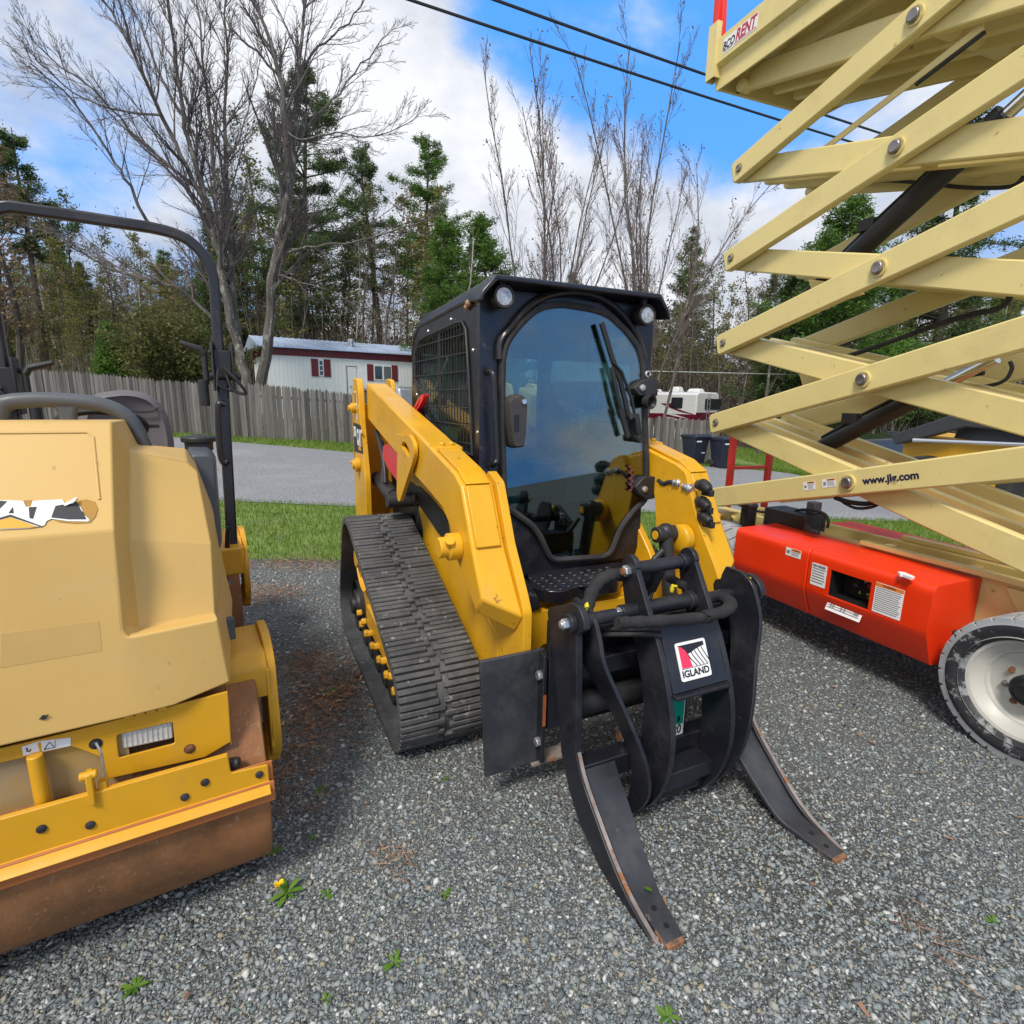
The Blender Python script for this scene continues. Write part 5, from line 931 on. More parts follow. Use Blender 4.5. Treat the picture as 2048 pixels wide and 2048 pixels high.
for sg,dx,dz in ((-1,-.03,-.025),(1,.03,.03)):
    st=[((1.31,.875),(1.235,.875),.338),((1.365,.845),(1.215,.82),.338),((1.405,.775),(1.225,.75),.337),((1.43,.70),(1.285,.66),.332),((1.47,.57),(1.35,.55),.290),((1.515,.44),(1.405,.44),.250),((1.535,.32),(1.425,.33),.218),((1.515,.21),(1.42,.24),.195),((1.46,.11),(1.395,.15),.180),((1.395,.035),(1.365,.06),.172)]
    off=-.015; loops=[]; n=len(st)
    S=[smooth([s[0] for s in st],4),smooth([s[1] for s in st],4),smooth([(s[2],0) for s in st],4)]
    for f,r,y in zip(*S):
        k=min(max((f[1]-.1)/.6,0),1); y=y[0]*sg+off; loops.append([(f[0]+dx*k,y-.008,max(f[1]+dz*k,.004)),(f[0]+dx*k,y+.008,max(f[1]+dz*k,.004)),(r[0]+dx*k,y+.008,max(r[1]+dz*k,.004)),(r[0]+dx*k,y-.008,max(r[1]+dz*k,.004))])
    m=MB(); m.loft(*loops); m.obj('jaw_plate',GRB,GR,bevel=.0025)
y0,y1=-.133,.118
m=MB(); m.loft([(1.40,y0,.775),(1.41,y0,.785),(1.505,y0,.57),(1.49,y0,.565)],[(1.40,y1,.775),(1.41,y1,.785),(1.505,y1,.57),(1.49,y1,.565)]); pn=m.obj('sticker_panel',GRB,GR,bevel=.002)
m=MB(); m.box(1.43,1.525,y0,y1,.553,.567); m.obj('panel_flange',GRB,pn,bevel=.003)
m=MB(); m.box(1.39,1.478,y0,y1,.168,.228); m.obj('jaw_crossbar',GRB,GR,bevel=.004)
m=MB(); m.cyl((1.40,y0,.10),(1.40,y1,.10),.032); m.obj('jaw_tube',GRB,GR)
m=MB(); m.cyl((1.248,y0,.945),(1.248,y1,.945),.025); m.cyl((1.248,.09,.945),(1.248,y1,.945),.031); m.obj('top_link_tube',GRB,GR,bevel=.002)
m=MB(); m.cyl((1.30,-.35,.80),(1.30,.35,.80),.024); m.cyl((1.30,y0,.805),(1.30,y1,.805),.029); m.cyl((1.30,y1-.03,.805),(1.30,y1,.805),.036); m.obj('pivot_tube',GRB,GR,bevel=.002)
m=MB(); m.cyl((1.235,.0,.93),(1.19,.0,.83),.026); m.obj('clamp_cylinder',DKS,GR,bevel=.003); m=MB(); m.cyl((1.19,.0,.83),(1.13,.0,.62),.020); m.obj('chrome_rod',CHR,GR)
for i,zz in enumerate((1,)):
    m=MB(); m.lathe([(.006,0),(.009,.012),(.005,.03)],(1.29,.02,.847),(.1,0,1),10); m.lathe([(.005,0),(.004,.02)],(1.29,.02,.87),(.8,.4,.2),8); m.obj('grease_nipple',bpy.data.materials['nipple_cap'],GR)
# sticker on the sloping panel
up=Vector((-.095,0,.215)).normalized(); o=Vector((1.41+.095*.125/.215,-.02,.66))+Vector((.215,0,.095)).normalized()*.001; SM=basis(o,(0,1,0),up)@Matrix.Diagonal((.98,.80,1,1)); rng=random.Random(3)
m=MB(); quad_on(m,SM,rnd([(-.070,-.082),(.070,-.082),(.070,.082),(-.070,.082)],.01,3),.003); stk=m.obj('maker_sticker',WHT,pn)
TM=SM@Matrix.Translation((0,0,.0032)); pk=mat('sticker_pink',(.80,.035,.10),.45)
m=MB(); quad_on(m,TM,[(-.062,.070),(.060,.070),(.060,.020),(.0,.025),(-.02,.0),(-.03,-.02),(-.030,.045)],.0004); m.obj('sticker_print',BLD,stk)
m=MB(); quad_on(m,TM@Matrix.Translation((0,0,.0005)),[(-.058,.066),(-.048,.064),(-.030,.045),(-.018,.015),(-.010,-.028),(-.058,-.028)],.0006); m.obj('sticker_shape',pk,stk)
m=MB()
ws=MB()
for i in range(5):
    x0=-.012+i*.0165; arc=[(x0-.010+.012*math.sin(t)*1.0+ .020*(1-math.cos(t)),-.028+.055*1.0*(1-t/1.57)+ .006*i*(1-t/1.57)) for t in np.linspace(0,1.57,8)]
    ws.tube([TM@Vector((p[0],p[1],.0012)) for p in arc],.0018,6)
m.v=[];
quad_on(m,TM@Matrix.Translation((0,0,.0006)),[(-.022,.028),(-.004,.032),(.012,.040),(.028,.045),(.044,.050),(.060,.052),(.060,-.028),(-.004,-.028),(-.010,-.005)],.0005); m.obj('sticker_coil',WHT,stk); ws.obj('coil_lines',BLD,stk)
text('IGLAND',.040,BLD,stk,TM@Matrix.Translation((0,-.054,.0)),bold=.0013,sx=.86)
m=MB(); quad_on(m,TM@Matrix.Translation((0,-.031,0)),[(-.062,-.001),(.062,-.001),(.062,.001),(-.062,.001)],.0004); m.obj('sticker_rule',BLD,stk)
# green and white number sticker on the upright behind the jaw
m=MB(); m.box(1.345,1.358,-.12,.08,.26,.56); up_=m.obj('upright',GRB,GR,bevel=.003)
v=[LF.ax(*P('s',*p),1.359) for p in ((1035,220),(1180,195),(1158,590),(1070,615))]; yA=v[0][1]-.03; yB=v[1][1]; zT=max(v[0][2],v[1][2])+.03; zB=v[3][2]
m=MB(); m.box(1.3581,1.3592,yA,yB,zB,zT); ns=m.obj('number_sticker',WHT,GR)
m=MB(); m.prism([(yA+.004,zB+.052),(yB-.004,zB+.045),(yB-.004,zT-.004),(yA+.004,zT-.004)],'x',1.3594,1.3598); m.obj('green_field',mat('sticker_green',(.0,.30,.22),.45),ns)
m=MB(); m.prism([(yA+.004,zB+.19),(yA+.03,zB+.20),(yA+.012,zB+.15),(yA+.022,zB+.14),(yA+.014,zB+.11),(yA+.004,zB+.10)],'x',1.3599,1.3603); m.prism([(yB-.035,zB+.075),(yB-.024,zB+.085),(yB-.02,zB+.07),(yB-.025,zB+.055),(yB-.033,zB+.06)],'x',1.3599,1.3603); m.obj('sticker_shape',BLD,ns)
text('20',.052,BLD,ns,basis((1.3594,(yB-.032),zB+.024),(0,1,0),(0,0,1)),bold=.001,sx=.8)
# rating plate on the right cheek
v=LF.ay(*P('r',1060,715),.397); m=MB(); m.box(v[0]-.028,v[0]+.028,.3955,.3972,v[2]-.035,v[2]+.035); rp=m.obj('rating_plate',PLB,GR)
m=MB()
for a,b,c,d in ((-.03,-.028,-.037,.037),(.028,.03,-.037,.037)): m.box(v[0]+a,v[0]+b,.3945,.3956,v[2]+c,v[2]+d)
m.box(v[0]-.03,v[0]+.03,.3945,.3956,v[2]+.035,v[2]+.037); m.box(v[0]-.03,v[0]+.03,.3945,.3956,v[2]-.037,v[2]-.035)
for i in range(3): m.box(v[0]+(.0,-.004,.006)[i],v[0]+.02,.3945,.3956,v[2]+.02-i*.018,v[2]+.028-i*.018)
m.obj('plate_print',WHT,rp)
v=LF.ay(*P('r',1185,760),.39); m=MB(); m.hexn((v[0],.398,v[2]),(0,-1,0),.036,.045); m.hexn((v[0]+.05,.398,v[2]+.02),(0,-1,0),.02,.05); m.obj('pin_bolt',DKS,GR,bevel=.002)
# wing plate bolted beside the left tine
m=MB(); m.prism([(-.690,.625),(-.425,.625),(-.425,.155),(-.665,.145)],'x',1.105,1.122); wg=m.obj('wing_plate',GRW,GR,bevel=.003)
m=MB(); m.box(1.122,1.165,-.452,-.437,.17,.62); m.obj('wing_rib',GRB,wg,bevel=.003)
m=MB(); m.box(1.165,1.1665,-.451,-.438,.33,.46); m.obj('rust_patch',mat('orange_rust',(.30,.085,.025),.7,var=.3),wg)
for z in (.535,.255): m=MB(); m.hexn((1.145,-.452,z),(0,-1,0),.019,.018); m.obj('wing_bolt',ZNC,wg,bevel=.0015)
m=MB(); m.prism([(.690,.625),(.425,.625),(.425,.155),(.665,.145)],'x',1.105,1.122); m.obj('wing_plate',GRW,GR,bevel=.003)
m=MB(); m.box(1.06,1.105,-.60,.60,.30,.58); m.obj('coupler_frame',DKS,GR,bevel=.004)
m=MB(); m.box(1.06,1.13,-.47,-.30,.135,.15); m.obj('bottom_lip',EDGE,GR,bevel=.002)
v=LF.ay(*P('s',590,615),-.12); m=MB(); m.hexn((1.30,-.158,.30),(0,-1,0),.026,.03); nn=m.obj('lock_nut',ZNC,GR,bevel=.0015); m=MB(); m.cyl((1.30,-.188,.30),(1.30,-.196,.30),.016,seg=14); m.obj('bolt_end',RST,nn)
# hoses in fabric sleeves
A=[LF.ay(*P('q',*p),yy) for p,yy in (((340,950),-.34),((370,800),-.32),((430,640),-.29),((540,510),-.25),((680,450),-.20),((860,450),-.12),((1050,470),-.05),((1250,460),.02))]
m=MB(); m.tube(smooth(A,5),[.024+.0025*math.sin(i*1.7) for i in range(len(smooth(A,5)))],12); m.obj('hose_sleeve',SLV,GR)
B=[(LF.ax(*P(k,*p),x)) for k,p,x in (('q',(740,1075),1.43),('q',(900,1065),1.435),('q',(1300,1045),1.45),('q',(1900,1000),1.455),('r',(700,1110),1.46),('r',(930,1060),1.455),('r',(1030,985),1.42),('r',(1010,910),1.37),('r',(930,870),1.32))]
m=MB(); pts=smooth(B,5); m.tube(pts,[.025+.002*math.sin(i*2.1) for i in range(len(pts))],12,sx=.8); m.obj('hose_sleeve',SLV,GR)
for d in (0,.022):
    C=[(1.20,-.30,.70+d),(1.26,-.27,.715+d),(1.33,-.22,.735+d),(1.40,-.17,.755+d),(1.43,-.14,.76+d)]; m=MB(); m.tube(smooth(C,5),.010); m.obj('hose',RUB,GR)
C=[LF.ay(*P('q',*p),.12) for p in ((1400,480),(1480,530),(1560,570),(1640,600))]; m=MB(); m.tube(smooth(C,5),.019); m.obj('hose_sleeve',SLV,GR)
for ch in GR.children: ch.location.x-=1.30
# ================================================================ scissor lift
SF=Frame(1.95,3.14,21.5)
SL=empty('scissor_lift','raised cream scissor lift with red side boxes and light grey wheels, beside the loader','lift',(SF.o[0],SF.o[1],0),SF.rz)
CRM=mat('cream_lift_paint',(.70,.575,.235),.42,var=.05,vs=2.5,spot=(.34,.22,.09),spot_amt=.372,spot_s=18,dust=(.52,.40,.17),dust_amt=.47,dust_s=3,coat=.06)
LRD=mat('red_orange_cover',(.80,.036,.003),.42,var=.06,vs=3,dust=(.55,.07,.03),dust_amt=.40,dust_s=4,coat=.0)
PIN=mat('pin_steel',(.24,.22,.21),.38,metal=.7,var=.25,vs=20)
TYR=mat('light_grey_tyre',(.33,.34,.355),.75,var=.15,vs=7,dust=(.12,.12,.12),dust_amt=.42,dust_s=9,bump=.2)
TYB=mat('scuffed_black_sidewall',(.022,.023,.027),.6,var=.3,vs=8,spot=(.25,.255,.265),spot_amt=.46,spot_s=16)
RIM=mat('grey_white_rim',(.50,.49,.45),.42,var=.07,vs=5,spot=(.24,.16,.09),spot_amt=.36,spot_s=20,dust=(.36,.33,.27),dust_amt=.45,dust_s=5)
def beam(mb,x0,z0,x1,z1,h,ya,yb,ext=.07):
    d=Vector((x1-x0,z1-z0)).normalized(); n=Vector((-d.y,d.x)); a=Vector((x0,z0))-d*ext; b=Vector((x1,z1))+d*ext; c=.02
    q=[a-n*(h/2-c),a+n*(h/2-c)+d*.0,a+n*h/2+d*c,b+n*h/2-d*c,b+n*(h/2-c),b-n*(h/2-c),b-n*h/2-d*c,a-n*h/2+d*c]; mb.prism([tuple(p) for p in q],'y',ya,yb)
ZK=[1.11+.582*k for k in range(5)]; HX,HZ=1.135,.291
LH=.148
CROSS=MB()
for k,z in enumerate(ZK):
    for ya,yb,w in ((0,.055,'n'),(.775,.83,'f')):
        m=MB(); beam(m,-HX,z-HZ,HX,z+HZ,LH,ya,yb); ob=m.obj('scissor_arm',CRM,SL,bevel=.009,seg=2)
        if w=='n' and k==0: ARM0=ob
    for ya,yb in ((.066,.118),(.30,.345),(.49,.535),(.712,.764)):
        m=MB(); beam(m,-HX,z+HZ,HX,z-HZ,LH if ya<.1 or ya>.7 else .11,ya,yb); m.obj('inner_arm',CRM,SL,bevel=.008)
    m=MB(); m.cyl((0,-.012,z),(0,.85,z),.045); m.obj('pivot_tube',CRM,SL)
    for y,s in ((-.012,-1),(.85,1)):
        m=MB(); m.lathe([(.031,0),(.031,.013),(.026,.018),(.012,.016)],(0,y,z),(0,s,0),24); m.obj('pivot_pin',PIN,SL,bevel=.0015)
        m=MB(); m.cyl((0,0 if s<0 else .83,z),(0,-.012 if s<0 else .85,z),.043,seg=24); m.obj('pin_collar',CRM,SL,bevel=.003)
    for sx in (-1,1):
        zz=z+HZ
        if k<4:
            m=MB(); m.cyl((sx*HX,.0,zz),(sx*HX,.83,zz),.032); m.obj('end_tube',CRM,SL)
            for y,s in ((-.001,-1),(.831,1)): m=MB(); m.lathe([(.023,0),(.023,.009),(.016,.013),(.015,.009)],(sx*HX,y,zz),(0,s,0),20); m.obj('end_pin',PIN,SL,bevel=.001)
# gusset plates under two of the inner arms
for k in (1,2):
    z=ZK[k]; m=MB(); m.prism([(-.72,z+.10),(-.42,z+.02),(-.30,z-.06),(-.62,z-.10)],'y',.30,.32); m.obj('gusset',CRM,SL,bevel=.004)
m=MB(); m.box(-1.22,-1.13,.30,.56,ZK[1]-.31,ZK[1]-.27)
# lift cylinders
def cyl(a,b,r,rr):
    a=Vector((a[0],.415,a[1])); b=Vector((b[0],.415,b[1])); d=(b-a)
    m=MB(); m.cyl(a,a+d*.72,r,seg=24); m.cyl(a+d*.70,a+d*.735,r*1.12,seg=24); o=m.obj('lift_cylinder',PLB,SL,bevel=.003)
    m=MB(); m.cyl(a+d*.735,b,rr,seg=20); m.obj('rod',CHR,o)
    n=Vector((-d.z,0,d.x)).normalized(); m=MB(); m.tube([a+d*.1+n*r*1.2,a+d*.35+n*r*1.35,a+d*.62+n*r*1.2],.011); m.obj('pipe',PLB,o)
    m=MB(); c=a+d*.30+n*r*1.5; m.box(c.x-.05,c.x+.05,c.y-.03,c.y+.02,c.z-.03,c.z+.04); m.obj('valve_block',DKS,o,bevel=.004)
cyl((-.62,1.215),(.40,1.80),.052,.03); cyl((-.80,2.28),(.62,3.23),.060,.035)
def hose(name,pts,r,m_=None): m=MB(); m.tube(smooth(pts,6),r,8); return m.obj(name,m_ or RUB,SL)
J=lambda pts,Y:[SF.ay(*P('j',*p),Y) for p in pts]
hose('control_hose',J([(655,740),(760,765),(850,772),(1000,730),(1200,660),(1450,570),(1640,515),(1760,490),(1830,450),(1850,415)],.60),.016)
hose('control_hose',J([(1550,905),(1620,870),(1700,855)],.45),.013); hose('control_hose',J([(1690,935),(1770,920),(1830,890),(1862,830),(1850,790)],.60),.010)
hose('control_hose',[SF.ay(*P('i',*p),.68) for p in ((750,1075),(900,1055),(1130,1045),(1360,1060),(1600,1085),(1850,1080),(1932,1020))],.011)
m=MB(); a=SF.ay(*P('i',1700,150),.14); b=SF.ay(*P('i',700,920),.14); m.bar([a,b],.012,.035); ct=m.obj('cable_tray',CRM,SL,bevel=.002)
m=MB(); o=Vector((0,.012,-.022)); m.tube([Vector(a)+o,Vector(a).lerp(Vector(b),.33)+o],.012); m.obj('cable',RUB,ct)
# ---- platform
pl=MB(); X0,X1,Y0,Y1=-1.40,1.45,-.11,.95
pl.box(X0,X1,Y0+.03,Y1-.03,3.83,3.86)
pf=pl.obj('platform_floor',CRM,SL,bevel=.004)
def chan(y,s):   # side channel with a lip above and a foot below
    p=[(y,4.0),(y+.035*s,4.0),(y+.035*s,3.985),(y+.012*s,3.985),(y+.012*s,3.86),(y+.05*s,3.845),(y+.05*s,3.70),(y+.04*s,3.70),(y+.04*s,3.83),(y,3.845)]
    m=MB(); m.prism(p,'x',X0+.04,X1); m.obj('side_channel',CRM,SL,bevel=.003)
chan(Y0,1); chan(Y1,-1)
m=MB(); m.box(X0+.02,X0+.045,Y0+.05,Y1-.05,3.72,3.99); m.obj('end_panel',CRM,SL,bevel=.003)
for y in (Y0-.01,Y1-.05):
    m=MB(); m.plate([(X0-.015,y-.005),(X0+.075,y-.005),(X0+.075,y+.065),(X0-.015,y+.065)],[[(X0-.008,y+.002),(X0+.068,y+.002),(X0+.068,y+.058),(X0-.008,y+.058)]],'z',3.77,4.11); m.obj('post_socket',CRM,SL,bevel=.002)
    m=MB(); m.box(X0,X0+.05,y+.008,y+.048,3.95,4.9); m.bar([(X0+.065,y+.05,4.02),(X0+.03,y+.05,4.45)],.035,.035); m.obj('guard_rail',mat('red_rail_paint',(.66,.03,.02),.4) if y<0 else bpy.data.materials['red_rail_paint'],SL,bevel=.004)
for x in (-.95,-.3,.35,1.0): m=MB(); m.box(x,x+.05,Y0+.05,Y1-.05,3.775,3.83); m.obj('floor_crossmember',CRM,SL,bevel=.003)
for y in (.09,.70): m=MB(); m.box(-1.30,1.35,y,y+.05,3.70,3.775); m.obj('slide_rail',CRM,SL,bevel=.003)
m=MB(); m.cyl((-1.18,.02,3.79),(1.3,.02,3.79),.030); m.obj('conduit',CRM,SL)
m=MB(); m.cyl((-1.22,.02,3.70),(-1.22,.10,3.70),.04); m.obj('platform_pin',CRM,SL,bevel=.003)
hose('platform_cable',[(-1.33,.10,3.72),(-1.25,.10,3.705),(-1.16,.09,3.74),(-1.10,.13,3.72),(-1.0,.16,3.70)],.011)
# rent sticker
M=basis((-1.115,Y0-.0008,3.918),(1,0,0),(0,0,1)); m=MB(); quad_on(m,M,[(-.148,-.045),(.152,-.045),(.152,.045),(-.148,.045)]); st=m.obj('hire_sticker',WHT,SL)
M=basis((-1.115,Y0-.0024,3.918),(1,0,0),(0,0,1)); text('BCO',.066,BLD,st,M@Matrix.Translation((-.098,-.002,0)),bold=.0018,shear=.12,sx=.78); text('RENT',.092,mat('sticker_red',(.45,.02,.05),.5),st,M@Matrix.Translation((.048,.003,0)),bold=.003,shear=.25,sx=.76)
m=MB(); quad_on(m,M,[(-.142,-.034),(-.060,-.034),(-.060,-.029),(-.142,-.029)],.0006); m.obj('rule',BLD,st); m=MB(); quad_on(m,M,[(-.052,-.037),(.146,-.037),(.146,-.032),(-.052,-.032)],.0006); m.obj('rule',bpy.data.materials['sticker_red'],st)
# ---- chassis
def CH(): return MB()
m=MB()
for ya,yb in ((.25,.285),(.535,.57)): m.box(-1.25,1.30,ya,yb,.36,.715)
ch=m.obj('chassis_rail',CRM,SL,bevel=.006)
for y,s in ((.25,-1),(.57,1)):
    m=MB(); a=sorted((y,y+.055*s)); m.box(-.02,1.32,a[0],a[1],.715,.745); m.box(-.06,.36,*sorted((y+.001*s,y+.016*s)),.69,.715); m.obj('top_lip',CRM,SL,bevel=.006)
for x in (-1.22,-.62,-.05,.42,.95,1.24): m=MB(); m.box(x,x+.05,.285,.535,.40,.69); m.obj('cross_wall',CRM,SL,bevel=.004)
m=MB(); m.box(-1.2,1.25,.285,.535,.36,.385); m.obj('tray_floor',CRM,SL,bevel=.003)
m=MB(); m.box(-1.30,-1.10,-.02,.80,.50,.66); m.box(.88,1.10,.13,.72,.28,.42); m.box(-1.10,-.88,.13,.72,.28,.42); m.obj('axle_beam',CRM,SL,bevel=.008)
m=MB(); m.prism([(.72,.69),(.90,.69),(.84,.50)],'y',.228,.25); m.obj('lip_gusset',CRM,SL,bevel=.003)
m=MB(); m.box(-1.36,-1.02,.05,.20,.70,.725); m.prism([(-1.30,.70),(-1.02,.70),(-1.05,.48)],'y',.12,.14); m.obj('front_shelf',CRM,SL,bevel=.004)
v=SF.ay(*P('k',335,690),.18); m=MB(); m.lathe([(.055,0),(.055,.16),(.062,.165),(.062,.185),(.05,.20),(.045,.24)],(v[0],.18,.62),(0,0,1),24); m.obj('oil_filter',PLB,SL,bevel=.003)
v=SF.az(*P('k',615,690),.74); m=MB(); m.box(v[0]-.20,v[0]+.16,v[1]-.10,v[1]+.10,.66,.80); m.obj('valve_box',PLB,SL,bevel=.008)
m=MB(); m.box(v[0]+.05,v[0]+.12,v[1]+.02,v[1]+.09,.80,.88); m.obj('relay_box',PLG,SL,bevel=.006)
K=lambda pts,Y:[SF.ay(*P('k',*p),Y) for p in pts]
hose('loose_hose',K([(265,600),(330,625),(400,645),(470,650),(560,655),(640,635),(720,640),(780,660),(800,700),(795,740)],.33),.010,RUB); hose('loose_hose',K([(860,570),(900,600),(960,625),(1040,622),(1110,595)],.45),.010); hose('loose_hose',K([(840,565),(920,590),(1020,600),(1090,580)],.45),.016); hose('loose_hose',K([(760,655),(775,690),(765,740)],.33),.010)
# ladder at the far end
pA=[SF.ax(*P('k',*p),-1.42) for p in ((255,250),(225,490),(465,330),(445,470))]
m=MB(); yL=[pA[0][1],pA[2][1]]
for y in yL: m.box(-1.45,-1.41,y-.025,y+.025,.42,1.30)
for z in (.55,.78,1.005): m.box(-1.445,-1.415,yL[0],yL[1],z-.013,z+.013)
m.obj('ladder',mat('ladder_red',(.60,.025,.008),.4,var=.1,dust=(.3,.05,.02),dust_amt=.4),SL,bevel=.004)
# ---- wheels
def wheel(x,ya,s):      # ya outer face, s direction inwards
    r=.33; m=MB(); D=(0,s,0); W=.245
    m.lathe([(.225,.03),(.245,.008),(.275,.0),(.298,.004),(.308,.014),(.312,.03),(.312,W-.03),(.308,W-.014),(.298,W-.004),(.26,W),(.225,W-.03)],(x,ya,r),D,64,cap=False); ty=m.obj('tyre',TYB,SL)
    m=MB(); n=26
    for i in range(n):
        for side in (0,1):
            a=2*math.pi*(i+.5*side)/n; da=2*math.pi/n
            t0,t1=(.004,.125) if side==0 else (W-.125,W-.004)
            def q(ang,rr,t): return (x+rr*math.cos(ang),ya+s*t,r+rr*math.sin(ang))
            sk=.32*da if side==0 else -.32*da
            A0,A1=a-da*.455,a+da*.455
            if side==0: e=[(A0,t0),(A1,t0),(A1-.0+sk,t1),(A0+sk+da*.12,t1)]
            else: e=[(A0-sk,t0),(A1-sk-da*.12,t0),(A1,t1),(A0,t1)]
            m.loft([q(g,.306,t) for g,t in e],[q(g,.331,t+(.004 if side==0 and k<2 else 0)-(.004 if side==1 and k>1 else 0)) for k,(g,t) in enumerate(e)])
    m.lathe([(.296,.0015),(.319,.008),(.320,W-.008),(.296,W-.0015)],(x,ya,r),D,64,cap=False); m.obj('tread',TYR,ty,bevel=.003,seg=1)
    m=MB(); m.lathe([(.242,.002),(.246,.012),(.232,.03),(.212,.036),(.205,.055),(.176,.085),(.168,.088),(.160,.10),(.118,.105),(.10,.10),(.09,.095),(.001,.095)],(x,ya,r),D,56,cap=False); rm=m.obj('rim',RIM,SL,flip=True,ang=24)
    m=MB(); m.lathe([(.068,.10),(.068,.055),(.060,.045),(.040,.045),(.034,.030),(.010,.030)],(x,ya,r),D,32); m.obj('hub',PLB,rm,bevel=.003)
    for i in range(8): a=2*math.pi*i/8+.2; m=MB(); m.hexn((x+.098*math.cos(a),ya+s*.100,r+.098*math.sin(a)),(0,-s,0),.013,.018); m.lathe([(.016,0),(.014,.004)],(x+.098*math.cos(a),ya+s*.101,r+.098*math.sin(a)),(0,-s,0),12); m.obj('wheel_nut',RST if i%2 else PIN,rm)
for x in (1.0,-1.0): wheel(x,-.10,1); wheel(x,.90,-1)
# ---- red side boxes
def bx(x0,x1,s,c):
    prof=[(-.118,.670),(-.122,.645),(-.122,.455),(-.115,.425),(-.050,.262),(.20,.262),(.245,.30),(.245,.70),(.20,.70),(-.10,.692)]
    m=MB(); m.prism(rnd([(.4+(y-.4)*s,z) for y,z in prof],.018,4),'x',x0,x1); return m.obj('side_box',LRD,SL,bevel=.006,seg=3)
bl=bx(-.695,-.098,1,0); br=bx(-.088,.612,1,1); bx(-.60,.0,-1,0); bx(.02,.60,-1,0)
def recess(o,x0,x1,z0,z1,depth):     # sink an opening into the flat front of a box
    bm=bmesh.new(); bm.from_mesh(o.data)
    for co,no in (((x0,0,0),(1,0,0)),((x1,0,0),(1,0,0)),((0,0,z0),(0,0,1)),((0,0,z1),(0,0,1))):
        g=[f for f in bm.faces if abs(f.normal.y)>.9 and f.calc_center_median().y<0]; g2=set(g)
        for f in g: g2.update(f.edges); g2.update(f.verts)
        bmesh.ops.bisect_plane(bm,geom=list(g2),plane_co=co,plane_no=no)
    fs=[f for f in bm.faces if abs(f.normal.y)>.9 and f.calc_center_median().y<0 and x0<f.calc_center_median().x<x1 and z0<f.calc_center_median().z<z1]
    r=bmesh.ops.extrude_face_region(bm,geom=fs); bmesh.ops.delete(bm,geom=fs,context='FACES'); vs=[v for v in r['geom'] if isinstance(v,bmesh.types.BMVert)]; bmesh.ops.translate(bm,vec=(0,depth,0),verts=vs); bmesh.ops.recalc_face_normals(bm,faces=bm.faces); bm.to_mesh(o.data); bm.free(); o.data.set_sharp_from_angle(angle=R_(38))
recess(br,.060,.305,.456,.612,.14)
m=MB(); m.box(.062,.303,.006,.019,.458,.610); cp_=m.obj('control_panel',PLB,br,bevel=.002)
m=MB(); m.box(.0605,.064,-.115,.019,.4575,.6115); m.box(.3015,.3045,-.115,.019,.4575,.6115); m.box(.063,.302,-.115,.019,.609,.6115); m.box(.063,.302,-.115,.019,.4565,.459); m.obj('recess_lining',BLD,cp_)
m=MB(); m.box(.105,.29,-.012,.006,.465,.60); m.obj('panel_face',BLD,cp_,bevel=.003)
ys=mat('ring_yellow',(.55,.48,.04),.5)
for nm,x,z,r,h,mm in (('stop_ring',.252,.562,.030,.010,ys),('stop_button',.246,.562,.019,.030,mat('button_red',(.55,.02,.06),.35)),('knob',.160,.565,.020,.018,PLB),('knob',.150,.535,.012,.016,PLG),('knob',.205,.575,.009,.014,ZNC)):
    m=MB(); m.lathe([(r,0),(r,h*.8),(r*.8,h)],(x,-.012,z),(0,-1,0),20); m.obj(nm,mm,cp_,bevel=.0015)
m=MB(); m.prism([(.165,.492),(.185,.492),(.175,.510)],'y',-.0145,-.013); m.obj('warning_triangle',ys,cp_); m=MB(); m.prism([(.215,.497),(.245,.507),(.243,.512),(.213,.508)],'y',-.0145,-.013); m.prism([(.225,.480),(.255,.492),(.25,.497),(.222,.484)],'y',-.0145,-.013); m.obj('arrow_mark',ys,cp_)
text('JLG',.030,WHT,cp_,basis((.262,-.0135,.522),(1,0,0),(0,0,1)),bold=.001,shear=.25)
HDR=mat('label_orange',(.75,.22,.04),.5)
def label(par,M,w,h,head=None,lines=6,name='safety_label',icon=None,icons=()):
    m=MB(); quad_on(m,M,rnd([(-w/2,-h/2),(w/2,-h/2),(w/2,h/2),(-w/2,h/2)],.004,2),.001); o=m.obj(name,WHT,par); M2=M@Matrix.Translation((0,0,.0011)); x0=-w/2+.005
    if head: m=MB(); quad_on(m,M2,[(head[0]*w-w/2,h/2-head[1]),(w/2-.002,h/2-head[1]),(w/2-.002,h/2-.002),(head[0]*w-w/2,h/2-.002)],.0005); m.obj('label_header',HDR,o); text('WARNING',head[1]*.8,BLD,o,M2@Matrix.Translation(((head[0]*w)/2,h/2-head[1]*.52,.0005)),sx=.8); top=h/2-head[1]
    else: top=h/2-.004
    m=MB(); rg=random.Random(int(w*9999)); st=(top+h/2)/(lines+1); xs=x0+(icon or 0)
    for i in range(lines):
        z=top-st*(i+.9); e=w/2-.006-rg.random()*w*.12; quad_on(m,M2,[(xs,z),(e,z),(e,z+st*.42),(xs,z+st*.42)],.0004)
    for (a,b,c,d) in icons: quad_on(m,M2,[(a,b),(c,b),(c,d),(a,d)],.0005)
    m.obj('label_print',mat('label_grey_print',(.22,.22,.23),.6) if 'label_grey_print' not in bpy.data.materials else bpy.data.materials['label_grey_print'],o)
    return o
B=lambda x,z: basis((x,-.1232,z),(1,0,0),(0,0,1))
label(br,B(-.012,.555),.100,.135,None,7,'maker_label',icons=((-.045,.045,-.02,.060),(-.01,.045,.04,.060)))
label(br,B(.405,.545),.150,.165,(0,.022),12)
m=B(.165,.398); 
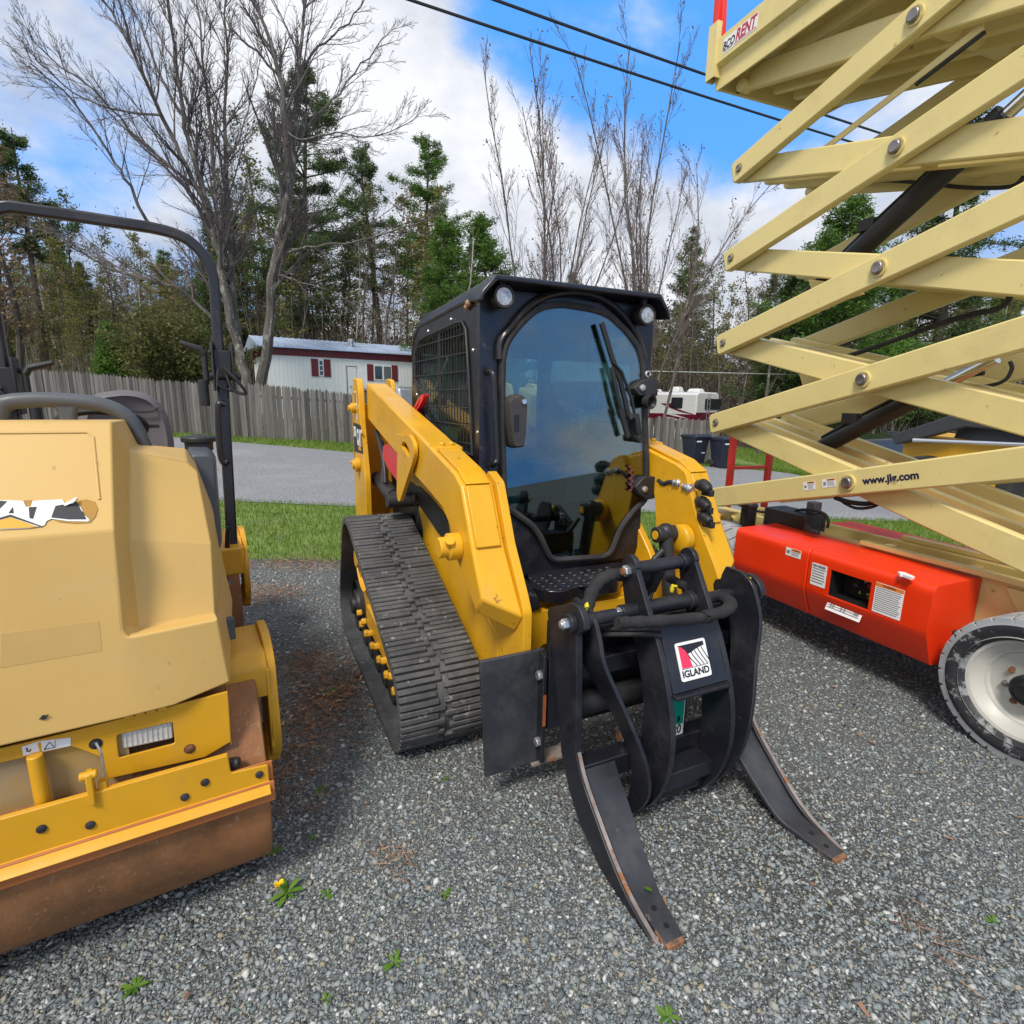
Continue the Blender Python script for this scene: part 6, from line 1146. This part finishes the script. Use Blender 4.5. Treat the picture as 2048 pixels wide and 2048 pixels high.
tilt=basis((.165,-.112,.398),(1,0,0),(0,.07,.163)); label(br,tilt,.215,.062,None,3,'footprint_label',icons=((-.085,-.01,-.075,.02),(-.07,-.01,-.06,.02),(-.02,-.01,-.01,.02),(0,-.01,.01,.02),(.06,-.005,.09,.02)))
lb=label(bl,B(-.205,.640),.112,.052,(.36,.016),4,icon=.036,icons=((-.048,-.012,-.026,.006),(-.052,.002,-.022,.008)))
m=MB(); q=[SF.az(*P('k',*p),.712) for p in ((1200,995),(1240,1000),(1300,1025),(1280,1030),(1230,1012),(1215,1010))]; m.loft([(a,b,.703) for a,b,c in q],[(a,b,.716) for a,b,c in q]); m.obj('torn_sticker',WHT,br)
v=SF.az(*P('k',705,760),.735); m=MB(); m.box(v[0]-.05,v[0]+.05,v[1]-.018,v[1]+.018,.722,.75); m.box(v[0]-.05,v[0]-.02,v[1]-.015,v[1]+.015,.74,.765); m.obj('cover_latch',PLB,bl,bevel=.005)
m=MB(); v=SF.ay(*P('l',1400,640),-.05); m.hexn(v,(.6,-.7,0),.018,.05); m.obj('drain_fitting',DKS,br)
# rating plate on the end of the chassis
label(ch,basis((1.00,.2485,.60),(1,0,0),(0,0,1)),.12,.16,None,8,'rating_plate')
# writing on the bottom arm
dv=Vector((2*HX,0,2*HZ)).normalized(); uv=Vector((-dv.z,0,dv.x))
v=SF.ay(*P('j',1155,1465),0); text('www.jlg.com',.058,mat('navy_print',(.012,.015,.05),.5),ARM0,basis((v[0],-.0012,v[2]),dv,uv),bold=.0018,sx=1.0)
v=SF.ay(*P('j',690,1508),0); label(ARM0,basis((v[0],-.0010,v[2]),dv,uv),.085,.052,(.35,.012),5,icon=.028,icons=((-.035,-.012,-.018,.004),))
v=SF.ay(*P('j',805,1492),0); label(ARM0,basis((v[0],-.0010,v[2]),dv,uv),.092,.052,(.35,.012),5,icon=.028,icons=((-.038,-.012,-.02,.008),))
# ================================================================ tandem roller
RF=Frame(0,0,31.)
_o=RF.o-2.5*RF.X-.39*RF.Y
RL=empty('road_roller','tan-hooded yellow tandem roller with a rust-coated drum and black roll hoop','road roller',(_o[0],_o[1],0),RF.rz)
TAN=mat('faded_tan_hood',(.62,.395,.12),.5,var=.05,vs=2.2,spot=(.48,.31,.11),spot_amt=.38,spot_s=30,dust=(.56,.42,.21),dust_amt=.44,dust_s=2,coat=.05)
DRM=mat('rusty_drum',(.27,.115,.042),.65,metal=.1,var=.45,vs=6,spot=(.36,.21,.10),spot_amt=.43,spot_s=85,dust=(.155,.095,.045),dust_amt=.52,dust_s=3.2,bump=.3,bs=130,stretch=(.8,1,.8))
ORG=mat('orange_scraper',(.42,.13,.03),.5,var=.15,vs=6,dust=(.38,.16,.07),dust_amt=.52,dust_s=5)
GRT=mat('dusty_yellow',(.42,.26,.06),.7,var=.2,vs=6,dust=(.30,.25,.18),dust_amt=.6,dust_s=7)
YC=-.39
def drum(x,y0,y1,rz=0):
    m=MB(); w=y1-y0
    m.lathe([(.30,.0),(.345,.0),(.358,.004),(.36,.012),(.36,w-.012),(.358,w-.004),(.345,w),(.30,w),(.30,w-.05),(.05,w-.05)],(x,y0,.36),(0,1,0),96); o=m.obj('drum',DRM,RL); return o
drum(-1.925,-.905,.125); d2=drum(-3.55,-.86,.195)
def fork(x,y,s=1):
    m=MB(); pl=rnd([(x-.20,.68),(x-.14,.765),(x+.03,.775),(x+.13,.72),(x+.155,.45),(x+.10,.345),(x-.10,.345),(x-.20,.45)],.045,4)
    m.prism(pl,'y',y+.035,y+.062); m.prism(rnd([(x-.15,.745),(x+.10,.745),(x+.145,.715),(x+.145,.60),(x+.10,.70),(x-.15,.70)],.015,2),'y',y-.15,y+.035); m.prism([(x-.15,.70),(x+.148,.70),(x+.148,.42),(x+.10,.36),(x-.10,.36)],'y',y+.030,y+.040)
    m.obj('drum_fork',YEL2,RL,bevel=.008,seg=3)
    m=MB(); m.cyl((x,y+.02,.36),(x,y+.064,.36),.07); m.obj('axle_cap',YEL2,RL,bevel=.008)
fork(-1.90,.125); fork(-3.52,.195)
# main frames
m=MB(); m.box(-2.35,-1.66,-.80,.02,.735,.80); m.box(-2.5,-2.25,-.75,-.02,.45,.80); m.obj('front_frame',YEL2,RL,bevel=.006)
m=MB(); m.box(-3.95,-2.75,-.80,.06,.74,.95); m.box(-3.2,-2.95,.06,.20,.66,.80); m.obj('rear_frame',YEL2,RL,bevel=.01)
m=MB(); m.box(-2.85,-2.3,-.60,-.15,.62,.72); m.obj('operator_floor',PLB,RL,bevel=.006)
# lamp panel
PX=-1.60
pan=[(v[0],v[1]) for v in trX(RF,'c',[(1466,108),(1488,430),(1320,530),(697,670),(652,530),(572,498),(458,460),(0,556),(0,478),(330,398)],PX)]
pan=[(-.93,pan[8][1]),]+[pan[9]]+pan[:7]+[(-.93,pan[7][1])]
lamp=trX(RF,'c',[(750,387),(1112,302),(1127,444),(766,538)],PX)
m=MB(); m.plate(pan,[rnd(lamp,.006,2)],'x',PX-.008,PX); pn=m.obj('lamp_panel',YEL2,RL,bevel=.003)
v=pan[2]; v2=pan[3]
m=MB(); m.prism([(v[0]-.002,v[1]),(v2[0]-.002,v2[1]),(v2[0]-.002,v2[1]-.0)][:2]+[(v2[0],v2[1]-.012),(v[0],v[1]-.012)],'x',PX-.12,PX-.001); m.obj('panel_return',YEL2,pn)
ll=trX(RF,'c',[(775,380),(1108,305),(1118,425),(786,497)],PX)
m=MB(); m.prism(grow(rnd(lamp,.006,2),.004),'x',PX-.06,PX-.055); m.obj('lamp_housing',BLD,pn)
hm=mat('ribbed_lens',(.62,.60,.55),.15,var=.18,vs=25,coat=1,stretch=(1,1,6)); m=MB(); m.prism(rnd(ll,.006,2),'x',PX-.05,PX-.012); hl=m.obj('headlamp',hm,pn,bevel=.004)
m=MB()
for i in range(9):
    a=Vector(ll[0]).lerp(Vector(ll[1]),(i+.7)/10); b=Vector(ll[3]).lerp(Vector(ll[2]),(i+.7)/10); m.bar([(PX-.011,a.x,a.y-.006),(PX-.011,b.x,b.y+.006)],.004,.004,up=(1,0,0))
m.obj('lens_rib',hm,hl)
for p in ((617,443),(1222,475)):
    v=RF.ax(*P('c',*p),PX); m=MB(); m.lathe([(.010,0),(.010,.004),(.006,.006)],v,(1,0,0),16); m.lathe([(.0145,0),(.0145,.001)],v,(1,0,0),16); m.obj('panel_bolt',DKS if p[0]<700 else RST,pn)
v=[RF.ax(*P('c',*p),PX+.001) for p in ((140,462),(255,425),(455,403),(455,455),(265,495),(150,520))]
m=MB(); m.loft([(PX,a[1],a[2]) for a in v],[(PX+.0015,a[1],a[2]) for a in v]); lb=m.obj('torn_label',WHT,pn)
for q in ([(240,440),(262,430),(268,490),(258,497)],[(352,420),(358,418),(360,468),(354,470)]):
    v=[RF.ax(*P('c',*p),PX+.002) for p in q]; m=MB(); m.loft([(PX+.0014,a[1],a[2]) for a in v],[(PX+.0022,a[1],a[2]) for a in v]); m.obj('label_tear',YEL2,lb)
v=[RF.ax(*P('c',*p),PX+.002) for p in ((285,480),(318,432),(352,465))]; m=MB(); m.tube([(PX+.002,a[1],a[2]) for a in v+[v[0]]],.0011,5); m.obj('label_triangle',BLD,lb)
v=[RF.ax(*P('c',*p),PX+.002) for p in ((172,470),(176,492),(190,495),(198,478))]; m=MB(); m.tube([(PX+.002,a[1],a[2]) for a in v],.0015,5); m.obj('label_mark',BLD,lb)
m=MB(); m.box(-1.625,-1.615,-.93,-.20,.50,.70); m.obj('pocket_back',GRT,RL); 
m=MB(); z0=.50; pk=[RF.az(*P('c',*p),z0)[:2] for p in ((75,815),(410,735),(555,655))]; m.prism([(-1.615,-.90),(-1.56,-.62),(-1.548,pk[0][1]),(-1.552,pk[1][1]),(-1.60,pk[2][1]),(-1.615,pk[2][1]-.02)],'z',z0-.012,z0); m.obj('tow_plate',GRT,RL,bevel=.003)
v=RF.ax(*P('c',245,640),-1.586); m=MB(); m.cyl((-1.586,v[1],z0),(-1.586,v[1],.69),.016); m.obj('tow_pin',YEL2,RL,bevel=.003)
# scraper beam
BX=-1.545
br=trX(RF,'c',[(1468,517),(1488,632),(1728,577),(1737,690)],BX); bt=trX(RF,'c',[(0,930),(0,1210)],BX)
sl=(br[0][1]-bt[0][1]); k=(br[0][1]-bt[0][1])/(br[0][0]-bt[0][0]); zt=(br[0][1]+bt[0][1])/2; zb=(br[3][1]+bt[1][1])/2
bo=[(-.95,zt),(br[0][0],zt),(br[1][0],br[1][1]),(br[2][0],br[2][1]),(br[3][0],zb),(-.95,zb)]
m=MB(); m.prism(rnd(bo,.006,2),'x',BX-.008,BX); sb=m.obj('scraper_beam',YEL2,RL,bevel=.003)
yR=bo[4][0]
m=MB(); m.loft([(BX-.007,-.95,zb+.003),(BX,-.95,zb+.002),(BX+.03,-.95,zb-.024),(BX+.023,-.95,zb-.026)],[(BX-.007,yR,zb+.003),(BX,yR,zb+.002),(BX+.03,yR,zb-.024),(BX+.023,yR,zb-.026)]); m.obj('beam_lip',YEL2,sb,bevel=.002)
m=MB(); m.box(BX-.016,BX-.008,-.95,br[0][0],zt-.008,zt); m.obj('beam_flange',YEL2,sb,bevel=.002)
m=MB(); m.loft([(BX-.002,-.95,zb-.0),(BX+.008,-.95,zb-.0),(BX+.012,-.95,zb-.060),(BX+.002,-.95,zb-.060)],[(BX-.002,yR+.012,zb-.0),(BX+.008,yR+.012,zb-.0),(BX+.012,yR+.012,zb-.060),(BX+.002,yR+.012,zb-.060)]); m.box(BX-.016,BX-.009,br[1][0],yR+.012,zb-.01,br[2][1]+.004); m.obj('scraper_blade',ORG,RL,bevel=.003)
for p in ((268,990),(582,965),(1190,785),(1320,690),(1670,640)):
    v=RF.ax(*P('c',*p),BX); m=MB(); m.lathe([(.011,0),(.010,.004),(.005,.0065)],v,(1,0,0),16); m.obj('beam_bolt',DKS,sb)
v=RF.ax(*P('c',600,800),BX); m=MB(); m.box(BX-.02,BX+.012,v[1]-.008,v[1]+.006,v[2]-.01,v[2]+.075); m.cyl((BX-.0,v[1]-.02,v[2]+.068),(BX-.0,v[1]+.016,v[2]+.068),.011); m.box(BX-.03,BX-.005,v[1]+.012,v[1]+.03,v[2]-.01,v[2]+.035); m.obj('beam_hinge',YEL2,sb,bevel=.003)
m=MB(); m.tube(smooth([(BX-.0,v[1]+.022,v[2]+.15),(BX+.006,v[1]+.03,v[2]+.12),(BX+.004,v[1]+.03,v[2]+.07),(BX,v[1]+.022,v[2]+.055)],5),.003); m.obj('hair_pin',ZNC,sb)
C=[RF.ax(*P('c',*p),-1.63) for p in ((1060,590),(1140,605),(1220,595),(1280,560),(1320,520))]; m=MB(); m.tube(smooth(C,5),.017); m.obj('white_hose',mat('white_pvc',(.68,.66,.60),.45,var=.08),RL)
v=RF.ax(*P('c',1500,560),-1.58); m=MB(); m.lathe([(.013,-.08),(.013,0),(.016,.01),(.016,.035),(.010,.04)],(v[0],v[1]-.02,v[2]),(.3,1,0),14); m.obj('knob',PLB,RL,bevel=.002)
v=RF.ax(*P('c',1420,490),-1.66); m=MB(); m.cyl((v[0],v[1]-.06,v[2]),(v[0],v[1]+.02,v[2]),.016); m.obj('pipe_end',PLB,RL)
v=RF.ax(*P('b',1475,1515),-1.80); m=MB(); m.box(-1.86,-1.83,v[1]-.012,v[1]+.02,v[2]-.03,v[2]+.04); m.obj('latch_block',PLG,RL,bevel=.003)
# hood
H=lambda p,X: RF.ax(*p,X)
yl=-.80
L=lambda x,z:(x,yl,z)
b0,b1,b2=H((246,1437),-1.565),H((350,1411),-1.575),H((461,1364),-1.61)
e0,e1,e2=H((247,1272),-1.58),H((259,1274),-1.58),H((434,1239),-1.61)
f0,f1,f2=H((246,1258),-1.582),H((281,1255),-1.64),H((431,1226),-1.655)
r0,r1,r2=H((229,1061),-1.60),H((259,1080),-1.68),H((423,1087),-1.70)
t0,t1,t2,t3=H((223,843),-1.74),H((259,901),-1.80),H((374,922),-1.86),H((395,942),-1.87)
zB,zR,zT=b0[2],r0[2],t0[2]
bl,el,rl,tl=L(-1.565,zB),L(-1.58,e0[2]),L(-1.60,zR),L(-1.74,zT)
BK=-2.18
vs=dict(bl=bl,b0=b0,b1=b1,b2=b2,el=el,e0=e0,e1=e1,e2=e2,f0=f0,f1=f1,f2=f2,rl=rl,r0=r0,r1=r1,r2=r2,tl=tl,t0=t0,t1=t1,t2=t2,t3=t3)
bk=lambda v,dx=0,dy=0,dz=0:(BK+dx,v[1]+dy,v[2]+dz)
vs.update(kb2=bk(b2,0,.05,.04),ke2=bk(e2,0,.05),kr2=bk(r2,0,.03),kt3=bk(t3,0,.0),kt2=bk(t2,0,0,.01),kt1=bk(t1,0,0,-.012),kt0=bk(t0,0,0,-.012),ktl=bk(tl,0,0,-.012),kbl=bk(bl))
nm=list(vs); ix={n:i for i,n in enumerate(nm)}
Fc=['bl b0 e0 el','b0 b1 e1 e0','b1 b2 e2 e1','e0 e1 f1 f0','e1 e2 f2 f1','el e0 f0 r0 rl','f0 f1 r1 r0','f1 f2 r2 r1','rl r0 t0 tl','r0 r1 t1 t0','r1 r2 t3 t2 t1','tl t0 kt0 ktl','t0 t1 kt1 kt0','t1 t2 kt2 kt1','t2 t3 kt3 kt2','t3 r2 kr2 kt3','r2 f2 e2 ke2 kr2','e2 b2 kb2 ke2','kb2 b2 b1 b0 bl kbl','bl el rl tl ktl kbl','kbl ktl kt0 kt1 kt2 kt3 kr2 ke2 kb2']
m=MB(); m.add([vs[n] for n in nm],[tuple(ix[q] for q in f.split()) for f in Fc])
hood=m.obj('hood',TAN,RL,bevel=.020,ang=12,seg=4)
# moulded frame on the sloping face
pn_=np.cross(np.array(r0)-np.array(rl),np.array(tl)-np.array(rl)); pn_=pn_/np.linalg.norm(pn_); pn_*=1 if pn_[0]>0 else -1
nW=pn_[0]*RF.X+pn_[1]*RF.Y+pn_[2]*np.array([0,0,1.]); pW=RF.o+rl[0]*RF.X+rl[1]*RF.Y+np.array([0,0,rl[2]])
def on_face(k,x,y,h=0.): p=on_plane(*P(k,x,y),pW+nW*h,nW); return Vector(RF.loc(p))
def decal(pts,h,name,mt,par,k='b',t=.0008):
    v=[on_face(k,x,y,h) for x,y in pts]; nn=Vector(pn_); mm=MB(); mm.loft([tuple(a) for a in v],[tuple(a+nn*t) for a in v]); return mm.obj(name,mt,par)
fr_=[on_face('b',0,208,.0),on_face('b',560,208,.0),on_face('b',600,240,.0),on_face('b',640,640,.0)]; fr_=[Vector((fr_[0].x,-.78,fr_[0].z))]+fr_[1:]
m=MB(); m.tube(fr_,.0035,8); m.obj('moulded_rib',TAN,hood)
glue=mat('glue_residue',(.40,.21,.03),.6,var=.2,vs=20)
decal([(150,648),(205,645),(210,690),(150,700)],.001,'glue_patch',glue,hood)
decal([(480,650),(560,640),(610,655),(630,700),(615,750),(580,790),(480,795),(380,785),(330,765)],.001,'glue_patch',glue,hood)
lg=decal([(-130,640),(150,650),(168,690),(200,685),(210,650),(400,640),(420,670),(480,630),(497,628),(470,660),(520,690),(540,735),(575,770),(570,783),(440,780),(330,765),(300,780),(285,808),(250,815),(190,826),(0,835),(-130,840)],.0022,'torn_badge',WHT,hood)
decal([(185,690),(236,688),(212,765),(190,760)],.0034,'badge_print',BLD,lg); decal([(358,682),(410,672),(470,668),(488,650),(512,690),(522,712),(535,722),(556,768),(440,768),(330,756)],.0034,'badge_print',mat('speckled_black',(.030,.031,.035),.6,var=.5,vs=120),lg)
decal([(55,728),(88,728),(82,690)],.0034,'badge_print',BLD,lg); decal([(68,738),(270,812),(258,815),(66,752),(-130,806),(-130,796)],.0036,'badge_print',BLD,lg); decal([(66,755),(240,815),(190,822),(0,830),(-130,832),(-130,812)],.0034,'badge_triangle',YEL,lg)
decal([(-130,640),(45,652),(-20,716),(-130,735)],.0034,'badge_print',BLD,lg)
m=MB(); a=on_face('b',405,672,.003); b=on_face('b',497,628,.012); c=on_face('b',480,655,.014); d=on_face('b',420,682,.006); m.loft([a,b,c,d],[a+Vector(pn_)*.001,b+Vector(pn_)*.001,c+Vector(pn_)*.001,d+Vector(pn_)*.001]); m.obj('badge_curl',WHT,lg)
# ghost of an old sticker on the lower face
q=[H(P('b',*p),-1.574) for p in ((0,1515),(635,1430),(655,1618),(0,1730))]; 
m=MB(); q=[(-1.5715,q[0][1],q[0][2]),(-1.5735,q[1][1],q[1][2]),(-1.569,q[2][1],q[2][2]),(-1.567,q[3][1],q[3][2])]; 
def xf(z): return np.interp(z,[bl[2],el[2],rl[2]],[-1.565,-1.58,-1.60])
m.loft([(xf(z)-.002,y,z) for x,y,z in q],[(xf(z)+.0008,y,z) for x,y,z in q]); m.obj('sticker_ghost',mat('ghost_tan',(.54,.345,.11),.55,var=.06),hood)
m=MB(); v=H(P('c',282,272),-1.566); m.lathe([(.006,0),(.006,.0015)],v,(1,0,0),9); m.tube([(v[0],v[1]-.008,v[2]-.003),(v[0]+.002,v[1]+.009,v[2]+.004)],.0018,5); m.obj('chip_mark',DKS,hood)
m=MB()
for i in range(4): v=RF.ax(*P('c',830+i*72,262-i*17),-1.59); m.box(-1.60,-1.583,v[1]-.010,v[1]+.010,v[2]-.006,v[2]+.006)
m.obj('vent_slot',YEL2,hood,bevel=.002)
# grey hand hoop, wheel, seat, tank
m=MB(); A=lambda pts,X:[RF.ax(*P('a',*p),X) for p in pts]
hp=[(-2.15,-.475,1.40)]+A([(10,1500),(60,1462),(180,1450),(300,1448),(560,1462),(720,1500),(820,1560),(880,1640),(920,1730),(945,1800)],-2.15); hp[-1]=(hp[-1][0],hp[-1][1],1.36)
m.tube(smooth(hp,5),.0225,14); m.obj('hand_hoop',PLG,RL)
s0=RF.ax(*P('a',425,1465),-2.15); m=MB(); m.loft(*[[(-2.165,s0[1]-w,z),(-2.135,s0[1]-w,z),(-2.135,s0[1]+w,z),(-2.165,s0[1]+w,z)] for z,w in ((1.42,.022),(1.46,.020),(s0[2]-.02,.026),(s0[2],.045))]); m.obj('hoop_strut',PLG,RL,bevel=.012,seg=3)
m=MB(); c0=Vector((-2.42,-.245,1.43)); u=Vector((0,1,0)); v=Vector((.85,0,.5)).normalized(); m.tube([c0+u*math.cos(t)*.125+v*math.sin(t)*.115 for t in np.linspace(0,2*math.pi,40)],.014,8,cap=False); m.cyl(c0-Vector((.10,0,.17)),c0,.022); m.bar([c0-u*.17,c0,c0+u*.17],.03,.012); m.obj('steering_wheel',PLB,RL)
st=trX(RF,'a',[(505,1545),(560,1445),(625,1402),(790,1382),(900,1395),(985,1430),(1050,1500),(1090,1580),(1118,1700),(1125,1815),(1125,1932),(640,1932),(500,1800)],-2.62); z0=min(p[1] for p in st)-.15
st=[p for p in st if p[1]>1.2]; cx=sum(p[0] for p in st)/len(st); st=rnd(st,.03,4); cz=sum(p[1] for p in st)/len(st)
g=lambda k,x:[(x,cx+(p[0]-cx)*k,cz+(p[1]-cz)*k) for p in st]
m=MB(); m.loft(g(.93,-2.73),g(1.0,-2.70),g(1.0,-2.65),g(.95,-2.61),g(.84,-2.60),g(.78,-2.612)); so_=m.obj('seat',SEATM,RL,ang=60)
m=MB(); a=[RF.ax(*P('a',*p),-2.597) for p in ((760,1510),(880,1525),(980,1522),(1022,1496))]; m.tube(smooth(a,5),.003,6); m.obj('seat_seam',BLD,so_)
m=MB(); m.box(-2.66,-2.25,cx-.20,cx+.20,1.02,1.12); m.box(-2.6,-2.35,cx-.1,cx+.1,.72,1.02); m.obj('seat_base',SEATM,RL,bevel=.03,seg=3)
tk=trX(RF,'b',[(1207,420),(1210,330),(1228,316),(1345,314),(1398,372),(1412,560),(1432,800),(1440,930),(1425,1010),(1398,1062),(1300,1062),(1215,1062)],-2.12)
m=MB(); cx2=sum(p[0] for p in tk)/len(tk); cz2=sum(p[1] for p in tk)/len(tk); tk=rnd(tk,.012,3); gg=lambda k,x:[(x,cx2+(p[0]-cx2)*k,cz2+(p[1]-cz2)*(k*.5+.5)) for p in tk]
m.loft(gg(.9,-2.42),gg(1,-2.38),gg(1,-2.20),gg(.80,-2.12)); tko=m.obj('water_tank',PLG,RL,bevel=.006)
v=RF.ax(*P('b',1284,300),-2.22); m=MB(); m.lathe([(.045,-.02),(.045,.008),(.055,.010),(.056,.024),(.050,.030),(.02,.033),(.012,.036)],(v[0]-.03,v[1],v[2]+.005),(0,0,1),28); m.obj('filler_cap',PLB,tko,bevel=.002)
# roll hoop
RX=-3.05
rp=[RF.ax(*p,RX) for p in ((430,590),(425,548),(408,512),(380,483),(345,466),(300,455))]; rt_=RF.ax(330,463,RX); rl_=RF.ax(52,416,RX); lp=RF.ax(12,760,RX)
pl_=RF.ax(440,742,RX)
path=[pl_]+smooth(rp,4)+[RF.ax(170,435,RX)]+smooth([RF.ax(20,414,RX),RF.ax(-10,420,RX),RF.ax(-30,445,RX),RF.ax(-37,490,RX)],4)+[(RX,RF.ax(-37,490,RX)[1]-.0,lp[2]+.02)]
m=MB(); m.bar(path,.050,.074,up=(1,0,0)) if False else m.bar(path,.046,.036,up=(1,0,0)); 
rh=m.obj('roll_hoop',BLK,RL,bevel=.010,seg=3)
for q0,q1 in (((444,745),(466,1120)),):
    a=RF.ax(*q0,RX); b=RF.ax(*q1,RX); m=MB(); m.bar([a,b],.050,.036,up=(1,0,0)); lw=m.obj('hoop_post',BLK,RL,bevel=.008)
yL=path[-1][1]; m=MB(); m.bar([(RX,yL,path[-1][2]-.06),(RX,yL-.01,.72)],.068,.05,up=(1,0,0)); m.obj('hoop_post',BLK,RL,bevel=.008)
for a,s in ((RF.ax(*P('a',1432,1215),RX),1),((RX,yL,path[-1][2]-.03),-1)):
    y,z=a[1],a[2]; m=MB(); m.box(RX-.055,RX+.055,y-.045,y-.037,z-.13,z+.10); m.box(RX-.055,RX+.055,y+.037,y+.047,z-.13,z+.10); m.box(RX-.03,RX+.034,y-.037,y+.037,z-.06,z+.06); m.cyl((RX+.02,y-.06,z-.06),(RX+.02,y+.075,z-.06),.018); m.cyl((RX-.02,y-.055,z+.05),(RX-.02,y+.06,z+.05),.014); hg=m.obj('hoop_hinge',PLB,RL,bevel=.004)
    m=MB(); m.cyl((RX+.03,y-.075*s-.0,z-.10),(RX+.03,y-.075*s,z+.04),.012); m.tube([(RX+.03,y-.075*s,z+.035),(RX+.03,y-.09*s,z+.06),(RX+.03,y-.17*s,z+.085)],[.016,.016,.011],8); m.cyl((RX+.03,y-.09*s,z-.20),(RX+.03,y-.09*s,z-.08),.022); m.obj('latch_lever',PLB,hg,bevel=.002)
    m=MB(); m.tube(smooth([(RX+.05,y,z-.02),(RX+.07,y+.06*s,z-.09),(RX+.06,y+.085*s,z-.14),(RX+.05,y+.03*s,z-.12),(RX+.04,y+.01,z-.05)],5),.008,6); m.tube(smooth([(RX+.05,y-.02,z-.02),(RX+.07,y-.03*s,z-.10),(RX+.06,y+.03*s,z-.13)],5),.006,6); m.obj('wire_loom',PLB,hg)
m=MB(); gr=[RF.ax(*P('a',*p),RX+.07) for p in ((1452,1480),(1420,1472),(1405,1500),(1408,1650),(1420,1800),(1445,1858),(1470,1840))]; m.tube(smooth(gr,5),.015,10); m.obj('grab_handle',BLK,RL)
m=MB(); gr=[RF.ax(*P('b',*p),RX+.07) for p in ((1480,815),(1468,850),(1462,1000),(1455,1080),(1455,1200))]; m.tube(smooth(gr,5),.012,8); m.obj('lower_bracket',BLK,RL)
for p in ((1475,1105),(1478,1175)): v=RF.ax(*P('b',*p),RX+.07); m=MB(); m.lathe([(.012,0),(.012,.012)],v,(1,.3,0),10); m.obj('post_bolt',ZNC,RL)
for ch in RL.children: ch.location.x+=2.5; ch.location.y+=.39
# ================================================================ small plants in the gravel
WEED=island('weed_leaf',[(0,(.06,.16,.015)),(.6,(.11,.24,.025)),(1,(.17,.30,.05))],.5,.3)
def weed(seed,n,s):
    r=random.Random(seed); m=MB()
    for i in range(n):
        a=6.283*i/n+r.uniform(-.4,.4); L=s*r.uniform(.6,1.2); e=r.uniform(.25,.9); w=L*.30
        pts=[(0,0),(.35,.8),(.65,1.),(.9,.5),(1,.05)]; P0=[]; P1=[]
        for t,k in pts:
            x=L*t*math.cos(e*(1-.5*t)); z=L*t*math.sin(e*(1-.7*t))+.004; c=Vector((math.cos(a)*x,math.sin(a)*x,z)); sd=Vector((-math.sin(a),math.cos(a),0))*w*k*.5; P0.append(c-sd); P1.append(c+sd)
        n_=len(P0); m.add(P0+P1,[(j,j+1,n_+j+1,n_+j) for j in range(n_-1)])
    return m
wp_=empty('weed','x','weed'); weed(1,7,.035).obj('leaves',WEED,wp_,flip=False); wq=empty('weed','x','weed'); weed(2,11,.045).obj('leaves',WEED,wq,flip=False)
first={0:wp_,1:wq}
for i,(px,py,s,k,lab) in enumerate(((270,1978,.75,1,'largest green weed in the gravel at the bottom left'),(790,1930,1.0,0,'green weed in the gravel at the bottom, left of the grapple tine'),(655,1790,.8,0,'small weed in the gravel right of the dandelion'),(890,1792,.7,0,'small weed in the open gravel before the left track'),(546,1708,1.0,0,'green weed at the right end of the roller drum'),(640,1582,.7,0,'weed by the brown needle litter beside the track'),(665,1388,1.1,1,'grassy weed growing in the brown needle litter'),(1335,2035,.7,1,'weed at the bottom edge of the picture right of the left tine'),(1985,1845,.7,0,'small weed in the gravel at the lower right'),(655,2000,.6,0,'tiny weed at the bottom between roller and left tine'),(890,1560,.5,0,'tiny weed just before the wing plate'),(625,1680,.6,0,'small weed above the dandelion'))):
    o=first.pop(k) if k in first else copy_tree(wp_ if k==0 else wq)
    p=on_z(px,py,.004); o.location=(p[0],p[1],.006); o.rotation_euler=(0,0,i*1.7); o.scale=(s,)*3; o['label']=lab; o['group']='weeds in the gravel'
p=on_z(575,1792,0.); dn=empty('dandelion','yellow dandelion flower with ragged leaves in the gravel by the roller drum','flower',(p[0],p[1],.006)); weed(5,9,.055).obj('leaves',WEED,dn,flip=False); m=MB(); m.tube([(0,0,0),(-.012,-.004,.03),(-.02,-.008,.045)],.0022,6); m.obj('stem',WEED,dn); m=MB(); r_=random.Random(1)
for i in range(40): a=r_.uniform(0,6.28); L=.016*r_.uniform(.5,1); c=Vector((-.02,-.008,.046)); q=c+Vector((math.cos(a)*L,math.sin(a)*L,.003+.004*r_.random())); s_=Vector((-math.sin(a),math.cos(a),0))*.0022; m.add([c-s_,c+s_,q+s_,q-s_],[(0,1,2,3)])
m.obj('flower_head',mat('dandelion_yellow',(.80,.52,.01),.6,var=.1),dn,flip=False)
p=LF.az(*P('h',650,1045),.05); w_=LF.o+p[0]*LF.X+p[1]*LF.Y; lf_=weed(9,1,.05); o=lf_.obj('green_leaf',WEED,None,flip=False); o.location=(w_[0],w_[1],.055); o.rotation_euler=(0,-.3,-.9); tag(o,'single green leaf poking through the bolt hole of the left tine','leaf')
